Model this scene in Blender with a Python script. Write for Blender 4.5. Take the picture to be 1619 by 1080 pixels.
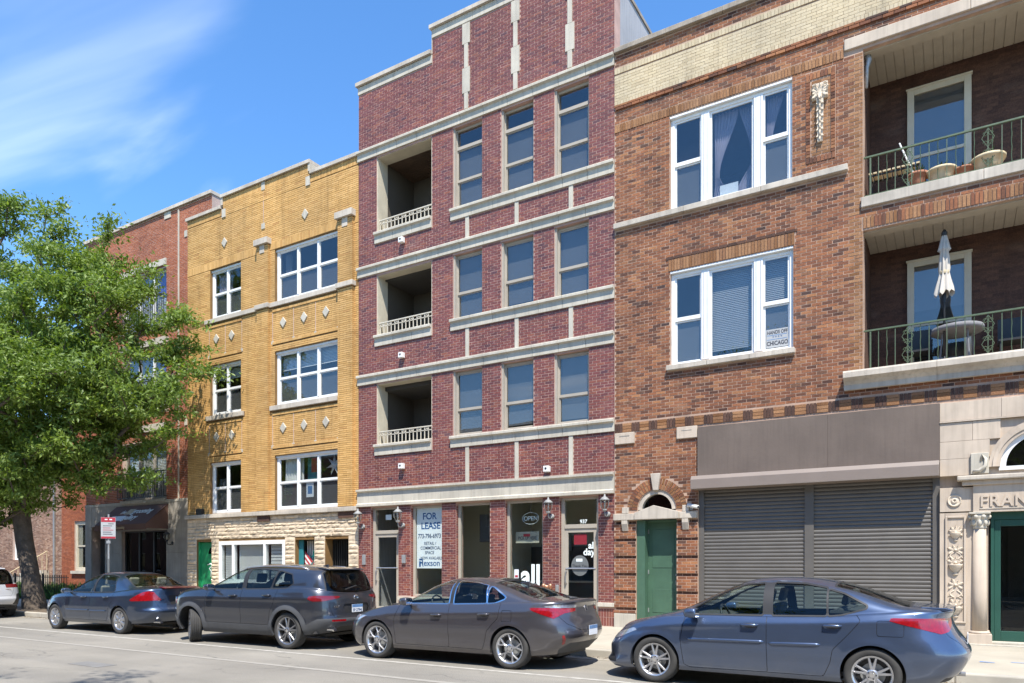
import bpy, math, random
import numpy as np
from mathutils import Vector, Matrix

# ------------------------------------------------------------------ clear
for o in list(bpy.data.objects):
    bpy.data.objects.remove(o)
scene = bpy.context.scene
COL = scene.collection
R = math.radians
rng = random.Random(11)
nrng = np.random.default_rng(11)

# ------------------------------------------------------------------ camera
cam_d = bpy.data.cameras.new('camera')
cam = bpy.data.objects.new('camera', cam_d)
COL.objects.link(cam)
cam.location = (0.0, -16.2, 1.62)
cam.rotation_euler = (R(90), 0, R(31.2))
cam_d.sensor_width = 36.0
cam_d.lens = 36.0 * 1155 / 1619
cam_d.shift_y = 353 / 1619
cam_d.clip_start = 0.1
cam_d.clip_end = 3000
scene.camera = cam

# ------------------------------------------------------------------ light
SUN = Vector((0.30, -0.40, 0.866)).normalized()      # towards the sun
world = bpy.data.worlds.new('World')
scene.world = world
world.use_nodes = True
wn, wl = world.node_tree.nodes, world.node_tree.links
wn.clear()
w_out = wn.new('ShaderNodeOutputWorld')
w_bg = wn.new('ShaderNodeBackground')
w_bg.inputs['Strength'].default_value = 0.135
w_sky = wn.new('ShaderNodeTexSky')
w_sky.sky_type = 'NISHITA'
w_sky.sun_disc = False
w_sky.sun_elevation = math.asin(SUN.z)
w_sky.sun_rotation = math.atan2(SUN.x, SUN.y)
w_sky.air_density = 1.0
w_sky.dust_density = 0.1
w_sky.ozone_density = 5.0
# thin cirrus: noise on a flat cloud deck high above the place
w_tc = wn.new('ShaderNodeTexCoord')
w_sep = wn.new('ShaderNodeSeparateXYZ')
wl.new(w_tc.outputs['Generated'], w_sep.inputs[0])
def wmath(op, a, b=None, clamp=False):
    n = wn.new('ShaderNodeMath'); n.operation = op; n.use_clamp = clamp
    for i, v in enumerate((a, b)):
        if v is None: continue
        if isinstance(v, (int, float)): n.inputs[i].default_value = v
        else: wl.new(v, n.inputs[i])
    return n.outputs[0]
zz = wmath('ADD', wmath('MAXIMUM', w_sep.outputs['Z'], 0.0), 0.08)
cx = wmath('DIVIDE', w_sep.outputs['X'], zz)
cy = wmath('DIVIDE', w_sep.outputs['Y'], zz)
w_cmb = wn.new('ShaderNodeCombineXYZ')
wl.new(cx, w_cmb.inputs[0]); wl.new(cy, w_cmb.inputs[1])
w_map = wn.new('ShaderNodeMapping')
w_map.inputs['Rotation'].default_value = (0, 0, R(25))
w_map.inputs['Scale'].default_value = (0.55, 1.5, 1)
w_map.inputs['Location'].default_value = (-0.5, 0.3, 0.0)
wl.new(w_cmb.outputs[0], w_map.inputs[0])
w_n1 = wn.new('ShaderNodeTexNoise')
w_n1.inputs['Scale'].default_value = 1.1
w_n1.inputs['Detail'].default_value = 6
w_n1.inputs['Roughness'].default_value = 0.45
w_n1.inputs['Distortion'].default_value = 0.7
wl.new(w_map.outputs[0], w_n1.inputs[0])
w_r = wn.new('ShaderNodeMapRange')
w_r.inputs['From Min'].default_value = 0.56
w_r.inputs['From Max'].default_value = 0.82
w_r.interpolation_type = 'SMOOTHSTEP'
wl.new(w_n1.outputs['Fac'], w_r.inputs[0])
w_fac = wmath('MULTIPLY', w_r.outputs[0], 0.62, True)
w_hsv = wn.new('ShaderNodeHueSaturation')
w_hsv.inputs['Saturation'].default_value = 1.16
w_hsv.inputs['Value'].default_value = 1.0
wl.new(w_sky.outputs[0], w_hsv.inputs['Color'])
w_mix = wn.new('ShaderNodeMixRGB')
wl.new(w_fac, w_mix.inputs[0])
wl.new(w_hsv.outputs[0], w_mix.inputs[1])
w_mix.inputs[2].default_value = (7.0, 7.4, 8.0, 1)
wl.new(w_mix.outputs[0], w_bg.inputs['Color'])
wl.new(w_bg.outputs[0], w_out.inputs[0])

sun_d = bpy.data.lights.new('sun', 'SUN')
sun_d.energy = 3.9
sun_d.angle = R(0.53)
sun_d.color = (1.0, 0.945, 0.86)
sun = bpy.data.objects.new('sun', sun_d)
COL.objects.link(sun)
sun.location = (8, -20, 30)
sun.rotation_euler = (-SUN).to_track_quat('-Z', 'Y').to_euler()

vs = scene.view_settings
vs.view_transform = 'Standard'
vs.look = 'None'
vs.exposure = 1.22
vs.gamma = 1.0
vs.use_curve_mapping = False
scene.render.engine = 'CYCLES'
scene.cycles.max_bounces = 8
scene.cycles.transparent_max_bounces = 16

# ------------------------------------------------------------------ materials
def new_mat(name):
    m = bpy.data.materials.new(name); m.use_nodes = True
    nt = m.node_tree; nt.nodes.clear()
    out = nt.nodes.new('ShaderNodeOutputMaterial')
    return m, nt, out
def N(nt, t, **kw):
    n = nt.nodes.new(t)
    for k, v in kw.items():
        if k in n.inputs.keys(): n.inputs[k].default_value = v
        else: setattr(n, k, v)
    return n
def rgb(c): return (c[0], c[1], c[2], 1.0)
def pos_noise(nt, scale, detail=4, stretch=None, rough=0.55):
    g = N(nt, 'ShaderNodeNewGeometry')
    src = g.outputs['Position']
    if stretch:
        mp = N(nt, 'ShaderNodeMapping'); mp.inputs['Scale'].default_value = stretch
        nt.links.new(src, mp.inputs[0]); src = mp.outputs[0]
    n = N(nt, 'ShaderNodeTexNoise', Scale=scale, Detail=detail, Roughness=rough)
    nt.links.new(src, n.inputs['Vector'])
    return n.outputs['Fac']
def ramp(nt, fac, stops, interp='LINEAR'):
    r = N(nt, 'ShaderNodeValToRGB'); cr = r.color_ramp; cr.interpolation = interp
    while len(cr.elements) < len(stops): cr.elements.new(0.5)
    for e, (p, c) in zip(cr.elements, stops):
        e.position = p; e.color = rgb(c)
    nt.links.new(fac, r.inputs[0])
    return r.outputs[0]
def mixc(nt, fac, a, b, mode='MIX'):
    m = N(nt, 'ShaderNodeMixRGB', blend_type=mode)
    for i, v in ((0, fac), (1, a), (2, b)):
        if isinstance(v, (int, float)): m.inputs[i].default_value = v
        elif isinstance(v, tuple): m.inputs[i].default_value = rgb(v)
        else: nt.links.new(v, m.inputs[i])
    return m.outputs[0]
def nmath(nt, op, a, b=None, clamp=False):
    n = N(nt, 'ShaderNodeMath', operation=op, use_clamp=clamp)
    for i, v in ((0, a), (1, b)):
        if v is None: continue
        if isinstance(v, (int, float)): n.inputs[i].default_value = v
        else: nt.links.new(v, n.inputs[i])
    return n.outputs[0]
def bump(nt, h, strength, dist):
    b = N(nt, 'ShaderNodeBump', Strength=strength, Distance=dist)
    nt.links.new(h, b.inputs['Height'])
    return b.outputs[0]
def scale_c(c, k): return (c[0]*k, c[1]*k, c[2]*k)

def pmat(name, col, rough=0.7, var=0.2, scale=2.5, metal=0.0, bmp=0.15, bscale=60.0, bdist=0.004,
         streak=0.0, coat=0.0, col2=None, spec=0.5, piece=0.0):
    """plain procedural surface: blotchy colour, fine relief, optional rain streaks and piece-to-piece tone"""
    m, nt, out = new_mat(name)
    b = N(nt, 'ShaderNodeBsdfPrincipled', Roughness=rough, Metallic=metal)
    b.inputs['Specular IOR Level'].default_value = spec
    b.inputs['Coat Weight'].default_value = coat
    b.inputs['Coat Roughness'].default_value = 0.03
    c2 = col2 or scale_c(col, 1 - var)
    f = ramp(nt, pos_noise(nt, scale, 6), [(0.3, (0, 0, 0)), (0.7, (1, 1, 1))])
    c = mixc(nt, f, scale_c(col, 1 + var * 0.35), c2)
    if streak:
        s = ramp(nt, pos_noise(nt, 5.0, 4, (3.0, 3.0, 0.22)), [(0.45, (0, 0, 0)), (0.75, (1, 1, 1))])
        c = mixc(nt, nmath(nt, 'MULTIPLY', s, streak), c, scale_c(col, 0.45))
    if piece:
        oi = N(nt, 'ShaderNodeObjectInfo'); g = N(nt, 'ShaderNodeNewGeometry')
        r_ = nmath(nt, 'FRACT', nmath(nt, 'ADD', g.outputs['Random Per Island'], nmath(nt, 'MULTIPLY', oi.outputs['Random'], 7.31)))
        k = N(nt, 'ShaderNodeMapRange'); nt.links.new(r_, k.inputs[0])
        k.inputs['To Min'].default_value = 1 - piece; k.inputs['To Max'].default_value = 1 + piece
        c = mixc(nt, 1.0, c, k.outputs[0], 'MULTIPLY')
    nt.links.new(c, b.inputs['Base Color'])
    if bmp:
        nt.links.new(bump(nt, pos_noise(nt, bscale, 5), bmp, bdist), b.inputs['Normal'])
    nt.links.new(b.outputs[0], out.inputs[0])
    return m

def brick_mat(name, stops, rough=0.82, wear=0.3, wear_col=(0.5, 0.42, 0.36), spec=0.35, grain=0.35):
    m, nt, out = new_mat(name)
    b = N(nt, 'ShaderNodeBsdfPrincipled', Roughness=rough)
    b.inputs['Specular IOR Level'].default_value = spec
    oi = N(nt, 'ShaderNodeObjectInfo'); g = N(nt, 'ShaderNodeNewGeometry')
    r_ = nmath(nt, 'FRACT', nmath(nt, 'ADD', g.outputs['Random Per Island'], nmath(nt, 'MULTIPLY', oi.outputs['Random'], 7.31)))
    c = ramp(nt, r_, stops)
    fine = ramp(nt, pos_noise(nt, 45, 5), [(0.3, (1 - grain,) * 3), (0.7, (1 + grain * 0.5,) * 3)])
    c = mixc(nt, 1.0, c, fine, 'MULTIPLY')
    big = ramp(nt, pos_noise(nt, 0.55, 5), [(0.35, (0.82, 0.82, 0.84)), (0.68, (1.12, 1.10, 1.06))])
    c = mixc(nt, 1.0, c, big, 'MULTIPLY')
    bl = ramp(nt, pos_noise(nt, 0.9, 6, (1, 1, 1.6)), [(0.60, (0, 0, 0)), (0.82, (1, 1, 1))])
    c = mixc(nt, nmath(nt, 'MULTIPLY', bl, wear), c, wear_col)
    st = ramp(nt, pos_noise(nt, 2.2, 5, (1.6, 1.6, 0.16)), [(0.52, (1, 1, 1)), (0.80, (0.66, 0.65, 0.64))])   # rain and soot runs
    c = mixc(nt, 1.0, c, st, 'MULTIPLY')
    nt.links.new(c, b.inputs['Base Color'])
    nt.links.new(bump(nt, pos_noise(nt, 90, 5), 0.35, 0.004), b.inputs['Normal'])
    nt.links.new(b.outputs[0], out.inputs[0])
    return m

def glass_mat(name, tint=(0.80, 0.84, 0.84), ior=1.75, wav=0.12, wscale=1.4, rough=0.0):
    m, nt, out = new_mat(name)
    t = N(nt, 'ShaderNodeBsdfTransparent'); t.inputs[0].default_value = rgb(tint)
    g = N(nt, 'ShaderNodeBsdfGlossy', Roughness=rough)
    f0 = ((ior-1)/(ior+1))**2                  # Schlick, the same from both faces of a sheet
    lw = N(nt, 'ShaderNodeLayerWeight', Blend=0.5)
    if wav:
        nb = bump(nt, pos_noise(nt, wscale, 2), wav, 0.02)
        nt.links.new(nb, g.inputs['Normal'])
    fr = nmath(nt, 'ADD', nmath(nt, 'MULTIPLY', nmath(nt, 'POWER', lw.outputs['Facing'], 5.0), 1-f0), f0)
    mx = N(nt, 'ShaderNodeMixShader')
    nt.links.new(fr, mx.inputs[0])
    nt.links.new(t.outputs[0], mx.inputs[1]); nt.links.new(g.outputs[0], mx.inputs[2])
    nt.links.new(mx.outputs[0], out.inputs[0])
    return m

def paint_mat(name, col, flake=0.72, rough=0.30, dirt=(0.30, 0.28, 0.25)):
    m, nt, out = new_mat(name)
    b = N(nt, 'ShaderNodeBsdfPrincipled', Roughness=rough, Metallic=flake)
    b.inputs['Coat Weight'].default_value = 1.0
    b.inputs['Coat Roughness'].default_value = 0.035
    tc = N(nt, 'ShaderNodeTexCoord'); sp = N(nt, 'ShaderNodeSeparateXYZ')
    nt.links.new(tc.outputs['Object'], sp.inputs[0])
    # road dust: sticks to the lower body
    low = N(nt, 'ShaderNodeMapRange'); nt.links.new(sp.outputs['Z'], low.inputs[0])
    low.inputs['From Min'].default_value = 0.55; low.inputs['From Max'].default_value = 0.18
    d = nmath(nt, 'MULTIPLY', nmath(nt, 'MULTIPLY', low.outputs[0], 0.30), pos_noise(nt, 6, 5))
    d2 = nmath(nt, 'MULTIPLY', pos_noise(nt, 2.2, 6), 0.05)
    c = mixc(nt, nmath(nt, 'ADD', d, d2), col, dirt)
    nt.links.new(c, b.inputs['Base Color'])
    rr = N(nt, 'ShaderNodeMapRange'); nt.links.new(pos_noise(nt, 3, 5), rr.inputs[0])
    rr.inputs['To Min'].default_value = rough - 0.05; rr.inputs['To Max'].default_value = rough + 0.08
    nt.links.new(rr.outputs[0], b.inputs['Roughness'])
    cr = N(nt, 'ShaderNodeMapRange'); nt.links.new(pos_noise(nt, 2.4, 6), cr.inputs[0])
    cr.inputs['To Min'].default_value = 0.0; cr.inputs['To Max'].default_value = 0.06
    nt.links.new(cr.outputs[0], b.inputs['Coat Roughness'])
    nt.links.new(b.outputs[0], out.inputs[0])
    return m

M = {}
M['mortar_pink'] = pmat('mortar_pink', (0.43, 0.28, 0.23), 0.95, 0.25, 3, bscale=120)
M['mortar_tan'] = pmat('mortar_tan', (0.45, 0.305, 0.22), 0.95, 0.35, 2, bscale=120, streak=0.2)
M['mortar_yellow'] = pmat('mortar_yellow', (0.20, 0.11, 0.035), 0.95, 0.3, 2, bscale=120)
M['mortar_grey'] = pmat('mortar_grey', (0.48, 0.36, 0.30), 0.95, 0.25, 2)
M['brick_burgundy'] = brick_mat('brick_burgundy', [(0.0, (0.135, 0.040, 0.036)), (0.35, (0.210, 0.060, 0.043)), (0.62, (0.165, 0.049, 0.046)), (0.82, (0.255, 0.084, 0.048)), (1.0, (0.095, 0.035, 0.042))], 0.55, 0.22, (0.36, 0.28, 0.27), 0.5)
M['brick_brown'] = brick_mat('brick_brown', [(0.0, (0.085, 0.040, 0.028)), (0.22, (0.205, 0.082, 0.042)), (0.5, (0.305, 0.122, 0.056)), (0.70, (0.180, 0.071, 0.039)), (0.88, (0.365, 0.165, 0.074)), (1.0, (0.060, 0.036, 0.032))], 0.88, 0.38, (0.36, 0.22, 0.15))
M['brick_amber'] = brick_mat('brick_amber', [(0.0, (0.200, 0.090, 0.035)), (0.4, (0.300, 0.150, 0.070)), (0.75, (0.350, 0.185, 0.090)), (1.0, (0.230, 0.110, 0.055))], 0.88, 0.25, (0.42, 0.28, 0.18))
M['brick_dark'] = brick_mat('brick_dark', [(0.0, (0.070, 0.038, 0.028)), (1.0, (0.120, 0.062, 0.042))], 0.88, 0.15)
M['brick_yellow'] = brick_mat('brick_yellow', [(0.0, (0.49, 0.285, 0.095)), (0.35, (0.56, 0.335, 0.118)), (0.7, (0.60, 0.365, 0.138)), (0.93, (0.53, 0.310, 0.105)), (1.0, (0.45, 0.245, 0.085))], 0.8, 0.10, (0.50, 0.33, 0.17), grain=0.18)
M['brick_cream'] = brick_mat('brick_cream', [(0.0, (0.46, 0.37, 0.23)), (0.6, (0.53, 0.44, 0.29)), (1.0, (0.49, 0.40, 0.25))], 0.6, 0.2, (0.30, 0.23, 0.15), grain=0.12)
M['brick_orange'] = brick_mat('brick_orange', [(0.0, (0.330, 0.100, 0.045)), (0.5, (0.400, 0.130, 0.058)), (1.0, (0.290, 0.088, 0.042))], 0.85, 0.15)
M['brick_common'] = brick_mat('brick_common', [(0.0, (0.16, 0.085, 0.055)), (0.4, (0.25, 0.14, 0.085)), (0.8, (0.33, 0.20, 0.13)), (1.0, (0.40, 0.28, 0.20))], 0.9, 0.3)
M['limestone'] = pmat('limestone', (0.475, 0.435, 0.355), 0.85, 0.18, 1.8, bscale=80, streak=0.36, piece=0.06)
M['limestone_old'] = pmat('limestone_old', (0.50, 0.44, 0.36), 0.9, 0.30, 1.6, bscale=70, streak=0.45, piece=0.06)
M['limestone_pink'] = pmat('limestone_pink', (0.50, 0.415, 0.325), 0.88, 0.22, 1.3, bscale=90, streak=0.35, piece=0.05)
M['rock_face'] = pmat('rock_face', (0.58, 0.47, 0.335), 0.95, 0.28, 5, bmp=0.6, bscale=26, bdist=0.010, piece=0.14)
M['grey_stone'] = pmat('grey_stone', (0.38, 0.345, 0.29), 0.9, 0.25, 1.6, streak=0.3)
M['stucco'] = pmat('stucco', (0.34, 0.34, 0.35), 0.9, 0.22, 0.8, streak=0.4, bscale=30)
M['terracotta'] = pmat('terracotta', (0.58, 0.49, 0.38), 0.8, 0.2, 6)
M['coping_dark'] = pmat('coping_dark', (0.33, 0.28, 0.22), 0.9, 0.35, 3, streak=0.4)
M['taupe'] = pmat('taupe', (0.36, 0.32, 0.26), 0.6, 0.08, 3, bmp=0.05)
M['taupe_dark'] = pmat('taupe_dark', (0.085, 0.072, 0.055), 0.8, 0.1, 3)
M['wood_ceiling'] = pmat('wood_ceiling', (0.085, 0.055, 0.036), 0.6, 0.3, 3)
M['cream_paint'] = pmat('cream_paint', (0.52, 0.47, 0.36), 0.55, 0.12, 3, streak=0.1)
M['white_frame'] = pmat('white_frame', (0.72, 0.72, 0.70), 0.45, 0.08, 4, bmp=0.03)
M['white_paint'] = pmat('white_paint', (0.74, 0.73, 0.69), 0.5, 0.12, 5, streak=0.12)
M['soffit'] = pmat('soffit', (0.42, 0.37, 0.29), 0.7, 0.12, 4)
M['sign_brown'] = pmat('sign_brown', (0.135, 0.103, 0.082), 0.75, 0.22, 0.9, bscale=14, bmp=0.5, streak=0.22)
M['hood_brown'] = pmat('hood_brown', (0.205, 0.165, 0.138), 0.55, 0.08, 2)
M['shutter_grey'] = pmat('shutter_grey', (0.108, 0.100, 0.090), 0.5, 0.12, 3, bmp=0.05, metal=0.1)
M['green_door'] = pmat('green_door', (0.055, 0.120, 0.075), 0.55, 0.18, 3, streak=0.1)
M['green_bright'] = pmat('green_bright', (0.015, 0.225, 0.085), 0.45, 0.12, 3)
M['green_deep'] = pmat('green_deep', (0.016, 0.070, 0.050), 0.4, 0.12, 3)
M['teal_door'] = pmat('teal_door', (0.02, 0.17, 0.19), 0.5, 0.12, 3)
M['iron_green'] = pmat('iron_green', (0.080, 0.115, 0.060), 0.55, 0.25, 9)
M['iron_black'] = pmat('iron_black', (0.018, 0.018, 0.018), 0.5, 0.2, 6)
M['iron_cream'] = pmat('iron_cream', (0.55, 0.50, 0.40), 0.5, 0.12, 6)
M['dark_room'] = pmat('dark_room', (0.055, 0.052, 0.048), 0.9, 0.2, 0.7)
M['shop_wall'] = pmat('shop_wall', (0.37, 0.37, 0.30), 0.85, 0.06, 0.8)
M['shop_dark'] = pmat('shop_dark', (0.05, 0.055, 0.055), 0.7, 0.2, 1)
M['blind_grey'] = pmat('blind_grey', (0.105, 0.105, 0.108), 0.8, 0.08, 3)
M['screen_dark'] = pmat('screen_dark', (0.085, 0.083, 0.085), 0.9, 0.1, 4)
M['blind_mid'] = pmat('blind_mid', (0.30, 0.31, 0.32), 0.7, 0.06, 3)
M['poster_grey'] = pmat('poster_grey', (0.36, 0.37, 0.37), 0.7, 0.06, 3)
M['blind_white'] = pmat('blind_white', (0.60, 0.60, 0.58), 0.7, 0.06, 3)
M['curtain'] = pmat('curtain', (0.30, 0.28, 0.36), 0.9, 0.08, 5)
M['roofing'] = pmat('roofing', (0.12, 0.12, 0.12), 0.95, 0.2, 1)
M['black_plastic'] = pmat('black_plastic', (0.02, 0.02, 0.021), 0.55, 0.15, 6, bmp=0.05)
M['clad_grey'] = pmat('clad_grey', (0.060, 0.062, 0.066), 0.6, 0.18, 4, bmp=0.2, bscale=300, bdist=0.001)
M['chrome'] = pmat('chrome', (0.75, 0.75, 0.76), 0.12, 0.05, 5, metal=1.0, bmp=0)
M['alu'] = pmat('alu', (0.55, 0.55, 0.56), 0.3, 0.12, 9, metal=0.85, bmp=0)
M['rim_dark'] = pmat('rim_dark', (0.03, 0.03, 0.032), 0.4, 0.15, 9, metal=0.3, bmp=0)
M['rubber'] = pmat('rubber', (0.045, 0.043, 0.040), 0.85, 0.35, 5, bscale=90)
M['seat_cloth'] = pmat('seat_cloth', (0.045, 0.043, 0.042), 0.9, 0.15, 6)
M['seat_tan'] = pmat('seat_tan', (0.28, 0.22, 0.16), 0.85, 0.15, 6)
M['plate_white'] = pmat('plate_white', (0.70, 0.72, 0.74), 0.4, 0.05, 6, bmp=0)
M['plate_blue'] = pmat('plate_blue', (0.10, 0.22, 0.42), 0.4, 0.3, 18, bmp=0)
M['ink_dark'] = pmat('ink_dark', (0.03, 0.03, 0.04), 0.6, 0.1, 6, bmp=0)
M['ink_blue'] = pmat('ink_blue', (0.012, 0.085, 0.25), 0.6, 0.1, 6, bmp=0)
M['ink_navy'] = pmat('ink_navy', (0.02, 0.05, 0.13), 0.6, 0.1, 6, bmp=0)
M['ink_red'] = pmat('ink_red', (0.33, 0.02, 0.035), 0.6, 0.1, 6, bmp=0)
M['sign_white'] = pmat('sign_white', (0.72, 0.76, 0.78), 0.5, 0.06, 3, bmp=0.03)
M['vinyl_white'] = pmat('vinyl_white', (0.72, 0.78, 0.76), 0.5, 0.04, 6, bmp=0)
M['sticker_grey'] = pmat('sticker_grey', (0.13, 0.14, 0.14), 0.5, 0.1, 6, bmp=0)
M['lamp_red'] = pmat('lamp_red', (0.26, 0.004, 0.008), 0.12, 0.35, 22, bmp=0.5, bscale=60, bdist=0.003, coat=1.0)
M['lamp_dark_red'] = pmat('lamp_dark_red', (0.16, 0.008, 0.012), 0.15, 0.2, 20, bmp=0.2, coat=1.0)
M['lamp_clear'] = pmat('lamp_clear', (0.50, 0.50, 0.52), 0.12, 0.3, 25, metal=0.6, bmp=0.4, bscale=50, coat=1.0)
M['lamp_amber'] = pmat('lamp_amber', (0.60, 0.20, 0.02), 0.15, 0.2, 20, coat=1.0, bmp=0.3)
M['awning_brown'] = pmat('awning_brown', (0.135, 0.070, 0.050), 0.85, 0.15, 2)
M['canvas'] = pmat('canvas', (0.50, 0.46, 0.40), 0.9, 0.15, 5)
M['clay'] = pmat('clay', (0.34, 0.15, 0.085), 0.85, 0.2, 6)
M['pot_cream'] = pmat('pot_cream', (0.55, 0.45, 0.28), 0.7, 0.2, 6)
M['leaf_plant'] = pmat('leaf_plant', (0.06, 0.12, 0.035), 0.6, 0.3, 12)
M['grey_cover'] = pmat('grey_cover', (0.19, 0.19, 0.20), 0.8, 0.15, 5)
M['copper'] = pmat('copper', (0.55, 0.30, 0.19), 0.45, 0.25, 14, metal=0.7)
M['flag_red'] = pmat('flag_red', (0.38, 0.03, 0.035), 0.85, 0.12, 6)
M['flag_white'] = pmat('flag_white', (0.68, 0.66, 0.62), 0.85, 0.1, 6)
M['tinsel'] = pmat('tinsel', (0.03, 0.32, 0.33), 0.25, 0.4, 20, metal=0.6)
M['concrete'] = pmat('concrete', (0.385, 0.345, 0.27), 0.92, 0.16, 1.2, bscale=110, streak=0.0, piece=0.06)
M['kerb_conc'] = pmat('kerb_conc', (0.40, 0.37, 0.31), 0.92, 0.25, 1.6, bscale=90)
M['earth'] = pmat('earth', (0.12, 0.09, 0.06), 0.95, 0.3, 3, bscale=30, bmp=0.5)
M['ground'] = pmat('ground', (0.20, 0.19, 0.16), 0.95, 0.2, 0.2)
M['road_paint'] = pmat('road_paint', (0.42, 0.40, 0.35), 0.8, 0.30, 6, col2=(0.27, 0.25, 0.215))
M['blue_paint'] = pmat('blue_paint', (0.12, 0.28, 0.62), 0.8, 0.3, 6)
M['grass'] = pmat('grass', (0.10, 0.19, 0.03), 0.8, 0.4, 5)
M['galv'] = pmat('galv', (0.36, 0.37, 0.37), 0.5, 0.2, 6, metal=0.5)
M['lantern_grey'] = pmat('lantern_grey', (0.25, 0.25, 0.24), 0.6, 0.25, 20)
M['glass'] = glass_mat('glass', (0.88, 0.90, 0.90), 1.82, 0.06, 0.9)
M['glass_shop'] = glass_mat('glass_shop', (0.94, 0.96, 0.95), 1.36, 0.02, 0.8)
M['glass_dark'] = glass_mat('glass_dark', (0.30, 0.32, 0.32), 1.6, 0.06)
M['glass_car'] = glass_mat('glass_car', (0.72, 0.82, 0.80), 1.5, 0.0)
M['glass_priv'] = glass_mat('glass_priv', (0.30, 0.33, 0.34), 1.5, 0.0)
M['lantern_glass'] = glass_mat('lantern_glass', (0.75, 0.74, 0.68), 1.5, 0.5, 60, 0.08)

def road_mat():
    m, nt, out = new_mat('asphalt')
    b = N(nt, 'ShaderNodeBsdfPrincipled', Roughness=0.93)
    b.inputs['Specular IOR Level'].default_value = 0.25
    base = ramp(nt, pos_noise(nt, 0.5, 7), [(0.3, (0.195, 0.182, 0.156)), (0.7, (0.272, 0.254, 0.218))])
    strip = ramp(nt, pos_noise(nt, 0.9, 4, (0.12, 1.3, 1)), [(0.35, (0.86, 0.86, 0.87)), (0.7, (1.08, 1.07, 1.05))])
    c = mixc(nt, 1.0, base, strip, 'MULTIPLY')
    agg = ramp(nt, pos_noise(nt, 70, 3), [(0.32, (0.62, 0.62, 0.62)), (0.6, (1.08, 1.08, 1.08)), (0.75, (1.3, 1.28, 1.24))])
    c = mixc(nt, 0.75, c, agg, 'MULTIPLY')
    g = N(nt, 'ShaderNodeNewGeometry')
    # cracks: edges of large warped cells
    mp = N(nt, 'ShaderNodeMapping'); mp.inputs['Scale'].default_value = (0.28, 0.7, 1)
    wv = N(nt, 'ShaderNodeTexNoise', Scale=1.6, Detail=5)
    nt.links.new(g.outputs['Position'], wv.inputs['Vector'])
    ad = N(nt, 'ShaderNodeVectorMath', operation='ADD'); sc = N(nt, 'ShaderNodeVectorMath', operation='SCALE')
    sc.inputs['Scale'].default_value = 0.9
    nt.links.new(wv.outputs['Color'], sc.inputs[0])
    nt.links.new(g.outputs['Position'], ad.inputs[0]); nt.links.new(sc.outputs[0], ad.inputs[1])
    nt.links.new(ad.outputs[0], mp.inputs[0])
    vo = N(nt, 'ShaderNodeTexVoronoi', feature='DISTANCE_TO_EDGE', Scale=0.8)
    nt.links.new(mp.outputs[0], vo.inputs['Vector'])
    ck = ramp(nt, vo.outputs['Distance'], [(0.0, (1, 1, 1)), (0.014, (0, 0, 0))])
    gate = ramp(nt, pos_noise(nt, 0.6, 3), [(0.48, (0, 0, 0)), (0.58, (1, 1, 1))])
    c = mixc(nt, nmath(nt, 'MULTIPLY', nmath(nt, 'MULTIPLY', ck, gate), 0.8), c, (0.10, 0.095, 0.085))
    oil = ramp(nt, pos_noise(nt, 1.1, 4), [(0.66, (0, 0, 0)), (0.8, (1, 1, 1))])
    c = mixc(nt, nmath(nt, 'MULTIPLY', oil, 0.5), c, (0.13, 0.12, 0.105))
    nt.links.new(c, b.inputs['Base Color'])
    nt.links.new(bump(nt, pos_noise(nt, 120, 4), 0.5, 0.006), b.inputs['Normal'])
    nt.links.new(b.outputs[0], out.inputs[0])
    return m
M['asphalt'] = road_mat()

def leaf_mat(name, c1, c2, c3):
    m, nt, out = new_mat(name)
    g = N(nt, 'ShaderNodeNewGeometry')
    c = ramp(nt, g.outputs['Random Per Island'], [(0.0, c1), (0.5, c2), (1.0, c3)])
    big = ramp(nt, pos_noise(nt, 0.8, 3), [(0.35, (0.85, 0.88, 0.9)), (0.65, (1.12, 1.08, 0.95))])
    c = mixc(nt, 1.0, c, big, 'MULTIPLY')
    d = N(nt, 'ShaderNodeBsdfPrincipled', Roughness=0.5); nt.links.new(c, d.inputs['Base Color'])
    t = N(nt, 'ShaderNodeBsdfTranslucent')
    nt.links.new(mixc(nt, 1.0, c, (1.25, 1.3, 0.6), 'MULTIPLY'), t.inputs[0])
    mx = N(nt, 'ShaderNodeMixShader'); mx.inputs[0].default_value = 0.4
    nt.links.new(d.outputs[0], mx.inputs[1]); nt.links.new(t.outputs[0], mx.inputs[2])
    nt.links.new(mx.outputs[0], out.inputs[0])
    return m
M['leaves'] = leaf_mat('leaves', (0.105, 0.165, 0.024), (0.155, 0.232, 0.038), (0.225, 0.310, 0.070))
M['bark'] = pmat('bark', (0.105, 0.082, 0.062), 0.95, 0.4, 5, bmp=1.0, bscale=16, bdist=0.03)

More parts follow.
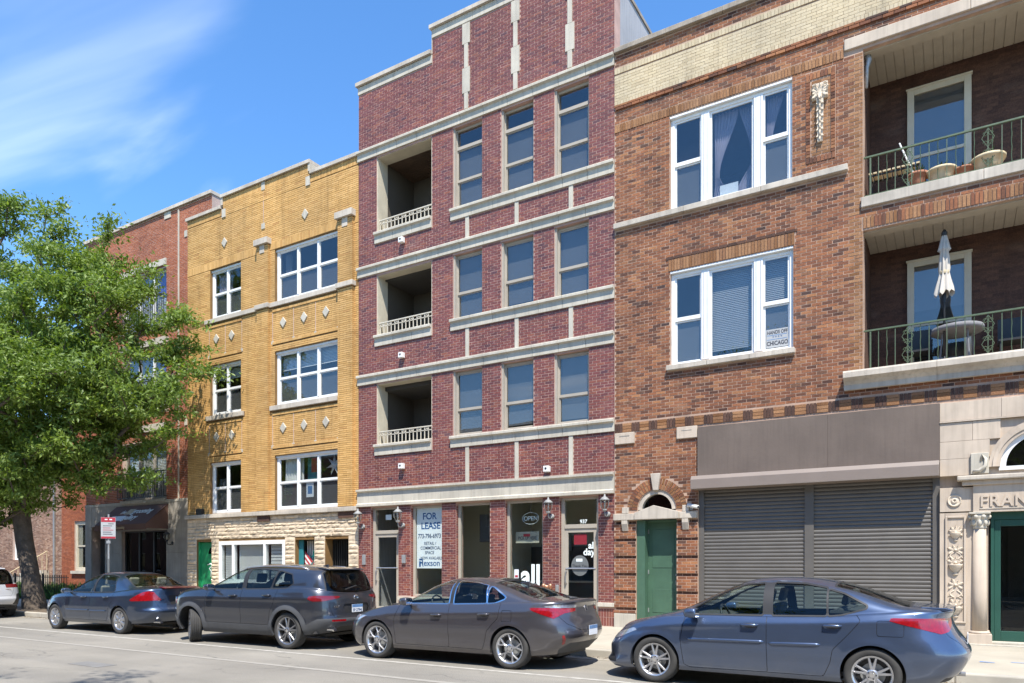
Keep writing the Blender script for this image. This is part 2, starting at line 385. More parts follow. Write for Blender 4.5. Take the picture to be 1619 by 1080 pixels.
# ------------------------------------------------------------------ object helpers
ORG = {}
def thing(name, label, cat, loc=(0, 0, 0), group=None, rz=0.0, world=True):
    """an Empty at the base of a thing; world=True: its parts are given in world coordinates"""
    o = bpy.data.objects.new(name, None)
    o.empty_display_size = 0.3
    COL.objects.link(o)
    o.location = loc; o.rotation_euler = (0, 0, rz)
    o['label'] = label; o['category'] = cat
    if group: o['group'] = group
    ORG[o.name] = Vector(loc) if world else Vector((0, 0, 0))
    return o
def tag(o, label, cat, group=None, kind=None):
    if label: o['label'] = label
    if cat: o['category'] = cat
    if group: o['group'] = group
    if kind: o['kind'] = kind
    return o
def add_obj(name, me, mat, parent=None, bevel=0.0):
    o = bpy.data.objects.new(name, me)
    COL.objects.link(o)
    if mat is not None:
        me.materials.append(M[mat] if isinstance(mat, str) else mat)
    if parent is not None:
        o.parent = parent
        ORG[o.name] = ORG.get(parent.name, Vector((0, 0, 0)))
    else:
        ORG[o.name] = Vector((0, 0, 0))
    if bevel:
        b = o.modifiers.new('bevel', 'BEVEL'); b.width = bevel; b.segments = 2; b.limit_method = 'ANGLE'
    return o
def copy_tree(o, parent=None):
    c = o.copy(); COL.objects.link(c); c.parent = parent
    for ch in o.children: copy_tree(ch, c)
    return c

class MB:
    def __init__(s): s.v = []; s.f = []
    def box(s, x0, x1, y0, y1, z0, z1):
        b = len(s.v)
        s.v += [(x0,y0,z0),(x1,y0,z0),(x1,y1,z0),(x0,y1,z0),(x0,y0,z1),(x1,y0,z1),(x1,y1,z1),(x0,y1,z1)]
        s.f += [(b,b+3,b+2,b+1),(b+4,b+5,b+6,b+7),(b,b+1,b+5,b+4),(b+1,b+2,b+6,b+5),(b+2,b+3,b+7,b+6),(b+3,b,b+4,b+7)]
        return s
    def prism_y(s, pts, y0, y1):
        """(x,z) outline, counter-clockwise seen from -Y, between y0 (front) and y1"""
        n = len(pts); b = len(s.v)
        s.v += [(x, y0, z) for x, z in pts] + [(x, y1, z) for x, z in pts]
        s.f.append(tuple(range(b, b+n))); s.f.append(tuple(range(b+2*n-1, b+n-1, -1)))
        for i in range(n):
            j = (i+1) % n; s.f.append((b+j, b+i, b+n+i, b+n+j))
        return s
    def prism_x(s, pts, x0, x1):
        """(y,z) profile between x0 and x1"""
        n = len(pts); b = len(s.v)
        s.v += [(x0, y, z) for y, z in pts] + [(x1, y, z) for y, z in pts]
        s.f.append(tuple(range(b, b+n))); s.f.append(tuple(range(b+2*n-1, b+n-1, -1)))
        for i in range(n):
            j = (i+1) % n; s.f.append((b+j, b+i, b+n+i, b+n+j))
        return s
    def quad(s, *p):
        b = len(s.v); s.v += list(p); s.f.append(tuple(range(b, b+len(p)))); return s
    def tube(s, pts, r, n=6, cap=True):
        pts = [Vector(p) for p in pts]; m = len(pts)
        rr = r if isinstance(r, (list, tuple)) else [r]*m
        up = None; base = len(s.v)
        for i, p in enumerate(pts):
            d = (pts[min(i+1, m-1)] - pts[max(i-1, 0)])
            if d.length < 1e-9: d = Vector((0, 0, 1))
            d.normalize()
            if up is None:
                up = Vector((0, 0, 1)) if abs(d.z) < 0.9 else Vector((1, 0, 0))
            a = d.cross(up)
            if a.length < 1e-6: a = d.cross(Vector((0.3, 0.7, 0.2)))
            a.normalize(); bb = a.cross(d).normalized(); up = bb
            for k in range(n):
                t = 2*math.pi*k/n
                q = p + (a*math.cos(t) + bb*math.sin(t))*rr[i]
                s.v.append((q.x, q.y, q.z))
        for i in range(m-1):
            for k in range(n):
                k2 = (k+1) % n; a0 = base+i*n
                s.f.append((a0+k, a0+k2, a0+n+k2, a0+n+k))
        if cap:
            s.f.append(tuple(base+k for k in range(n-1, -1, -1)))
            s.f.append(tuple(base+(m-1)*n+k for k in range(n)))
        return s
    def lathe(s, prof, c=(0, 0, 0), n=16, axis='z'):
        b = len(s.v)
        for r, h in prof:
            for k in range(n):
                t = 2*math.pi*k/n; x, y = r*math.cos(t), r*math.sin(t)
                p = (x, y, h) if axis == 'z' else ((x, h, y) if axis == 'y' else (h, x, y))
                s.v.append((p[0]+c[0], p[1]+c[1], p[2]+c[2]))
        m = len(prof)
        for i in range(m-1):
            for k in range(n):
                k2 = (k+1) % n
                s.f.append((b+i*n+k, b+i*n+k2, b+(i+1)*n+k2, b+(i+1)*n+k))
        s.f.append(tuple(b+k for k in range(n-1, -1, -1))); s.f.append(tuple(b+(m-1)*n+k for k in range(n)))
        return s
    def ball(s, c, rx, ry=None, rz=None, n=10, m=7):
        ry = ry or rx; rz = rz or rx
        b = len(s.v)
        for i in range(m+1):
            p = math.pi*i/m - math.pi/2
            for k in range(n):
                t = 2*math.pi*k/n
                s.v.append((c[0]+rx*math.cos(p)*math.cos(t), c[1]+ry*math.cos(p)*math.sin(t), c[2]+rz*math.sin(p)))
        for i in range(m):
            for k in range(n):
                k2 = (k+1) % n; s.f.append((b+i*n+k, b+i*n+k2, b+(i+1)*n+k2, b+(i+1)*n+k))
        return s
    def build(s, name, mat, parent=None, smooth=False, bevel=0.0):
        og = ORG.get(parent.name, Vector((0, 0, 0))) if parent is not None else Vector((0, 0, 0))
        me = bpy.data.meshes.new(name)
        me.from_pydata([(x-og.x, y-og.y, z-og.z) for x, y, z in s.v], [], s.f)
        if smooth: me.polygons.foreach_set('use_smooth', [True]*len(me.polygons))
        me.update()
        return add_obj(name, me, mat, parent, bevel)

def bx(name, mat, parent, x0, x1, y0, y1, z0, z1, bevel=0.0):
    return MB().box(x0, x1, y0, y1, z0, z1).build(name, mat, parent, bevel=bevel)

def text(name, s, size, mat, parent, loc, extrude=0.002, bold=0.0, align='CENTER', rotx=90.0, rz=0.0, shear=0.0, sx=1.0, space=1.0):
    cu = bpy.data.curves.new(name, 'FONT')
    cu.body = s; cu.size = size; cu.extrude = extrude; cu.align_x = align; cu.offset = bold * size
    cu.shear = shear; cu.space_character = space; cu.resolution_u = 4
    tmp = bpy.data.objects.new(name, cu)
    me = bpy.data.meshes.new_from_object(tmp)
    bpy.data.objects.remove(tmp)
    og = ORG.get(parent.name, Vector((0, 0, 0))) if parent is not None else Vector((0, 0, 0))
    mt = Matrix.Translation(Vector(loc) - og) @ Matrix.Rotation(R(rz), 4, 'Z') @ Matrix.Rotation(R(rotx), 4, 'X') @ Matrix.Diagonal((sx, 1, 1, 1))
    me.transform(mt)
    return add_obj(name, me, mat, parent)

# ---- walls with openings, and bricks as pieces
def wall_slab(name, mat, parent, x0, x1, z0, z1, y0, y1, holes):
    xs = sorted({x0, x1, *[min(max(h[0], x0), x1) for h in holes], *[min(max(h[1], x0), x1) for h in holes]})
    zs = sorted({z0, z1, *[min(max(h[2], z0), z1) for h in holes], *[min(max(h[3], z0), z1) for h in holes]})
    nx, nz = len(xs)-1, len(zs)-1
    solid = np.ones((nx, nz), bool)
    for i in range(nx):
        for j in range(nz):
            mx, mz = (xs[i]+xs[i+1])/2, (zs[j]+zs[j+1])/2
            if any(h[0] < mx < h[1] and h[2] < mz < h[3] for h in holes): solid[i, j] = False
    mb = MB()
    S = lambda i, j: 0 <= i < nx and 0 <= j < nz and solid[i, j]
    for i in range(nx):
        for j in range(nz):
            if not solid[i, j]: continue
            a, b, c, d = xs[i], xs[i+1], zs[j], zs[j+1]
            mb.quad((a,y0,c),(b,y0,c),(b,y0,d),(a,y0,d))
            mb.quad((a,y1,c),(a,y1,d),(b,y1,d),(b,y1,c))
            if not S(i-1, j): mb.quad((a,y1,c),(a,y0,c),(a,y0,d),(a,y1,d))
            if not S(i+1, j): mb.quad((b,y0,c),(b,y1,c),(b,y1,d),(b,y0,d))
            if not S(i, j-1): mb.quad((a,y0,c),(a,y1,c),(b,y1,c),(b,y0,c))
            if not S(i, j+1): mb.quad((a,y0,d),(b,y0,d),(b,y1,d),(a,y1,d))
    return mb.build(name, mat, parent)

CH, BL, JT = 0.0677, 0.2032, 0.0125
def lay(x0, x1, z0, z1, holes=(), keep=None, ch=CH, bl=BL, jt=JT, phase=0.0, zref=None):
    """running-bond bricks (xa,xb,za,zb) over a rectangle minus holes"""
    out = []
    zref = 0.14 if zref is None else zref
    k0 = int(math.ceil((z0 - zref)/ch - 0.35)); k1 = int(math.floor((z1 - zref)/ch + 0.35))
    for k in range(k0, k1):
        za = zref + k*ch + jt/2; zb = za + ch - jt
        za = max(za, z0+0.002); zb = min(zb, z1-0.002)
        if zb - za < 0.02: continue
        segs = [(x0, x1)]
        for h in holes:
            ov = min(zb, h[3]) - max(za, h[2])
            if ov <= 0.3*(zb-za): continue
            ns = []
            for a, b in segs:
                if h[1] <= a or h[0] >= b: ns.append((a, b)); continue
                if h[0] > a: ns.append((a, h[0]))
                if h[1] < b: ns.append((h[1], b))
            segs = ns
        off = phase + (bl/2 if k % 2 else 0.0)
        for a, b in segs:
            i0 = math.floor((a - off)/bl)
            i = i0
            while off + i*bl < b:
                xa = max(off + i*bl, a) + jt/2; xb = min(off + (i+1)*bl, b) - jt/2
                i += 1
                if xb - xa < 0.022: continue
                if keep and not keep((xa+xb)/2, (za+zb)/2): continue
                out.append((xa, xb, za, zb))
    return out
def soldiers(x0, x1, z0, z1, w=CH, jt=JT):
    n = max(1, round((x1-x0)/w)); s = (x1-x0)/n
    return [(x0+i*s+jt/2, x0+(i+1)*s-jt/2, z0+jt/2, z1-jt/2) for i in range(n)]
def brick_mesh(name, bricks, y, mat, parent, proud=0.0035, jit=0.0015, kind='stuff', back=0.0):
    """all these bricks as one part: each is its own five-sided block"""
    b = np.array(bricks, float); n = len(b)
    if n == 0: return None
    og = ORG.get(parent.name, Vector((0, 0, 0)))
    yf = y - proud + nrng.uniform(-jit, jit, n)
    yb = np.full(n, y + 0.004 + back)
    t = nrng.uniform(-0.0015, 0.0015, (n, 4))
    V = np.zeros((n, 8, 3))
    V[:, 0] = np.stack([b[:,0], yf+t[:,0], b[:,2]+t[:,1]], 1); V[:, 1] = np.stack([b[:,1], yf+t[:,2], b[:,2]+t[:,3]], 1)
    V[:, 2] = np.stack([b[:,1], yf-t[:,0], b[:,3]+t[:,1]], 1); V[:, 3] = np.stack([b[:,0], yf-t[:,2], b[:,3]+t[:,3]], 1)
    V[:, 4:, 0] = V[:, :4, 0]; V[:, 4:, 2] = V[:, :4, 2]; V[:, 4:, 1] = yb[:, None]
    V -= np.array(og)
    F0 = np.array([[0,1,2,3],[1,0,4,5],[2,1,5,6],[3,2,6,7],[0,3,7,4]])
    F = (F0[None] + (np.arange(n)*8)[:, None, None]).reshape(-1, 4)
    me = bpy.data.meshes.new(name)
    me.from_pydata(V.reshape(-1, 3).tolist(), [], F.tolist())
    me.update()
    o = add_obj(name, me, mat, parent)
    if kind: o['kind'] = kind
    return o
_unit = {}
def brick_wall(bricks, y, mat, parent, pick=None, n_pick=300, proud=0.0035):
    """the bricks nearest the camera as parts of their own, the rest of the wall's bricks as one part"""
    full = [i for i, q in enumerate(bricks) if abs(q[1]-q[0]-(BL-JT)) < 1e-4 and abs(q[3]-q[2]-(CH-JT)) < 1e-4 and (pick is None or pick((q[0]+q[1])/2, (q[2]+q[3])/2))]
    full.sort(key=lambda i: -(bricks[i][0]) + 0.02*abs(bricks[i][2]-4))
    sel = set(full[:n_pick])
    brick_mesh('bricks', [q for i, q in enumerate(bricks) if i not in sel], y, mat, parent, proud)
    key = (mat,)
    if key not in _unit:
        me = bpy.data.meshes.new('brick')
        a, c, d = (BL-JT)/2, (CH-JT)/2, 0.014
        me.from_pydata([(-a,0,-c),(a,0,-c),(a,0,c),(-a,0,c),(-a,d,-c),(a,d,-c),(a,d,c),(-a,d,c)], [], [(0,1,2,3),(1,0,4,5),(2,1,5,6),(3,2,6,7),(0,3,7,4)])
        me.materials.append(M[mat]); _unit[key] = me
    og = ORG[parent.name]
    for i in sorted(sel):
        q = bricks[i]
        o = bpy.data.objects.new('brick', _unit[key]); COL.objects.link(o); o.parent = parent
        o.location = ((q[0]+q[1])/2-og.x, y-proud+nrng.uniform(-.0015, .0015)-og.y, (q[2]+q[3])/2-og.z)
        o.rotation_euler = (0, nrng.uniform(-.006, .006), nrng.uniform(-.008, .008))

# ================================================================== THE SETTING
KY = -4.5                # kerb line
def structure(o, nm=None):
    o['kind'] = 'structure'; return o
structure(bx('ground', 'ground', None, -600, 600, -600, 600, -0.5, -0.06))
road = MB().quad((-160,-18.2,0),(90,-18.2,0),(90,KY,0),(-160,KY,0)).build('road', 'asphalt'); structure(road)
for nm, y0, w in (('parking_lane_line', -6.86, 0.10), ('bike_lane_line', -8.16, 0.12)):
    mb = MB(); x = -100.0
    while x < 60:
        L_ = 6.0
        mb.quad((x, y0+rng.uniform(-.006,.006), .004), (x+L_, y0+rng.uniform(-.006,.006), .004), (x+L_, y0+w, .004), (x, y0+w, .004)); x += L_
    o = mb.build(nm, 'road_paint' if nm[0] == 'p' else pmat('worn_line', (0.272, 0.254, 0.221), 0.9, 0.3, 7, col2=(0.245, 0.228, 0.196)), road)
# an oblong repair patch and its cover in the traffic lane
bx('manhole_patch', pmat('patch', (0.17, 0.165, 0.155), 0.9, 0.2, 5), road, -12.4, -11.55, -9.75, -9.42, 0.0005, 0.005)
gut = bx('gutter', pmat('gutter', (0.27, 0.245, 0.20), 0.95, 0.4, 2.2, bscale=60, col2=(0.13, 0.115, 0.09)), road, -160, 90, KY-.34, KY-.013, -.02, .006)
# grit and dead leaves gathered along the kerb
gv, gf = [], []
for k in range(2600):
    x_ = rng.uniform(-30, 4); y_ = KY-.015-abs(rng.gauss(0, .09)); r_ = rng.uniform(.006, .03); a_ = rng.uniform(0, 6.28); b_ = len(gv); h_ = rng.uniform(.003, .014)
    for q_ in range(4): gv.append((x_+r_*math.cos(a_+q_*1.57)*(1 if q_ % 2 else .5), y_+r_*math.sin(a_+q_*1.57)*(1 if q_ % 2 else .5), .007+h_*(q_ % 2)))
    gf.append((b_, b_+1, b_+2, b_+3))
me = bpy.data.meshes.new('litter'); me.from_pydata(gv, [], gf); o = add_obj('litter', me, pmat('litter', (0.16, 0.11, 0.06), 0.9, 0.5, 30)); tag(o, 'dead leaves and grit gathered along the kerb', 'litter', kind='stuff')
# kerb stones, sidewalk slabs
kerb = bx('kerb', 'kerb_conc', None, -160, 90, KY+0.006, KY+0.16, -0.3, 0.128); structure(kerb)
x = -48.0
while x < 8:
    bx('kerb_stone', 'kerb_conc', kerb, x+0.006, x+2.394, KY-0.012, KY+0.165, -0.02, 0.14, bevel=0.02); x += 2.4
side = bx('sidewalk', 'kerb_conc', None, -160, 90, KY+0.17, 14, -0.4, 0.118); structure(side)
slab_meshes = {}
ys = [KY+0.17, -2.93, -1.46, 0.02]
for j in range(3):
    x = -34.0 + 0.35*j
    while x < 6:
        w_ = 1.52
        if not (x < -23.6 and j == 0):      # the tree lawn takes the kerb-side row on the left
            dz = rng.uniform(-.003, .003)
            bx('paving_slab', 'concrete', side, x+.006, x+w_-.006, ys[j]+.006, ys[j+1]-.006, 0.05, 0.14+dz, bevel=0.006)
        x += w_
bx('tree_lawn', 'earth', side, -60, -24.2, KY+0.2, -3.0, 0.10, 0.135)
# utility-locate dashes sprayed blue on the slabs
for a, b, y_, w_ in ((0.32, 0.52, -3.02, .07), (0.72, 1.15, -2.86, .04)):
    MB().quad((a, y_, .1465), (b, y_-.02, .1465), (b, y_+.02, .1465), (a+.02, y_+w_, .1465)).build('locate_mark', 'blue_paint', side)
# far side of the street, behind the camera: sidewalk and brick fronts that the glass and the car paint mirror
bk = bx('far_kerb', 'kerb_conc', None, -160, 90, -18.36, -18.2, -0.3, 0.128); structure(bk)
fs = bx('far_sidewalk', 'concrete', None, -160, 90, -24, -18.36, -0.4, 0.13); structure(fs)

# ================================================================== BUILDING HELPERS
def shell(parent, x0, x1, yb, zt, floors, y0=0.34, side='stucco'):
    """party walls, back wall, roof and floors behind a front"""
    t = 0.2
    bx('side_wall', side, parent, x0, x0+t, y0, yb, 0.1, zt)
    bx('side_wall', side, parent, x1-t, x1, y0, yb, 0.1, zt)
    bx('back_wall', side, parent, x0+t, x1-t, yb-t, yb, 0.1, zt)
    bx('roof', 'roofing', parent, x0+t, x1-t, y0, yb-t, zt-0.75, zt-0.5)
    for z in floors:
        bx('floor_plate', 'dark_room', parent, x0+t, x1-t, y0, yb-t, z-0.25, z)
    bx('partition', 'dark_room', parent, x0+t, x1-t, 4.2+max(0, y0), 4.3+max(0, y0), 0.1, zt-0.75)
def ring(mb, x0, x1, z0, z1, y0, y1, w, wb=None, wt=None):
    wb = w if wb is None else wb; wt = w if wt is None else wt
    mb.box(x0, x0+w, y0, y1, z0, z1); mb.box(x1-w, x1, y0, y1, z0, z1)
    mb.box(x0+w, x1-w, y0, y1, z0, z0+wb); mb.box(x0+w, x1-w, y0, y1, z1-wt, z1)
def stones(name, mat, parent, x0, x1, y0, y1, z0, z1, step=0.9, jt=0.005, bevel=0.005, prof=None):
    n = max(1, round((x1-x0)/step)); s = (x1-x0)/n
    for i in range(n):
        a, b = x0+i*s+(jt/2 if i else 0), x0+(i+1)*s-(jt/2 if i < n-1 else 0)
        if prof: MB().prism_x(prof, a, b).build(name, mat, parent, bevel=0)
        else: bx(name, mat, parent, a, b, y0, y1, z0, z1, bevel=bevel)
def window(parent, x0, x1, z0, z1, y, fmat, cols=1, rail=None, transom=None, fw=0.055, mw=0.05, dep=0.09,
           glass='glass', blind=None, bdrop=1.0, name='window', widths=None, label=None):
    """frame as the part, each pane and blind under it. rail: height share of the meeting rail; cols: sashes side by side"""
    f = MB(); ring(f, x0, x1, z0, z1, y, y+dep, fw)
    W = x1-x0-2*fw-(cols-1)*mw
    sh = widths or [1.0/cols]*cols
    xs, xa = [], x0+fw
    for i in range(cols):
        w_ = W*sh[i]; xs.append((xa, xa+w_)); xa += w_+mw
        if i < cols-1: f.box(xs[-1][1], xs[-1][1]+mw, y-0.012, y+dep, z0+fw, z1-fw)
    zb, zt = z0+fw, z1-fw
    if transom:
        f.box(x0+fw, x1-fw, y-0.008, y+dep, transom-0.045, transom+0.045)
    o = f.build(name, fmat, parent, bevel=0.006)
    if label: o['label'] = label
    for (a, b) in xs:
        spans = []
        top = zt
        if transom: spans.append((transom+0.045, zt, 0.045, False)); top = transom-0.045
        if rail:
            zr = zb+(top-zb)*rail
            spans += [(zr+0.02, top, 0.035, True), (zb, zr-0.02, 0.060, True)]
            bx('meeting_rail', fmat, o, a, b, y+0.022, y+0.075, zr-0.022, zr+0.022)
        else: spans.append((zb, top, 0.04, False))
        for (c, d, off, sash) in spans:
            if sash:
                s_ = MB(); ring(s_, a, b, c, d, y+off-0.012, y+off+0.02, 0.028); s_.build('sash', fmat, o)
                bx('pane', glass, o, a+.028, b-.028, y+off, y+off+0.006, c+.028, d-.028)
            else: bx('pane', glass, o, a, b, y+off, y+off+0.006, c, d)
        if blind:
            zl = zb+(top-zb)*(1-bdrop)
            bx('blind', blind, o, a+.004, b-.004, y+0.105, y+0.112, zl, top)
    return o
def slat_blind(o, x0, x1, z0, z1, y, mat='blind_white', pitch=0.045):
    mb = MB(); z = z0
    while z < z1:
        mb.quad((x0, y, z), (x1, y, z), (x1, y+0.014, z+pitch*0.93), (x0, y+0.014, z+pitch*0.93)); z += pitch
    b = mb.build('slat_blind', mat, o); b['kind'] = 'stuff'
    return b
def drape(o, x0, x1, z0, z1, y, mat='curtain', n=10, amp=0.03, pinch=None):
    """a hanging pleated curtain; pinch=(height share, x, width): tied back"""
    mb = MB(); nx, nz = n*4, 14
    for j in range(nz+1):
        t = j/nz; z = z0+(z1-z0)*t
        for i in range(nx+1):
            u = i/nx; xx = x0+(x1-x0)*u
            if pinch:
                k = max(0.0, 1-abs(t-pinch[0])/(0.75 if t > pinch[0] else 0.35)); k = k*k*(3-2*k)
                xx = xx*(1-k)+(pinch[1]+(u-0.5)*pinch[2])*k
            mb.v.append((xx, y+amp*math.sin(u*n*2*math.pi+t*1.2), z))
    for j in range(nz):
        for i in range(nx):
            a = j*(nx+1)+i; mb.f.append((a, a+1, a+nx+2, a+nx+1))
    return mb.build('curtain', mat, o, smooth=True)

# ================================================================== B: BURGUNDY BRICK WALK-UP
B = thing('apartment_building', 'four-storey burgundy brick building with pale stone bands and recessed balconies', 'building', (-11, 0, 0.13), 'buildings along the street')
bx0, bx1 = -15.13, -6.945
WX = [(-11.69, -10.74), (-10.14, -9.17), (-8.57, -7.62)]
FL = [(5.12, 6.88, 7.20, None), (8.30, 10.05, 10.39, None), (11.30, 13.50, 13.83, 12.97)]
BAL = (-14.43, -12.41)
GO = [(-14.66, -13.61, 0.10), (-13.16, -12.07, 0.72), (-11.59, -10.49, 0.72), (-10.02, -8.90, 0.72), (-8.43, -7.37, 0.10)]
holes = [(a, b, z0, 3.29) for a, b, z0 in GO]
for z0, z1, zt, tr in FL:
    holes += [(a, b, z0, z1) for a, b in WX] + [(BAL[0], BAL[1], z0, z1)]
holes.append((bx0-1, -12.39, 15.75, 17))
wall_slab('wall', 'mortar_pink', B, bx0, bx1, 0.13, 16.45, 0.0, 0.34, holes)
trim = list(holes)
trim += [(bx0-1, bx1+1, 3.33, 3.84)]
for z0, z1, zt, tr in FL:
    trim += [(bx0-1, bx1+1, zt-0.30, zt), (-11.75, bx1+1, z0-0.31, z0), (BAL[0]-0.05, BAL[1]+0.02, z0-0.31, z0)]
vs_ = [(-11.21, 0.055), (-9.66, 0.055), (-8.10, 0.055)]
below = {5.12: 3.84, 8.30: 7.20, 11.30: 10.39}
for z0, zb in below.items():
    for c, hw in vs_: trim.append((c-hw, c+hw, zb, z0-0.30))
trim += [(bx0-1, -12.39, 15.53, 17), (-12.4, bx1+1, 16.2, 17)]
deco = []
for c in (-11.245, -9.70, -8.13):
    deco += [(c-.06, c+.06, 13.9, 14.33), (c-.12, c+.12, 14.33, 15.0), (c-.06, c+.06, 15.0, 15.65), (c-.12, c+.12, 15.65, 16.2)]
trim += deco
base_tr = [(-13.62, -10.0, .60, .72), (-7.38, bx1+1, .57, .68), (-15.2, -14.65, .57, .68), (-8.91, -8.42, .57, .68), (-10.5, -10.01, .57, .72)]
trim += base_tr
bricks = lay(bx0, bx1, 0.60, 16.2, trim)
brick_wall(bricks, 0.0, 'brick_burgundy', B, pick=lambda x, z: 0.7 < z < 9)
sb = []
for a, b in ((-15.13, -14.66), (-13.61, -13.16), (-13.16, -12.07), (-12.07, -11.59), (-11.59, -10.49), (-10.49, -10.02), (-10.02, -8.90), (-8.90, -8.43), (-7.37, bx1)):
    sb += soldiers(a, b, 0.15, 0.36) + soldiers(a, b, 0.36, 0.57)
brick_mesh('base_bricks', sb, 0.0, 'brick_burgundy', B)
# reveals of the ground-floor piers are brick too
rv = MB()
for a, b, z0 in GO:
    for x_ in (a, b):
        for k in range(int((3.25-0.7)/CH)):
            z_ = 0.72+k*CH
            rv.box(x_-0.004, x_+0.004, 0.012, 0.10, z_+JT/2, z_+CH-JT/2)
o = rv.build('reveal_bricks', 'brick_burgundy', B); o['kind'] = 'stuff'
def belt(z1, h, x0, x1, step=0.72, back=0.03):
    p = [(back, z1-h), (-0.045, z1-h), (-0.045, z1-0.10), (-0.075, z1-0.085), (-0.11, z1-0.07), (-0.11, z1-0.015), (-0.10, z1), (back, z1)]
    stones('belt_stone', 'limestone', B, x0, x1, 0, 0, 0, 0, step=step, jt=.010, prof=p[::-1])
for z0, z1, zt, tr in FL:
    belt(zt, 0.28, bx0-0.02, bx1)
    belt(z0-0.01, 0.30, -11.75, bx1)
    belt(z0-0.005, 0.31, BAL[0]-0.05, BAL[1]+0.0)
p = [(0.03, 3.32), (-0.10, 3.33), (-0.10, 3.40), (-0.05, 3.43), (-0.05, 3.74), (-0.09, 3.76), (-0.12, 3.78), (-0.12, 3.83), (0.03, 3.85)]
stones('cornice_stone', 'limestone', B, bx0-0.02, bx1, 0, 0, 0, 0, step=1.0, prof=p[::-1])
for z0, zb in below.items():
    for c, hw in vs_: bx('stone_strip', 'limestone', B, c-hw, c+hw, -0.028, 0.03, zb+0.001, z0-0.311)
for c, z in ((-11.245, 0), (-9.70, 0), (-8.13, 0)):
    for i, (a, b, zz0, zz1) in enumerate([d for d in deco if abs((d[0]+d[1])/2-c) < .01]):
        bx('stone_strip', 'limestone', B, a, b, -0.03, 0.03, zz0+0.003, zz1-0.003)
# parapet: pale band and grey coping, stepped
stones('parapet_stone', 'limestone', B, bx0-.01, -12.395, -0.03, 0.03, 15.54, 15.76, step=1.4)
stones('parapet_stone', 'limestone', B, -12.39, bx1, -0.03, 0.03, 16.22, 16.45, step=1.4)
stones('coping_stone', 'limestone_old', B, bx0-.06, -12.40, -0.10, 0.42, 15.77, 15.88, step=1.2)
stones('coping_stone', 'limestone_old', B, -12.45, bx1+.03, -0.10, 0.42, 16.455, 16.56, step=1.2)
bx('stone_return', 'limestone', B, -12.40, -12.392, -.03, .34, 15.8, 16.45)
for a, b in ((-13.61, -12.07), (-12.07, -10.02), (-10.02, -8.43), (-7.37, bx1), (-15.13, -14.66)):
    bx('sill_stone', 'limestone', B, a, b, -0.06, 0.12, 0.61, 0.71, bevel=0.008)
shell(B, bx0+.001, bx1-.001, 14, 15.77, [3.7, 7.0, 10.25], y0=0.342)
bx('side_coping', 'coping_dark', B, bx1-.26, bx1+.03, 0.43, 14, 15.771, 15.86)
# windows with grey roller shades
for z0, z1, zt, tr in FL:
    for a, b in WX:
        w = window(B, a, b, z0, z1, 0.11, 'taupe', rail=0.40 if not tr else 0.46, transom=tr, fw=0.065, blind=rng.choice(('blind_grey', 'blind_grey', 'blind_grey', 'screen_dark')), bdrop=rng.choice((1.0, 1.0, 1.0, .95)))
        bx('brickmould', 'taupe', w, a, a+0.05, 0.03, 0.11, z0, z1)
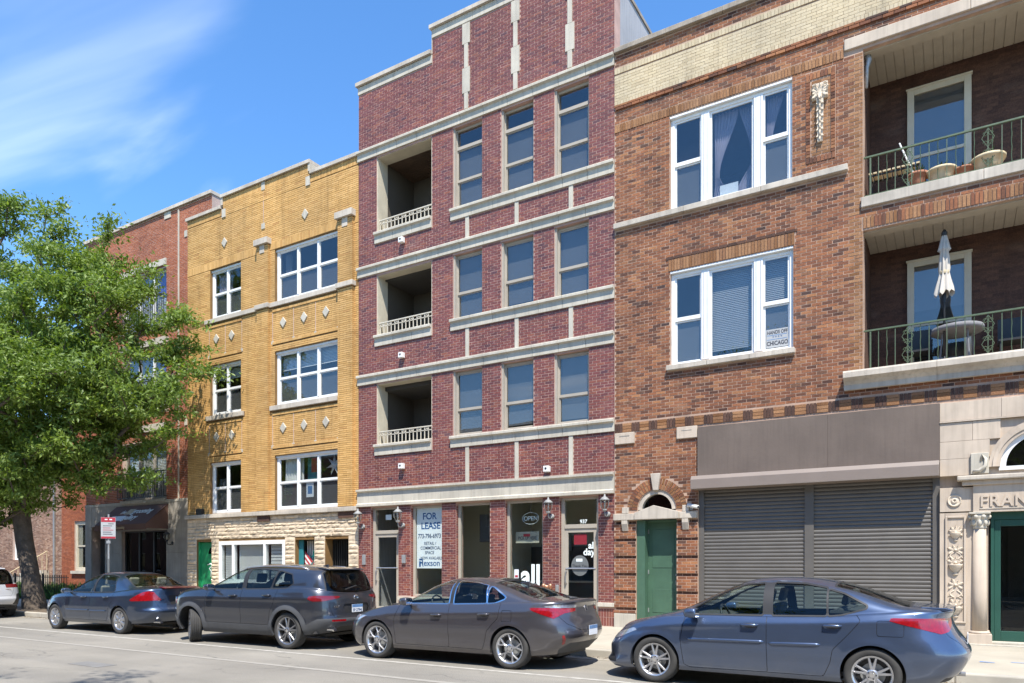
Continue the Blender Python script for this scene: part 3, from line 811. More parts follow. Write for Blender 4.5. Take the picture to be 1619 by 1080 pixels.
# balconies
def balcony(z0, z1, lamp_z):
    a, b = BAL
    dpt = 1.7
    fl = z0-0.62
    mb = MB()
    mb.quad((a-.02, .34, fl), (a-.02, dpt, fl), (a-.02, dpt, z1+.06), (a-.02, .34, z1+.06)[:3])
    mb.quad((b+.02, dpt, fl), (b+.02, .34, fl), (b+.02, .34, z1+.06), (b+.02, dpt, z1+.06))
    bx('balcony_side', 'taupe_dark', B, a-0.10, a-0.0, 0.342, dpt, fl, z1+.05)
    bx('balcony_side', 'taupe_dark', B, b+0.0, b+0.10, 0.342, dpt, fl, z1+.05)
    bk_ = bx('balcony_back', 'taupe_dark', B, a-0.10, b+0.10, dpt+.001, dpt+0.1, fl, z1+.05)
    d = MB(); ring(d, b-0.75, b-0.02, fl, fl+2.1, dpt-0.05, dpt, 0.06); d = d.build('balcony_door', 'cream_paint', B)
    bx('pane', 'glass', d, b-0.69, b-0.08, dpt-.03, dpt-.024, fl+.06, fl+2.04)
    bx('balcony_floor', 'concrete', B, a-0.1, b+0.1, 0.342, dpt, fl-.12, fl-.001)
    for k in range(13):
        yy = 0.345+k*(dpt-.35)/13
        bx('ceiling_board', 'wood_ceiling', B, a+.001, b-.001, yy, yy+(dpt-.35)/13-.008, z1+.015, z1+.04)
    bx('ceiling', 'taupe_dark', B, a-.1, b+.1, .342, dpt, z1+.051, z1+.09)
    MB().lathe([(.11, 0), (.11, .012), (.07, .02)][::-1], (-12.65, .95, z1-.006), 14).build('ceiling_light', 'white_paint', B)
    # cream liners of the opening, stone ledge, railing
    bx('jamb', 'cream_paint', B, a+.001, a+0.03, 0.02, 0.45, z0, z1); bx('jamb', 'cream_paint', B, b-0.03, b-.001, 0.02, 0.45, z0, z1)
    bx('head_board', 'cream_paint', B, a+.03, b-.03, 0.02, 0.45, z1-.012, z1+.012)
    bx('ledge', 'cream_paint', B, a+.03, b-.03, 0.0, 0.342, z0-.30, z0+.02)
    r = thing('balcony_railing', {5.12: 'cream railing with crossed struts on the lowest burgundy balcony', 8.30: 'cream railing with crossed struts on the middle burgundy balcony', 11.30: 'cream railing with crossed struts on the top burgundy balcony'}[z0], 'railing', ((a+b)/2, 0.1, z0+.02), 'railings of the burgundy balconies')
    zb_, zt_ = z0+.021, z0+.40
    bx('top_rail', 'iron_cream', r, a+.031, b-.031, 0.08, 0.12, zt_-.03, zt_)
    bx('mid_rail', 'iron_cream', r, a+.031, b-.031, 0.09, 0.11, zt_-.13, zt_-.11)
    bx('bottom_rail', 'iron_cream', r, a+.031, b-.031, 0.09, 0.11, zb_, zb_+.02)
    n = 14
    for i in range(n+1):
        xx = a+.06+(b-a-.12)*i/n
        bx('baluster', 'iron_cream', r, xx-.011, xx+.011, 0.09, 0.11, zb_+.02, zt_-.03)
        if i < n and i % 2 == 0:
            x2 = a+.06+(b-a-.12)*(i+1)/n
            m_ = MB(); m_.tube([(xx, .1, zt_-.11), (x2, .1, zt_-.03)], .009, 5); m_.tube([(xx, .1, zt_-.03), (x2, .1, zt_-.11)], .009, 5)
            m_.build('cross_strut', 'iron_cream', r)
for z0, z1, zt, tr in FL: balcony(z0, z1, zt)
# storefront
def storefront(i, fmat='taupe'):
    a, b, z0 = GO[i]
    return window(B, a, b, z0, 3.29, 0.10, fmat, fw=0.07, dep=0.1, glass='glass_shop', name='shop_window')
sw = [storefront(i) for i in (1, 2, 3)]
def shop_door(i, lab):
    a, b, z0 = GO[i]
    f = MB(); ring(f, a, b, 0.14, 3.29, 0.10, 0.20, 0.09, 0.02, 0.06); f.box(a+.09, b-.09, 0.095, 0.2, 2.52, 2.62)
    d0 = f.build('shop_entrance', 'taupe', B, bevel=.005); d0['label'] = lab
    bx('transom_pane', 'glass_shop', d0, a+.09, b-.09, 0.14, 0.146, 2.62, 3.23)
    d = MB(); ring(d, a+.09, b-.09, 0.16, 2.52, 0.12, 0.17, 0.09, 0.24, 0.10); d = d.build('door', 'taupe', d0, bevel=.004)
    bx('pane', 'glass_shop', d0, a+.18, b-.18, 0.14, 0.146, 0.40, 2.42)
    MB().tube([(a+.12, .115, 1.53), (b-.12, .115, 1.53)], .016, 8).build('push_bar', 'alu', d0)
    hx = a+.14
    MB().tube([(hx, .12, 1.16), (hx, .05, 1.18), (hx, .05, 1.44), (hx, .12, 1.46)], .016, 8).build('pull_handle', 'alu', d0)
    bx('threshold', 'limestone', d0, a-.02, b+.02, -.10, 0.2, 0.125, 0.155 if i else 0.2)
    return d0
ed0 = shop_door(0, 'glazed entrance door at the left end of the burgundy storefront')
ed1 = shop_door(4, 'glazed entrance door with white lettering at the right end of the storefront')
# shop room behind the glass
bx('shop_back', 'shop_wall', B, bx0+.2, bx1-.2, 1.75, 1.85, 0.1, 3.45)
bx('shop_ceiling', 'shop_wall', B, bx0+.2, bx1-.2, 0.342, 1.75, 3.36, 3.44)
bx('shop_floor', 'concrete', B, bx0+.2, bx1-.2, 0.342, 1.75, 0.08, 0.15)
bx('shop_divider', 'shop_wall', B, -13.44, -13.36, 0.342, 1.75, 0.15, 3.36)
bx('shop_divider', 'shop_wall', B, -10.3, -10.22, 0.342, 1.75, 0.15, 3.36)
bx('wainscot', 'shop_dark', B, -10.2, -7.2, 1.69, 1.75, 0.15, 2.12)
cnt = bx('shop_counter', 'shop_dark', B, -9.8, -8.0, 1.2, 1.6, 0.15, 1.15); bx('counter_top', 'limestone', cnt, -9.85, -7.95, 1.15, 1.65, 1.151, 1.19)
bx('dark_screen', 'shop_dark', B, -11.32, -10.95, 0.75, 0.8, 2.25, 3.02)
bx('menu_board', 'sticker_grey', B, -9.75, -8.9, 1.62, 1.68, 2.0, 2.4)
# lettering and signs on the glass
t = thing('lease_sign', 'white FOR LEASE poster with blue lettering behind the storefront glass', 'sign', (-12.55, 0.15, 1.5))
bx('board', 'sign_white', t, -13.07, -12.135, 0.165, 0.172, 1.52, 3.22)
yt = 0.1625
text('lettering', 'FOR', .26, 'ink_blue', t, (-12.62, yt, 2.90), .001, .02)
text('lettering', 'LEASE', .26, 'ink_blue', t, (-12.58, yt, 2.63), .001, .02)
text('lettering', '773-796-6973', .175, 'ink_navy', t, (-13.03, yt, 2.37), .001, .014, 'LEFT', sx=.82)
text('lettering', 'RETAIL /', .125, 'ink_navy', t, (-12.60, yt, 2.18), .001, .008, sx=.92)
text('lettering', 'COMMERCIAL', .125, 'ink_navy', t, (-12.58, yt, 2.05), .001, .008, sx=.92)
text('lettering', 'SPACE', .125, 'ink_navy', t, (-12.62, yt, 1.92), .001, .008, sx=.92)
text('lettering', 'NOW AVAILABLE', .115, 'ink_navy', t, (-12.55, yt, 1.77), .001, .008, sx=.86)
text('lettering', 'exson', .24, 'ink_blue', t, (-12.83, yt, 1.59), .001, .008, 'LEFT')
mb = MB(); mb.box(-12.99, -12.86, yt, yt+.002, 1.745, 1.79); mb.box(-12.89, -12.85, yt, yt+.002, 1.66, 1.745); mb.box(-12.99, -12.93, yt, yt+.002, 1.565, 1.72); mb.box(-12.93, -12.86, yt, yt+.002, 1.66, 1.70)
mb.quad((-12.90, yt, 1.66), (-12.86, yt, 1.57), (-12.83, yt, 1.57), (-12.86, yt, 1.67)); mb.build('lettering', 'ink_blue', t)
t = thing('open_sign', 'white oval neon OPEN sign hanging in the third shop window', 'sign', (-9.37, .2, 2.6))
mb = MB(); mb.tube([(-9.37+.24*math.cos(k*.2618), .2, 2.82+.15*math.sin(k*.2618)) for k in range(25)], .006, 5); mb.build('tube_ring', 'vinyl_white', t)
text('lettering', 'OPEN', .16, 'vinyl_white', t, (-9.37, .2, 2.765), .003, 0)
bx('chain', 'galv', t, -9.372, -9.368, .2, .204, 2.97, 3.22)
t = thing('pickup_sign', 'framed PICK UP HERE board hanging inside the third shop window', 'sign', (-9.52, .4, 2.2))
mb = MB(); ring(mb, -9.95, -9.22, .40, .41, 2.18, 2.5, .012); mb.build('frame', 'ink_dark', t)
bx('board', 'shop_wall', t, -9.938, -9.232, .403, .408, 2.192, 2.488)
text('lettering', 'PICK UP HERE', .125, 'ink_dark', t, (-9.585, .401, 2.28), .001, .01, sx=.72)
bx('red_tag', 'ink_red', t, -9.70, -9.50, .396, .40, 2.36, 2.43)
t = thing('window_lettering', 'large white word all on the third shop window pane', 'lettering', (-9.2, .13, 1.1))
text('lettering', 'all', .78, 'vinyl_white', t, (-9.62, .134, 1.08), .0015, .03, 'LEFT', sx=.86)
t = thing('window_notice', 'small white and red notice at the bottom of the third shop window', 'notice', (-9.74, .13, 1.3))
bx('sheet', 'plate_white', t, -9.82, -9.69, .134, .1375, 1.27, 1.50); bx('print', 'ink_red', t, -9.80, -9.71, .1325, .1338, 1.29, 1.35)
t = thing('door_lettering', 'white words all day on the right shop door glass', 'lettering', (-7.63, .13, 1.9))
text('lettering', 'all', .23, 'vinyl_white', t, (-7.60, .136, 2.02), .001, .028); text('lettering', 'day', .23, 'vinyl_white', t, (-7.68, .136, 1.86), .001, .028)
t = thing('door_sticker', 'grey round Thank You sticker on the right shop door glass', 'sticker', (-7.9, .13, 1.6))
mb = MB(); mb.prism_y([(-7.93+.235*math.cos(k*.2244), 1.60+.255*math.sin(k*.2244)) for k in range(28)], .1365, .1385); mb.build('disc', 'sticker_grey', t)
text('lettering', 'Thank You', .095, 'ink_dark', t, (-7.93, .134, 1.56), .001, .012)
bx('white_tag', 'vinyl_white', t, -8.03, -7.86, .1345, .136, 1.70, 1.77)
bx('door_note', 'vinyl_white', ed1, -8.12, -7.74, .1345, .136, .625, .645)
bx('red_notice', 'ink_red', ed1, -8.10, -7.75, .155, .16, 2.12, 2.38)
text('house_number', '937', .13, 'vinyl_white', ed1, (-7.83, .135, 2.645), .001, .02)
bx('number_card', 'plate_white', ed0, -14.22, -14.0, .155, .16, 2.93, 3.08)
# wall boxes and lanterns, standpipe, buzzer
def wall_box(x, z, lab):
    t = thing('wall_light', lab, 'light', (x, 0, z), 'small white wall boxes', world=False)
    bx('housing', 'white_paint', t, -.075, .075, -.15, -.015, -.075, .075, bevel=.012)
    MB().lathe([(.03, -.001), (.03, .004)], (0, -.153, .01), 12, 'y').build('lens', 'ink_dark', t)
    bx('bracket', 'white_paint', t, -.05, .05, -.0149, 0.01, -.05, .05)
wall_box(-13.43, 10.84, 'small white wall box below the top burgundy balcony')
wall_box(-13.43, 7.57, 'small white wall box below the middle burgundy balcony')
wall_box(-13.43, 4.42, 'small white wall box below the lowest burgundy balcony')
wall_box(-8.74, 4.02, 'small white wall box above the right half of the shop cornice')
def lantern(x, z, lab, y=0.0, grey='lantern_grey', s=1.0):
    t = thing('wall_lantern', lab, 'lantern', (x, y, z), 'carriage lanterns on the storefront piers', world=False)
    MB().lathe([(.055*s, -.02), (.06*s, 0), (.05*s, .02)], (0, -.02, -.16*s), 12, 'y').build('back_plate', grey, t, True)
    MB().tube([(0, -.02, -.16*s), (0, -.10*s, -.22*s), (0, -.20*s, -.20*s), (0, -.22*s, -.10*s)], .014*s, 7).build('arm', grey, t, True)
    MB().lathe([(.02*s, -.11*s), (.055*s, -.08*s), (.05*s, -.05*s)], (0, -.22*s, 0), 10).build('cup', grey, t)
    MB().lathe([(.055*s, -.05*s), (.095*s, .02*s), (.10*s, .10*s), (.085*s, .15*s)], (0, -.22*s, 0), 8).build('globe', 'lantern_glass', t, True)
    mb = MB()
    for k in range(6):
        a = k*math.pi/3; c, s_ = math.cos(a), math.sin(a)
        mb.tube([(.056*s*c, -.22*s+.056*s*s_, -.05*s), (.097*s*c, -.22*s+.097*s*s_, .02*s), (.102*s*c, -.22*s+.102*s*s_, .10*s), (.087*s*c, -.22*s+.087*s*s_, .15*s)], .006*s, 4)
    mb.build('cage', grey, t)
    MB().lathe([(.11*s, .14*s), (.115*s, .16*s), (.06*s, .21*s), (.025*s, .23*s), (.02*s, .27*s), (.005*s, .29*s)], (0, -.22*s, 0), 10).build('cap', grey, t, True)
    MB().lathe([(.012*s, -.04*s), (.02*s, .02*s), (.012*s, .08*s)], (0, -.22*s, 0), 8).build('bulb', 'white_paint', t)
lantern(-14.93, 2.93, 'grey carriage lantern on the leftmost brick pier beside the stone house', s=1.15)
lantern(-13.42, 2.93, 'grey carriage lantern on the pier left of the FOR LEASE poster', s=1.15)
lantern(-8.62, 3.0, 'grey carriage lantern on the pier left of the all day door', s=1.05)
lantern(-7.10, 3.0, 'grey carriage lantern on the last pier right of the all day door', s=1.05)
t = thing('standpipe', 'copper twin fire hose inlet on the storefront pier behind the grey sedan', 'standpipe', (-8.68, 0, 1.0))
MB().lathe([(.06, -.06), (.06, 0.0)], (-8.68, -.0, 1.06), 12, 'y').build('flange', 'copper', t)
MB().tube([(-8.68, 0, 1.06), (-8.68, -.1, 1.06), (-8.76, -.18, 1.10)], .035, 8).build('inlet', 'copper', t, True)
MB().tube([(-8.68, -.1, 1.06), (-8.60, -.18, 1.10)], .035, 8).build('inlet', 'copper', t, True)
for sx in (-8.775, -8.585): MB().ball((sx, -.19, 1.105), .045).build('cap', 'copper', t, True)
bx('intercom', 'galv', B, -13.45, -13.33, -.06, 0, 1.66, 1.9, bevel=.01); bx('buzzer', 'galv', B, -14.97, -14.85, -.04, 0, 1.62, 1.92, bevel=.01)
bx('mail_slot', 'galv', B, -8.52, -8.44, -.05, 0, .92, 1.12, bevel=.01)

# ================================================================== C: YELLOW BRICK FLATS
Cc = thing('apartment_building', 'three-storey yellow brick building with stone diamonds and rough stone ground floor', 'building', (-19.2, 0, 0.13), 'buildings along the street')
cx0, cx1 = -23.25, -15.135
CW = [(-22.0, -20.40), (-18.75, -15.94)]
CF = [(3.38, 5.13), (6.75, 8.48), (10.09, 11.78)]
CG = [(-22.74, -21.92, .10, 2.42), (-21.53, -18.27, 1.0, 2.42), (-17.82, -16.96, .10, 2.41), (-16.51, -15.53, .10, 2.41)]
holes = [(a, b, z0, z1) for a, b in CW for z0, z1 in CF] + CG
step = [(cx0-1, -21.33, 13.75, 15), (-17.18, cx1+1, 13.75, 15)]
wall_slab('wall', 'mortar_yellow', Cc, cx0, cx1, 0.13, 14.11, 0.0, 0.34, holes+step)
piers = [(-19.50, -18.97), (-15.88, -15.30)]
tr = holes + step + [(cx0-1, cx1+1, 13.5, 13.75), (-21.33, -17.18, 13.75, 14.11), (cx0-1, cx1+1, 11.80, 12.04), (cx0-1, cx1+1, 9.92, 10.08)]
tr += [(-22.2, -20.2, 6.57, 6.74), (-18.95, -15.92, 6.57, 6.74)]
for a, b in piers: tr.append((a, b, 3.3, 12.0))
spand = []
for x0_, x1_ in ((-22.05, -20.35), (-18.85, -15.95)):
    for z0_, z1_ in ((8.72, 9.86), (5.36, 6.52)): spand.append((x0_, x1_, z0_, z1_))
def thin_keep(*_): return True
kw = dict(ch=0.0610, bl=0.29, jt=0.0105)
yb = lay(cx0, cx1, 3.36, 14.11, tr + spand, **kw)
def yellow_wall(bricks, y, n_pick):
    sel = sorted(range(len(bricks)), key=lambda i: -bricks[i][0])
    sel = [i for i in sel if abs(bricks[i][1]-bricks[i][0]-.2795) < 1e-4 and 4 < bricks[i][2] < 12][:n_pick]
    ss = set(sel)
    brick_mesh('bricks', [q for i, q in enumerate(bricks) if i not in ss], y, 'brick_yellow', Cc, .009, .002)
    me = bpy.data.meshes.new('brick'); a, c, d = .13975, .02525, .013
    me.from_pydata([(-a,0,-c),(a,0,-c),(a,0,c),(-a,0,c),(-a,d,-c),(a,d,-c),(a,d,c),(-a,d,c)], [], [(0,1,2,3),(1,0,4,5),(2,1,5,6),(3,2,6,7),(0,3,7,4)])
    me.materials.append(M['brick_yellow']); og = ORG[Cc.name]
    for i in sel:
        q = bricks[i]; o = bpy.data.objects.new('brick', me); COL.objects.link(o); o.parent = Cc
        o.location = ((q[0]+q[1])/2-og.x, y-.009+nrng.uniform(-.002, .002)-og.y, (q[2]+q[3])/2-og.z)
yellow_wall(yb, 0.0, 300)
sb = soldiers(cx0, -21.33, 13.52, 13.75, .06) + soldiers(-17.18, cx1, 13.52, 13.75, .06) + soldiers(-21.33, -17.18, 13.86, 14.10, .06)
sb += lay(-21.33, -17.18, 13.50, 13.86, [], **kw)
for a, b in ((cx0, piers[0][0]), (piers[0][1], piers[1][0]), (piers[1][1], cx1)): sb += soldiers(a, b, 11.80, 12.04, .06)
sb += lay(cx0, cx1, 12.04, 12.04)
brick_mesh('soldier_bricks', sb, -0.004, 'brick_yellow', Cc, .012, .002)
for a, b in piers:                      # projecting piers
    bx('pier', 'mortar_yellow', Cc, a, b, -0.10, 0.02, 3.34, 12.0)
    brick_mesh('pier_bricks', lay(a-.009, b+.009, 3.36, 12.0, [(a-.1, b+.1, 9.90, 10.10)], **kw), -0.10, 'brick_yellow', Cc, .009, .002, back=.11)
    stones('pier_cap', 'limestone_old', Cc, a-.06, b+.06, -.20, 0.02, 12.0, 12.19, step=2)
    bx('cap_drop', 'limestone_old', Cc, (a+b)/2-.11, (a+b)/2+.11, -.125, -.05, 11.74, 11.999)
# spandrel panels: framed fields with diamonds
for x0_, x1_, z0_, z1_ in spand:
    brick_mesh('panel_bricks', lay(x0_, x1_, z0_+.09, z1_-.09, [], **kw), .0, 'brick_yellow', Cc, .004, .0015)
    fr_ = soldiers(x0_, x1_, z0_, z0_+.09, .2) + soldiers(x0_, x1_, z1_-.09, z1_, .2)
    brick_mesh('panel_frame', fr_, -.014, 'brick_yellow', Cc, .012, .001, back=.02)
    k_ = 3 if x1_-x0_ > 2 else 2
    for i in range(k_+1):
        xx = x0_+(x1_-x0_)*i/k_
        bx('panel_stone', 'limestone', Cc, xx-.05, xx+.05, -.022, .02, z0_+.02, z0_+.12)
        bx('panel_line', 'mortar_grey', Cc, xx-.008, xx+.008, -.012, .0, z0_+.12, z1_-.1)
def diamond(x, z):
    MB().prism_y([(x, z-.17), (x+.145, z), (x, z+.17), (x-.145, z)], -.04, .01).build('diamond_stone', 'limestone', Cc, bevel=.008)
for z_ in (9.37, 6.00):
    for x_ in (-18.35, -17.41, -16.46, -21.66, -20.86): diamond(x_, z_)
diamond(-21.23, 12.58); diamond(-17.36, 12.58)
bx('panel_stone', 'limestone', Cc, -19.37, -19.21, -.03, .01, 13.85, 14.10); bx('panel_stone', 'limestone', Cc, -19.37, -19.21, -.03, .01, 12.58, 12.76)
bx('panel_line', 'mortar_grey', Cc, -19.30, -19.28, -.013, 0, 12.76, 13.85)
for xx in (-21.33, -17.30): bx('panel_stone', 'limestone', Cc, xx-.02, xx+.16, -.04, .01, 13.44, 13.72)
stones('coping_stone', 'limestone_old', Cc, cx0-.04, -21.40, -.08, .40, 13.755, 13.86, step=.95)
stones('coping_stone', 'limestone_old', Cc, -17.12, cx1, -.08, .40, 13.755, 13.86, step=.95)
stones('coping_stone', 'limestone_old', Cc, -21.40, -17.12, -.08, .40, 14.112, 14.22, step=.95)
bx('coping_stone', 'limestone_old', Cc, -21.40, -21.30, -.05, .40, 13.865, 14.11); bx('coping_stone', 'limestone', Cc, -17.21, -17.12, -.05, .5, 13.865, 14.11)
# sills and ledge
for a, b, yf in ((-22.25, -19.50, -.07), (-19.56, -18.91, -.17), (-18.91, -15.94, -.07), (-15.94, -15.24, -.17)):
    bx('sill_stone', 'limestone_old', Cc, a+.002, b-.002, yf, .12, 9.93, 10.075, bevel=.008)
bx('sill_stone', 'limestone_old', Cc, -22.18, -20.25, -.08, .12, 6.59, 6.74, bevel=.008)
bx('sill_stone', 'limestone_old', Cc, -18.93, -15.93, -.08, .12, 6.59, 6.74, bevel=.008)
stones('ledge_stone', 'limestone_old', Cc, cx0, cx1, -.14, .12, 3.22, 3.355, step=1.1, bevel=.015)
shell(Cc, cx0+.001, cx1-.001, 14, 13.75, [3.2, 6.5, 9.85], y0=.342)
# windows
cwin = {}
for i, (z0, z1) in enumerate(CF):
    for j, (a, b) in enumerate(CW):
        w = window(Cc, a, b, z0, z1, 0.09, 'white_frame', cols=2 if j == 0 else 3, rail=.5, fw=.10, mw=.07, dep=.1)
        bx('head_board', 'white_frame', w, a, b, .05, .0899, z1-.07, z1-.002)
        cwin[(i, j)] = w
        bx('insect_screen', 'screen_dark', w, a+.1, b-.1, .178, .181, z0+.1, z0+(z1-z0)*.49)
slat_blind(cwin[(1, 0)], -21.9, -20.5, 8.0, 8.38, .25); slat_blind(cwin[(1, 1)], -18.65, -16.05, 7.9, 8.38, .25)
drape(cwin[(2, 0)], -21.9, -21.2, 10.1, 11.7, .28, 'curtain', 6); drape(cwin[(0, 1)], -18.6, -17.75, 3.45, 5.05, .28, 'white_paint', 7)
drape(cwin[(2, 1)], -18.6, -18.3, 10.1, 11.7, .30, 'blind_grey', 3); drape(cwin[(0, 0)], -21.9, -21.45, 3.45, 4.6, .3, 'blind_grey', 4)
t = thing('paper_star', 'white paper star lantern hanging in the lowest right yellow-brick window', 'star', (-16.45, .3, 4.4))
mb = MB()
pts = [(-16.42+(.36 if k % 2 == 0 else .12)*math.sin(k*math.pi/7), 4.72+(.36 if k % 2 == 0 else .12)*math.cos(k*math.pi/7)) for k in range(14)]
for k in range(14):
    p_, q_ = pts[k], pts[(k+1) % 14]
    mb.quad((-16.42, .22, 4.72), (q_[0], .3, q_[1]), (p_[0], .3, p_[1])); mb.quad((-16.42, .38, 4.72), (p_[0], .3, p_[1]), (q_[0], .3, q_[1]))
mb.build('rays', 'flag_white', t); bx('cord', 'flag_white', t, -16.424, -16.416, .3, .304, 5.05, 5.2)
t = thing('wall_hanging', 'red and teal cloth hanging in the lowest right yellow-brick window', 'cloth', (-17.4, .35, 4.3))
mb = MB(); mb.box(-17.62, -17.2, .34, .35, 4.35, 5.0); mb.build('cloth', 'teal_door', t); bx('stripe', 'flag_red', t, -17.45, -17.05, .33, .339, 4.55, 5.0)
t = thing('window_paper', 'white paper notice taped low in the lowest right yellow-brick window', 'notice', (-17.2, .2, 3.6))
bx('sheet', 'plate_white', t, -17.5, -17.18, .165, .168, 3.75, 4.2); bx('print', 'plate_blue', t, -17.44, -17.24, .163, .1645, 3.85, 4.1)
bx('vent_box', 'iron_black', Cc, -22.62, -22.32, -.14, -.012, 3.37, 3.56, bevel=.01)
# rough stone ground floor: each stone its own block
z = 0.14
row = 0
cg = [(a, b, z0, z1) for a, b, z0, z1 in CG]
nst = 0
bx('stone_backing', 'mortar_grey', Cc, cx0, -22.741, -.004, -.0005, .14, 3.22)
while z < 3.20:
    hgt = rng.choice((.085, .11, .13, .155)); z1_ = min(z+hgt, 3.215)
    if 3.215-z1_ < .05: z1_ = 3.215
    segs = [(cx0, cx1)]
    for h in cg:
        if min(z1_, h[3])-max(z, h[2]) <= .02: continue
        ns = []
        for a, b in segs:
            if h[1] <= a or h[0] >= b: ns.append((a, b)); continue
            if h[0] > a: ns.append((a, h[0]))
            if h[1] < b: ns.append((h[1], b))
        segs = ns
    for a, b in segs:
        x = a
        while x < b-.01:
            w_ = rng.uniform(.26, .62); e = min(x+w_, b)
            if b-e < .14: e = b
            nx_, nz_ = 6, 3
            mb = MB(); dep = rng.uniform(.018, .05)
            for jj in range(nz_+1):
                for ii in range(nx_+1):
                    ed = ii in (0, nx_) or jj in (0, nz_)
                    mb.v.append((x+.004+(e-x-.008)*ii/nx_+(0 if ed else rng.uniform(-.012, .012)), -(.012 if ed else dep*rng.uniform(.55, 1.15))-.004, z+.004+(z1_-z-.008)*jj/nz_))
            for jj in range(nz_):
                for ii in range(nx_):
                    q = jj*(nx_+1)+ii; mb.f.append((q, q+1, q+nx_+2, q+nx_+1))
            k0 = len(mb.v)
            cs = [0, nx_, (nz_+1)*(nx_+1)-1, nz_*(nx_+1)]
            for c_ in cs: v_ = mb.v[c_]; mb.v.append((v_[0], .02, v_[2]))
            for q in range(4): mb.f.append((cs[(q+1) % 4], cs[q], k0+q, k0+(q+1) % 4))
            mb.build('stone', 'rock_face', Cc); nst += 1
            x = e
    z = z1_
for a, b in ((piers[0]), (piers[1])): bx('pier_foot', 'brick_dark', Cc, a-.02, b+.02, -.075, -.03, 3.03, 3.215)
# ground floor openings
d = bx('green_door', 'green_bright', Cc, -22.72, -21.94, .12, .17, .15, 2.40); bx('door_frame', 'green_bright', d, -22.74, -22.66, .06, .1199, .15, 2.41); bx('door_frame', 'green_bright', d, -22.0, -21.92, .06, .1199, .15, 2.41)
mb = MB(); mb.prism_y([(-22.1+.16*math.cos(k*.3142), 2.0+.22*math.sin(k*.3142)) for k in range(11)], .112, .119); mb.build('fanlight', 'glass_dark', d)
MB().ball((-22.05, .09, 1.1), .035).build('knob', 'alu', d, True)
MB().tube([(-22.30, .116, 1.62), (-22.12, .116, 1.66), (-22.08, .116, 1.55), (-22.2, .116, 1.5), (-22.1, .116, 1.38), (-22.14, .116, 1.2)], .022, 5).build('paint_smear', 'vinyl_white', d, True)
w = window(Cc, -21.53, -18.27, 1.0, 2.42, -.02, 'white_frame', cols=3, widths=[.2, .52, .28], fw=.13, mw=.09, dep=.14)
slat_blind(w, -21.38, -20.78, 1.1, 2.3, .14, pitch=.06); bx('roller_blind', 'blind_white', w, -20.68, -19.22, .16, .165, 1.1, 2.3)
slat_blind(w, -19.1, -18.42, 1.1, 2.3, .14, 'blind_white', .11)
bx('sill_stone', 'limestone_old', Cc, -21.6, -18.2, -.1, .1, .88, .999, bevel=.01)
for k, (a, b, z0, z1) in enumerate(CG[2:]):
    bx('passage_side', 'shop_dark', Cc, a-.06, a-.001, .342, 1.4, .14, z1); bx('passage_side', 'shop_dark', Cc, b+.001, b+.06, .342, 1.4, .14, z1)
    bx('passage_back', 'dark_room', Cc, a, b, 1.401, 1.45, .14, z1)
    bx('passage_ceiling', 'shop_dark', Cc, a-.06, b+.06, .342, 1.4, z1+.001, z1+.06)
    bx('passage_step', 'concrete', Cc, a, b, .0, 1.4, .10, .30)
d = bx('teal_door', 'teal_door', Cc, -17.81, -17.62, .14, .18, .30, 2.40)
g = thing('security_gate', 'white barred gate in the doorway with the striped flag', 'gate', (-17.3, .31, .3))
for i in range(7): bx('bar', 'white_paint', g, -17.60+i*.095, -17.565+i*.095, .30, .32, .31, 2.38)
bx('rail', 'white_paint', g, -17.62, -16.97, .295, .325, 1.3, 1.35); bx('rail', 'white_paint', g, -17.62, -16.97, .295, .325, .31, .36)
g = thing('security_gate', 'black barred gate in the doorway beside the burgundy building', 'gate', (-16.0, .3, .3))
for i in range(11): bx('bar', 'iron_black', g, -16.49+i*.092, -16.465+i*.092, .30, .32, .31, 2.38)
bx('rail', 'iron_black', g, -16.5, -15.54, .295, .325, 1.3, 1.35); bx('rail', 'iron_black', g, -16.5, -15.54, .295, .325, .31, .36)
t = thing('flag', 'red and white striped flag hung on a slant in the teal doorway', 'flag', (-17.3, .3, 1.3))
for k in range(6):
    o_ = k*.09
    MB().prism_y([(-17.62, 2.06-o_-.09), (-17.18, 1.62-o_-.09), (-17.18, 1.62-o_), (-17.62, 2.06-o_)], .22, .226).build('stripe', 'flag_red' if k % 2 == 0 else 'flag_white', t)
t = thing('tinsel_bunting', 'shiny teal tinsel decoration hanging in the flag doorway', 'decoration', (-17.1, .2, 1.2))
for k in range(46):
    c_ = (-17.10+rng.gauss(0, .06), .14+rng.gauss(0, .04), rng.uniform(1.3, 2.1))
    mb = MB(); a_ = rng.uniform(0, 6.28); l_ = rng.uniform(.05, .12)
    mb.quad((c_[0], c_[1], c_[2]), (c_[0]+l_*math.cos(a_), c_[1]-.02, c_[2]-l_*.6), (c_[0]+l_*math.cos(a_)+.02, c_[1]+.01, c_[2]-l_*.9), (c_[0]-.02, c_[1]+.015, c_[2]-.05))
    if k == 0: acc = MB()
    n0 = len(acc.v); acc.v += mb.v; acc.f += [tuple(i+n0 for i in f_) for f_ in mb.f]
o = acc.build('strands', 'tinsel', t); o['kind'] = 'stuff'

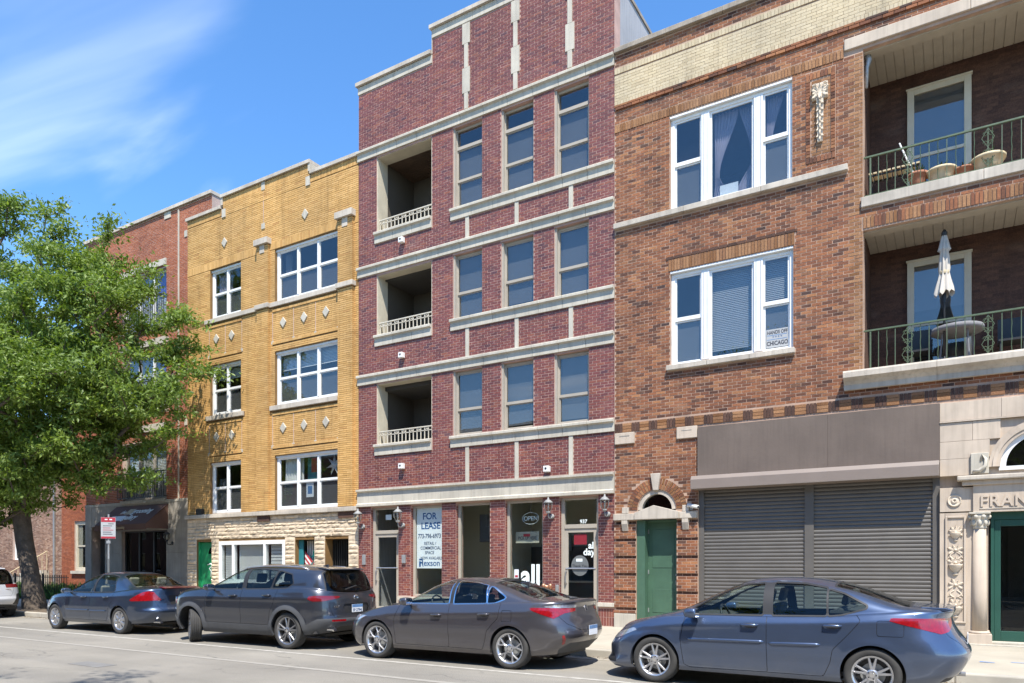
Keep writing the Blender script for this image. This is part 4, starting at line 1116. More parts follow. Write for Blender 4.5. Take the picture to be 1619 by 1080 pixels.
def leaf_relief(parent, x, y, z, ang, l, w, h=.03, nm='leaf', mat='terracotta'):
    c, s_ = math.cos(ang), math.sin(ang)
    P_ = lambda u, v, d: (x+u*c-v*s_, y-d, z+u*s_+v*c)
    mb = MB(); n = 6
    for i in range(n+1):
        t_ = i/n; wd = w*math.sin(math.pi*min(1, t_*.92+.08))**.8*(1+.22*math.cos(i*math.pi)); cu = h*(.45+.8*t_*t_)
        mb.v += [P_(l*t_, -wd/2, 0), P_(l*t_, -wd*.28, cu*.9), P_(l*t_, 0, cu*.55), P_(l*t_, wd*.28, cu*.9), P_(l*t_, wd/2, 0)]
    for i in range(n):
        for k in range(4): a_ = i*5+k; mb.f.append((a_, a_+1, a_+6, a_+5))
    mb.f.append((n*5, n*5+1, n*5+2, n*5+3, n*5+4))
    return mb.build(nm, mat, parent, True)
# ================================================================== A: BROWN BRICK STORE-AND-FLATS
A = thing('apartment_building', 'three-storey brown brick building with roller shutters below and open porches', 'building', (-2.0, 0, 0.13), 'buildings along the street')
ax0, ax1 = -6.94, 4.6
PX0, PX1 = -1.57, 4.3           # porch opening
SX0, SX1 = -4.92, -0.24         # shop bay
tw = [(-5.58, -2.92, 9.73, 11.88), (-5.57, -2.90, 6.18, 8.33)]
dr = (-6.39, -5.41, .10, 2.66)
arch_c, arch_r = (-5.90, 2.90), 0.46
holes = list(tw) + [(PX0, PX1, 9.0, 11.97), (PX0, PX1, 5.5, 8.33), (SX0, SX1, .10, 4.70), dr, (-6.36, -5.44, 2.66, 3.37), (SX1, ax1, .10, 4.70)]
wall_slab('wall', 'mortar_tan', A, ax0, ax1, .13, 13.78, 0.0, 0.34, holes)
# spandrels beside the little arch
sp = [(-6.36, 3.37)] + [(arch_c[0]+arch_r*math.cos(t), arch_c[1]+arch_r*math.sin(t)) for t in [math.pi-k*math.pi/16 for k in range(9)]]
MB().prism_y(sp, .0005, .33).build('arch_spandrel', 'mortar_tan', A)
sp = [(-5.44, 3.37)] + [(arch_c[0]+arch_r*math.cos(t), arch_c[1]+arch_r*math.sin(t)) for t in [k*math.pi/16 for k in range(9)]]
MB().prism_y(sp[::-1], .0005, .33).build('arch_spandrel', 'mortar_tan', A)
tr = list(holes) + [(ax0-1, ax1+1, 12.63, 13.44), (ax0-1, ax1+1, 11.92, 12.11), (ax0-1, -1.85, 9.59, 9.725), (-5.64, -2.86, 6.05, 6.18), (-5.61, -2.87, 8.34, 8.60),
      (ax0-1, ax1+1, 4.75, 4.98), (-6.93, -6.43, 4.47, 4.75), (-5.41, -4.93, 4.47, 4.75), (PX0-.02, ax1+1, 8.36, 8.60), (PX0-.03, ax1+1, 8.77, 8.985), (-1.91, ax1+1, 5.13, 5.5),
      (-1.91, ax1+1, 12.03, 12.27), (-2.65, -2.08, 9.95, 11.83), (-6.93, -6.39, .1, .47), (-5.41, SX0, .1, .47), (ax0, SX0, 2.66, 2.83), (-6.0, -5.8, 3.3, 3.74)]
keep = lambda x, z: math.hypot(x-arch_c[0], z-arch_c[1]) > 0.75 or z < 2.8
allb = lay(ax0, ax1, .47, 13.76, tr, keep=keep)
rust = [b for b in allb if b[3] < 2.68 and b[1] < SX0+.01]
main = [b for b in allb if b not in set(rust)] if False else [b for b in allb if not (b[3] < 2.68 and b[1] < SX0+.01)]
pier_b = [b for b in main if b[0] > -1.86 and b[2] > 5.4 and b[1] < PX0+.02]
pset = set(pier_b)
main = [b for b in main if b not in pset]
brick_wall(main, 0.0, 'brick_brown', A, pick=lambda x, z: x < -1.9 and 4.9 < z < 12)
brick_mesh('pier_bricks', pier_b, 0.0, 'brick_amber', A)
# rusticated brick piers by the green door: recessed courses every fifth row
grp = {}
for b in rust: grp.setdefault(round(b[2], 3), []).append(b)
r1, r2 = [], []
for zk in sorted(grp):
    k = round((zk-.14)/CH)
    (r2 if k % 6 == 0 else r1).extend(grp[zk])
for zk in sorted(grp):
    if round((zk-.14)/CH) % 6:
        for a_, b_ in ((ax0, -6.39), (-5.41, SX0)): bx('pier_bed', 'mortar_tan', A, a_+.002, b_-.002, -.0385, .0, zk-JT/2, zk-JT/2+CH)
brick_mesh('pier_bricks', r1, -.0385, 'brick_brown', A, .0035, back=.035)
brick_mesh('recess_bricks', r2, 0.0, 'brick_dark', A, .004)
# voussoirs: two rings over the arch
mb = MB()
for r0, r1_ in ((.475, .595), (.60, .72)):
    n = 24 if r0 < .5 else 30
    for i in range(n):
        a0, a1 = math.pi*i/n+.012, math.pi*(i+1)/n-.012
        am = (a0+a1)/2
        if abs(am-math.pi/2) < .13: continue
        q = [(arch_c[0]+r*math.cos(a), arch_c[1]+r*math.sin(a)) for r, a in ((r0, a0), (r1_, a0), (r1_, a1), (r0, a1))]
        MB().prism_y(q, -.010-rng.uniform(0, .003), .004).build('voussoir', 'brick_brown' if rng.random() < .6 else 'brick_amber', A)
mb = MB(); mb.prism_y([(-5.96, 3.34), (-5.84, 3.34), (-5.78, 3.73), (-6.02, 3.73)], -.09, .01); mb.build('keystone', 'limestone_old', A, bevel=.01)
# cream glazed band, soldier courses
cb = lay(ax0, ax1, 12.64, 13.30, [], jt=.006); brick_mesh('cream_bricks', cb, 0.0, 'brick_cream', A, .012, .001)
brick_mesh('cream_soldiers', soldiers(ax0, ax1, 13.305, 13.44, .075, .006) + soldiers(ax0, ax1, 12.56, 12.66, .075, .006), -.006, 'brick_cream', A, .014, .001, back=.012)
brick_mesh('dark_course', lay(ax0, ax1, 12.44, 12.56, [], zref=12.44), -.03, 'brick_brown', A, .010, back=.04)
s1 = soldiers(ax0, -1.92, 11.91, 12.11)
brick_mesh('soldier_bricks', s1, -.004, 'brick_amber', A, .012, back=.01)
sm = [s for s in soldiers(-5.61, -2.87, 8.34, 8.60)]
brick_mesh('lintel_bricks', sm, -.006, 'brick_amber', A, .012, back=.01)
brick_mesh('lintel_edge', lay(-5.67, -2.81, 8.605, 8.672, [], zref=8.605), -.006, 'brick_dark', A, .012, back=.01)
sm = soldiers(PX0, ax1, 8.36, 8.60)
brick_mesh('soldier_bricks', [s for i, s in enumerate(sm) if (i//3) % 2 == 0], -.004, 'brick_amber', A, .012, back=.01)
brick_mesh('soldier_bricks', [s for i, s in enumerate(sm) if (i//3) % 2], -.004, 'brick_brown', A, .012, back=.01)
# basket-weave band over the shop
x = ax0; da, am = [], []
while x < ax1-.4:
    da += soldiers(x, x+.20, 4.76, 4.975); x += .20
    for k in range(3): am.append((x+.005, x+.225, 4.76+k*.0717+.005, 4.76+(k+1)*.0717-.005))
    x += .23
brick_mesh('band_bricks', da, -.006, 'brick_dark', A, .012, back=.01); brick_mesh('band_bricks', am, -.006, 'brick_amber', A, .012, back=.01)
# ornament panel
po = [(-2.65, -2.08, 9.95, 11.83)]
brick_mesh('panel_bricks', lay(-2.56, -2.17, 10.08, 11.68, []), .0, 'brick_amber', A, .004)
fr_ = soldiers(-2.65, -2.08, 11.68, 11.83) + soldiers(-2.65, -2.08, 9.95, 10.08)
for zz0 in np.arange(10.08, 11.66, .0677): fr_ += [(-2.645, -2.565, zz0+.005, zz0+.062), (-2.165, -2.085, zz0+.005, zz0+.062)]
brick_mesh('panel_frame', fr_, -.004, 'brick_brown', A, .014, back=.01)
orn = thing('wall_ornament', 'pale terracotta pendant ornament with a carved head on the brown brick wall', 'ornament', (-2.37, 0, 10.3))
MB().prism_y([(-2.52, 11.22), (-2.22, 11.22), (-2.22, 11.55), (-2.52, 11.55)], -.05, .0).build('plaque', 'terracotta', orn, bevel=.01)
for k in range(7):
    a_ = math.pi*(-.05+1.1*k/6); leaf_relief(orn, -2.37+.02*math.cos(a_), -.05, 11.36, a_, .17 if k % 2 else .14, .075, .05, 'acanthus')
for sgn in (-1, 1):
    leaf_relief(orn, -2.37+sgn*.04, -.05, 11.34, -math.pi/2+sgn*.8, .16, .08, .06, 'acanthus')
    MB().tube([(-2.37+sgn*(.095+.04*math.cos(a)), -.07, 11.49+.04*math.sin(a)) for a in np.linspace(0, 5.4, 12)], .013, 6).build('volute', 'terracotta', orn, True)
leaf_relief(orn, -2.37, -.05, 11.40, -math.pi/2, .22, .10, .08, 'acanthus')
MB().prism_y([(-2.42, 10.34), (-2.32, 10.34), (-2.30, 11.22), (-2.44, 11.22)], -.055, .0).build('pendant', 'terracotta', orn, bevel=.01)
for k in range(6):
    zz0 = 11.13-k*.135
    for sgn in (-1, 1): leaf_relief(orn, -2.37+sgn*.012, -.052, zz0+.03, -math.pi/2+sgn*.75, .085, .05, .04, 'husk')
    leaf_relief(orn, -2.37, -.06, zz0, -math.pi/2, .10, .04, .045, 'husk')
    MB().ball((-2.37, -.085, zz0+.03), .016, .02, .018, 8, 5).build('bead', 'terracotta', orn, True)
# stone trim
stones('coping_stone', 'coping_dark', A, ax0+.01, ax1, -.09, .42, 13.785, 13.90, step=1.3, bevel=.01)
stones('sill_stone', 'limestone_old', A, ax0, -1.845, -.10, .12, 9.60, 9.725, step=1.7, bevel=.01)
stones('sill_stone', 'limestone_old', A, -5.64, -2.86, -.10, .12, 6.06, 6.175, step=1.0, bevel=.01)
stones('lintel_stone', 'limestone_pink', A, -1.91, ax1, -.05, .20, 12.035, 12.26, step=2.6, bevel=.01)
stones('porch_ledge', 'limestone_old', A, PX0-.03, ax1, -.06, .34, 8.78, 8.98, step=1.8, bevel=.01)
p = [(.34, 5.14), (-.10, 5.14), (-.10, 5.24), (-.16, 5.30), (-.26, 5.36), (-.26, 5.46), (-.24, 5.495), (.34, 5.50)]
stones('porch_ledge', 'limestone_old', A, -1.91, ax1, 0, 0, 0, 0, step=1.6, prof=p[::-1])
for a, b in ((-6.925, -6.43), (-5.41, -4.935)):
    bx('tablet_stone', 'limestone_pink', A, a, b, -.05, .0, 4.48, 4.745, bevel=.01)
    bx('tablet_key', 'limestone_old', A, a+.12, b-.12, -.056, -.048, 4.66, 4.68)
for a, b in ((-6.935, -6.40), (-5.40, SX0)): bx('base_stone', 'limestone', A, a, b, -.07, .05, .13, .465, bevel=.01)
shell(A, ax0+.002, ax1-.001, 15, 13.3, [4.9, 8.75], y0=.342, side='brick_common')
# triple windows
def triple(x0, x1, z0, z1):
    w = MB(); y = .07
    ring(w, x0, x1, z0, z1, y, y+.12, .085, .05, .12)
    m1, m2 = (-4.87, -4.69), (-3.72, -3.53)
    for a, b in (m1, m2): w.box(a, b, y-.02, y+.12, z0+.05, z1-.12)
    w.box(x0-.03, x1+.03, y-.07, y, z1-.05, z1-.002)
    w = w.build('triple_window', 'white_frame', A, bevel=.008)
    for a, b in (m1, m2):
        for xx in (a+.045, b-.05): bx('groove', 'blind_grey', w, xx, xx+.008, y-.0215, y-.019, z0+.08, z1-.14)
    res = []
    for a, b, dh in ((x0+.085, m1[0], True), (m1[1], m2[0], False), (m2[1], x1-.085, True)):
        if dh:
            zr = z0+.05+(z1-z0-.17)*.50
            for c, d_, off in ((zr+.02, z1-.12, .04), (z0+.05, zr-.02, .07)):
                s_ = MB(); ring(s_, a, b, c, d_, y+off-.015, y+off+.02, .04); s_.build('sash', 'white_frame', w)
                bx('pane', 'glass', w, a+.04, b-.04, y+off, y+off+.006, c+.04, d_-.04)
            bx('meeting_rail', 'white_frame', w, a, b, y+.02, y+.08, zr-.025, zr+.025)
        else:
            s_ = MB(); ring(s_, a, b, z0+.05, z1-.12, y+.03, y+.07, .05); s_.build('sash', 'white_frame', w)
            bx('pane', 'glass', w, a+.05, b-.05, y+.05, y+.056, z0+.1, z1-.17)
    return w
w3 = triple(*tw[0]); w2 = triple(*tw[1])
drape(w3, -4.66, -4.1, 9.78, 11.76, .30, 'curtain', 7, .025, (.30, -4.58, .10)); drape(w3, -4.15, -3.75, 9.78, 11.76, .32, 'curtain', 6, .025, (.42, -3.78, .08))
drape(w3, -3.50, -3.05, 9.78, 11.76, .30, 'curtain', 6, .025, (.5, -3.45, .12))
bx('insect_screen', 'blind_grey', w3, -5.49, -4.88, .165, .168, 9.8, 10.76); bx('insect_screen', 'blind_grey', w3, -3.52, -3.01, .165, .168, 9.8, 10.76)
bx('insect_screen', 'blind_grey', w2, -5.48, -4.88, .165, .168, 6.24, 7.2); bx('insect_screen', 'blind_grey', w2, -3.52, -2.99, .165, .168, 6.24, 7.2)
slat_blind(w2, -4.67, -3.74, 6.42, 8.2, .24, 'blind_mid', .04); slat_blind(w2, -3.52, -2.99, 7.35, 8.2, .22, 'blind_mid', .04)
t = thing('window_card', 'white card standing low behind the top triple window', 'card', (-4.3, .2, 9.8)); bx('sheet', 'plate_white', t, -4.48, -4.08, .165, .172, 9.84, 10.08)
t = thing('window_poster', 'white HANDS OFF CHICAGO poster in the middle-floor window corner', 'poster', (-3.25, .15, 6.2))
bx('sheet', 'poster_grey', t, -3.475, -3.03, .128, .131, 6.285, 6.68)
text('lettering', 'HANDS OFF', .105, 'ink_dark', t, (-3.245, .1265, 6.575), .0008, .02, sx=.74)
text('lettering', 'CHICAGO', .125, 'ink_dark', t, (-3.245, .1265, 6.335), .0008, .024, sx=.76)
text('lettering', '* * * *', .08, 'ink_blue', t, (-3.245, .1265, 6.475), .0008, 0)
for zz0 in (6.455, 6.545): bx('blue_bar', 'plate_blue', t, -3.46, -3.05, .1262, .1275, zz0, zz0+.01)
# porches
def porch(zf, zt, nm):
    yb_ = 1.5
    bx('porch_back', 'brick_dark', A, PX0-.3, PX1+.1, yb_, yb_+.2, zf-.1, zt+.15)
    wx0, wx1 = -.86, .30
    wz1 = zt-.26
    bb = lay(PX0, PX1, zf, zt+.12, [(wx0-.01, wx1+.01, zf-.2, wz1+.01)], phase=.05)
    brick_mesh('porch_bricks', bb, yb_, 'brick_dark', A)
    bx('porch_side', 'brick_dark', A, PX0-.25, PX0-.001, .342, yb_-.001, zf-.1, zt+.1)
    bx('porch_floor', 'concrete', A, PX0-.2, PX1, .342, yb_-.001, zf-.2, zf)
    n = 34
    for i in range(n):
        a = PX0+.001+(PX1-PX0-.002)*i/n; b = PX0+(PX1-PX0)*(i+1)/n
        bx('soffit_board', 'soffit', A, a, b-.012, .342, yb_-.011, zt+.06, zt+.075)
    bx('soffit_backing', 'soffit', A, PX0, PX1, .342, yb_-.011, zt+.078, zt+.11)
    bx('porch_beam', 'soffit', A, PX0+.001, PX1-.001, .10, .3415, zt-.03, zt+.20)
    f = MB(); ring(f, wx0, wx1, zf+.01, wz1, yb_-.07, yb_-.001, .13, .08, .15)
    f.box(wx0-.02, wx1+.02, yb_-.09, yb_, wz1-.04, wz1)
    f = f.build('porch_window', 'cream_paint', A, bevel=.008)
    zm = zf+(wz1-zf)*.46
    bx('meeting_rail', 'cream_paint', f, wx0+.13, wx1-.13, yb_-.055, yb_-.02, zm-.03, zm+.03)
    bx('pane', 'glass', f, wx0+.13, wx1-.13, yb_-.04, yb_-.034, zf+.09, zm-.03); bx('pane', 'glass', f, wx0+.13, wx1-.13, yb_-.05, yb_-.044, zm+.03, wz1-.15)
    bx('room_shade', 'blind_grey', f, wx0+.13, wx1-.13, yb_-.012, yb_-.005, zm+.3, wz1-.15); bx('room_dark', 'dark_room', f, wx0+.13, wx1-.13, yb_-.008, yb_-.0035, zf+.09, zm+.3)
    # railing
    r = thing('porch_railing', 'green iron railing with scroll panels on the %s porch' % nm, 'railing', ((PX0+PX1)/2, .12, zf), 'green porch railings')
    y = .12
    bx('top_rail', 'iron_green', r, PX0, PX1, y-.02, y+.02, zf+.82, zf+.85); bx('bottom_rail', 'iron_green', r, PX0, PX1, y-.012, y+.012, zf+.05, zf+.07)
    bx('post', 'iron_green', r, PX0+.11, PX0+.138, y-.014, y+.018, zf, zf+.82)
    xx = PX0+.27; k = 0
    while xx < PX1-.05:
        if k % 9 in (3,):
            cxm = xx+.07
            m_ = MB()
            for sgn in (-1, 1):
                m_.tube([(cxm, y, zf+.80), (cxm+sgn*.10, y, zf+.62), (cxm, y, zf+.44), (cxm+sgn*.10, y, zf+.26), (cxm, y, zf+.08)], .007, 5)
                for zc in (.70, .53, .36, .18):
                    m_.tube([(cxm+sgn*(.045+.035*math.cos(a)), y, zf+zc+.035*math.sin(a)) for a in np.linspace(0, 5.2, 12)], .006, 4)
            m_.build('scroll_panel', 'iron_green', r)
            bx('baluster', 'iron_green', r, cxm-.007, cxm+.007, y-.007, y+.007, zf+.07, zf+.82)
            xx += .14
        else:
            if k % 2: MB().tube([(xx+.004*math.cos(j*1.3), y+.004*math.sin(j*1.3), zf+.07+.75*j/14) for j in range(15)], .007, 4).build('baluster', 'iron_green', r)
            else: bx('baluster', 'iron_green', r, xx-.007, xx+.007, y-.007, y+.007, zf+.07, zf+.82)
            xx += .148
        k += 1
porch(9.0, 11.97, 'upper'); porch(5.5, 8.33, 'lower')
def pot(x, y, z, r, h, mat, lab, plant=True):
    t = thing('flower_pot', lab, 'pot', (x, y, z), 'pots on the upper porch', world=False)
    MB().lathe([(r*.62, 0), (r*.8, h*.5), (r, h*.85), (r*1.06, h*.86), (r*1.08, h), (r*.98, h), (r*.9, h*.8)], (0, 0, 0), 20).build('bowl', mat, t, True)
    MB().lathe([(r*.9, h*.86), (r*.5, h*.9)], (0, 0, 0), 14).build('soil', 'earth', t)
    if plant:
        mb = MB()
        for k in range(16):
            a = rng.uniform(0, 6.28); l_ = rng.uniform(.08, .2)
            mb.quad((0, 0, h*.88), (l_*.5*math.cos(a)-.02, l_*.5*math.sin(a), h+l_*.5), (l_*math.cos(a), l_*math.sin(a), h+l_*.8), (l_*.5*math.cos(a)+.02, l_*.5*math.sin(a)+.02, h+l_*.4))
        mb.build('leaves', 'leaf_plant', t)
pot(-.62, .36, 9.0, .17, .36, 'clay', 'brown clay pot leftmost on the upper porch')
pot(-.22, .36, 9.0, .25, .32, 'pot_cream', 'wide cream bowl planter between two clay pots on the upper porch')
pot(.16, .42, 9.0, .20, .26, 'clay', 'low brown clay bowl right of the wide cream bowl on the upper porch')
pot(.55, .36, 9.0, .27, .34, 'pot_cream', 'wide cream bowl planter rightmost in view on the upper porch')
t = thing('laundry_rack', 'wooden slatted rack with a white pole behind the upper railing', 'rack', (-1.2, .5, 9.0))
for k in range(11): bx('slat', 'pot_cream', t, -1.50+k*.085, -1.44+k*.085, .38, .74, 9.60, 9.63)
for yy in (.42, .70): bx('rail', 'iron_black', t, -1.52, -.56, yy, yy+.03, 9.57, 9.599)
for xx in (-1.48, -.62):
    for yy in (.42, .70): bx('leg', 'iron_black', t, xx, xx+.03, yy, yy+.03, 9.0, 9.57)
MB().tube([(-.55, .45, 9.03), (-.95, .45, 10.12)], .016, 7).build('white_pole', 'white_paint', t)
t = thing('porch_umbrella', 'closed beige patio umbrella on a dark pole on the lower porch', 'umbrella', (-.17, .42, 5.5))
ux, uy = -.17, .42
MB().tube([(ux, uy, 5.5), (ux, uy, 8.1)], .022, 10).build('pole', 'iron_black', t, True)
MB().lathe([(.035, 6.75), (.035, 6.95)], (ux, uy, 0), 10).build('crank_housing', 'iron_black', t); MB().lathe([(.05, 8.06), (.055, 8.12), (.02, 8.18)], (ux, uy, 0), 10).build('finial', 'iron_black', t)
MB().lathe([(.24, 5.5), (.24, 5.54), (.06, 5.58), (.03, 5.7)], (ux, uy, 0), 16).build('base', 'iron_black', t)
mb = MB(); n = 32
prof = [(8.08, .035), (7.95, .06), (7.82, .085), (7.78, .10), (7.75, .06), (7.6, .075), (7.4, .085), (7.33, .075), (7.2, .10), (7.02, .14), (6.92, .15)]
for i, (zz0, r_) in enumerate(prof):
    for k in range(n):
        a = 2*math.pi*k/n; rr_ = r_*(1+.28*math.cos(a*8+.3*i))
        mb.v.append((ux+rr_*math.cos(a), uy+rr_*math.sin(a), zz0+(.05*math.sin(a*8) if i == len(prof)-1 else 0)))
for i in range(len(prof)-1):
    for k in range(n): k2 = (k+1) % n; mb.f.append((i*n+k2, i*n+k, (i+1)*n+k, (i+1)*n+k2))
mb.build('canopy', 'canvas', t, True)
MB().lathe([(.088, 7.31), (.092, 7.34), (.088, 7.37)], (ux, uy, 0), 16).build('tie', 'pot_cream', t)
t = thing('patio_table', 'round patio table under a grey cover on the lower porch', 'table', (.05, .75, 5.5))
MB().lathe([(.42, 6.20), (.46, 6.22), (.45, 6.30), (.30, 6.34), (.05, 6.35)], (.05, .72, 0), 24).build('top', 'grey_cover', t, True)
for a in (.6, 2.2, 3.7, 5.3): MB().tube([(.05+.36*math.cos(a), .72+.36*math.sin(a), 5.5), (.05+.30*math.cos(a), .72+.30*math.sin(a), 6.2)], .018, 6).build('leg', 'grey_cover', t)
def patio_chair(x, y, lab):
    t = thing('patio_chair', lab, 'chair', (x, y, 5.5), 'dark chairs on the lower porch', world=False)
    bx('seat', 'iron_black', t, -.22, .22, -.22, .22, .42, .46); bx('backrest', 'iron_black', t, -.22, .22, .20, .24, .461, .95)
    for sx in (-.2, .17):
        for sy in (-.2, .17): bx('leg', 'iron_black', t, sx, sx+.03, sy, sy+.03, 0, .419)
patio_chair(-.62, .85, 'dark patio chair left of the covered table on the lower porch'); patio_chair(.95, .9, 'dark patio chair right of the covered table on the lower porch')
t = thing('downspout', 'bent white downspout piece hanging at the porch corner under the lintel', 'downspout', (PX0+.1, .2, 11.3))
MB().tube([(PX0+.06, .22, 11.95), (PX0+.09, .22, 11.85), (PX0+.05, .22, 11.7), (PX0+.04, .22, 11.3)], [.06, .06, .04, .03], 8).build('pipe', 'galv', t, True)
# shop bay: fascia board, shutter hood, roller shutters
bx('fascia_board', 'sign_brown', A, SX0, -2.22, -.06, .12, 3.585, 4.70); bx('fascia_board', 'sign_brown', A, -2.216, SX1, -.06, .12, 3.585, 4.70)
bx('fascia_trim', 'hood_brown', A, SX0-.02, SX1, -.10, .0, 3.575, 3.60)
MB().prism_x([(.10, 3.585), (.10, 3.29), (-.36, 3.29), (-.36, 3.50), (-.30, 3.585)], -4.99, SX1-.005).build('shutter_hood', 'hood_brown', A, bevel=.006)
def shutter(x0, x1, lab):
    t = thing('roller_shutter', lab, 'shutter', ((x0+x1)/2, 0, .14), 'grey roller shutters')
    z = .20; pitch = .0795; k = 0
    prof = [(.10, 0), (.078, .004), (.070, .024), (.067, .040), (.070, .056), (.078, .0755), (.10, .0785)]
    me = None
    while z < 3.30:
        if me is None:
            o = MB().prism_x([(y, z+dz) for y, dz in prof], x0, x1).build('slat', 'shutter_grey', t); me = o; z0_ = z
        else:
            c = me.copy(); COL.objects.link(c); c.location = (0, 0, z-z0_)
        z += pitch
    bx('bottom_bar', 'shutter_grey', t, x0, x1, .05, .12, .141, .199)
    return t
shutter(-4.80, -2.68, 'wide grey roller shutter left of the centre post'); shutter(-2.50, -.36, 'wide grey roller shutter right of the centre post')
for a, b in ((SX0, -4.80), (-2.68, -2.50), (-.36, SX1)): bx('guide_rail', 'shutter_grey', A, a+.001, b-.001, .03, .14, .14, 3.30)
bx('shop_lintel', 'shutter_grey', A, SX0, SX1, .12, .30, 3.3, 4.70); bx('shop_back', 'dark_room', A, SX0, SX1, .30, .33, .14, 3.3)
# green door with pediment
d = bx('green_door', 'green_door', A, -6.19, -5.43, .24, .29, .15, 2.62)
MB().tube([(-5.50, .235, 1.25), (-5.50, .19, 1.25), (-5.50, .19, 1.16)], .012, 6).build('handle', 'alu', d); MB().lathe([(.03, 0), (.03, .01)], (-5.50, .228, 1.38), 10, 'y').build('lock', 'alu', d)
bx('kick_plate', 'galv', d, -6.15, -5.47, .2365, .2395, .18, .38); bx('door_panel', 'green_door', d, -6.08, -5.56, .232, .2398, 1.55, 2.45, bevel=.006); bx('door_panel', 'green_door', d, -6.08, -5.56, .232, .2398, .50, 1.05, bevel=.006)
for zz0 in (.5, 1.4, 2.35): bx('hinge', 'galv', d, -6.195, -6.17, .225, .24, zz0, zz0+.1)
f = MB(); f.box(-6.39, -6.19, .02, .30, .14, 2.66); f.box(-5.43, -5.41, .02, .30, .14, 2.66); f.box(-6.19, -5.43, .10, .30, 2.62, 2.66); f.build('door_frame', 'green_door', A)
bx('door_step', 'limestone', A, -6.39, -5.41, -.05, .3, .13, .17)
ped = [(-6.39, 2.67), (-5.33, 2.67), (-5.33, 2.83), (-5.92, 2.99), (-6.39, 2.83)]
MB().prism_y(ped, -.16, .02).build('pediment', 'limestone_old', A, bevel=.01)
bx('impost', 'limestone_old', A, -6.935, -6.395, -.12, .02, 2.67, 2.82, bevel=.01); bx('impost', 'limestone_old', A, -5.325, -4.93, -.12, .02, 2.67, 2.82, bevel=.01)
for xx in (-6.72, -5.26):
    bx('impost_block', 'limestone_old', A, xx, xx+.15, -.10, .0, 2.825, 2.97, bevel=.01); MB().prism_x([(.0, 2.665), (-.12, 2.665), (-.12, 2.58), (-.06, 2.42), (0, 2.40)], xx+.0, xx+.14).build('bracket', 'limestone_old', A)
# arched fanlight
def arch_ring(c, r0, r1, n=20, a0=0, a1=math.pi):
    out = [(c[0]+r1*math.cos(a0+(a1-a0)*k/n), c[1]+r1*math.sin(a0+(a1-a0)*k/n)) for k in range(n+1)]
    inn = [(c[0]+r0*math.cos(a1-(a1-a0)*k/n), c[1]+r0*math.sin(a1-(a1-a0)*k/n)) for k in range(n+1)]
    return out, inn
def arch_band(name, mat, parent, c, r0, r1, y0, y1, n=20):
    mb = MB()
    for k in range(n):
        t0, t1 = math.pi*k/n, math.pi*(k+1)/n
        q = [(c[0]+r*math.cos(t), c[1]+r*math.sin(t)) for r, t in ((r0, t0), (r1, t0), (r1, t1), (r0, t1))]
        b = len(mb.v)
        mb.v += [(x, y0, z) for x, z in q] + [(x, y1, z) for x, z in q]
        mb.f += [(b, b+1, b+2, b+3), (b+1, b+5, b+6, b+2), (b+4, b, b+3, b+7), (b+7, b+6, b+5, b+4)]
    return mb.build(name, mat, parent)
fl = arch_band('fanlight', 'limestone_old', A, arch_c, .36, .458, .02, .2)
MB().prism_y([(arch_c[0]+.36*math.cos(k*math.pi/16), arch_c[1]+.36*math.sin(k*math.pi/16)) for k in range(17)], .14, .146).build('pane', 'glass_dark', fl)
bx('fanlight_back', 'dark_room', A, -6.36, -5.44, .30, .33, 2.66, 3.37)
t = thing('security_camera', 'small white bullet camera beside the green door pediment', 'camera', (-5.02, -.1, 2.9))
bx('mount', 'white_paint', t, -5.10, -5.04, -.03, .0, 2.86, 2.95); MB().tube([(-5.07, -.03, 2.91), (-5.06, -.10, 2.92)], .014, 6).build('arm', 'white_paint', t)
MB().tube([(-5.12, -.11, 2.96), (-4.86, -.22, 2.90)], .042, 10).build('body', 'white_paint', t, True); MB().tube([(-4.865, -.218, 2.9012), (-4.855, -.222, 2.899)], .03, 10).build('lens', 'ink_dark', t)
# limestone entry at the right end
ex0, ex1 = SX1, 3.0
ec = 1.36                       # centre of the doorway
rows = [(.14, .40), (2.62, 3.08), (3.30, 3.62), (3.62, 3.95), (3.95, 4.31), (4.345, 4.70)]
bx('entry_backing', 'limestone_pink', A, ex0, .55, .10, .34, .14, 4.70)
bx('entry_backing', 'limestone_pink', A, 2.17, 4.6, .10, .34, .14, 4.70)
ahz, ar = 3.43, .62
for k, (z0, z1) in enumerate(rows):
    x = ex0; off = .0 if k % 2 else .45
    while x < ex1:
        e = min(ex1, x+(.98 if x > ex0 else .98-off))
        segs = [(x, e)]
        if k in (0,): segs = [s for s in [(x, min(e, .56)), (max(x, 2.16), e)] if s[1] > s[0]+.01]
        if z0 >= 3.3 and z0 < ahz+.8:
            h_ = max(0, (ar+.20)**2-max(0, z0-ahz)**2)**.5 if z0-ahz < ar+.2 else 0
            segs = [s for s in [(x, min(e, ec-h_)), (max(x, ec+h_), e)] if s[1] > s[0]+.01] if h_ else segs
        for a, b in segs: bx('ashlar_block', 'limestone_pink', A, a+.002, b-.002, -.05+(.012 if z0 > 4.3 else 0), .10, z0+.002, z1-.002, bevel=.004)
        x = e
bx('entry_fill', 'limestone_pink', A, ec-.83, ec+.83, .0, .101, 3.30, 4.31)
bx('string_course', 'limestone_pink', A, ex0, ex1, -.075, .0, 4.315, 4.342)
ab = arch_band('arch_moulding', 'limestone_pink', A, (ec, ahz), .64, .82, -.09, .05, 26); arch_band('arch_moulding', 'limestone_pink', A, (ec, ahz), .70, .76, -.11, -.085, 26)
fw_ = arch_band('arched_window', 'white_frame', A, (ec, ahz), .55, .64, -.03, .05, 26); bx('window_sill', 'white_frame', fw_, ec-.66, ec+.66, -.05, .05, ahz-.07, ahz)
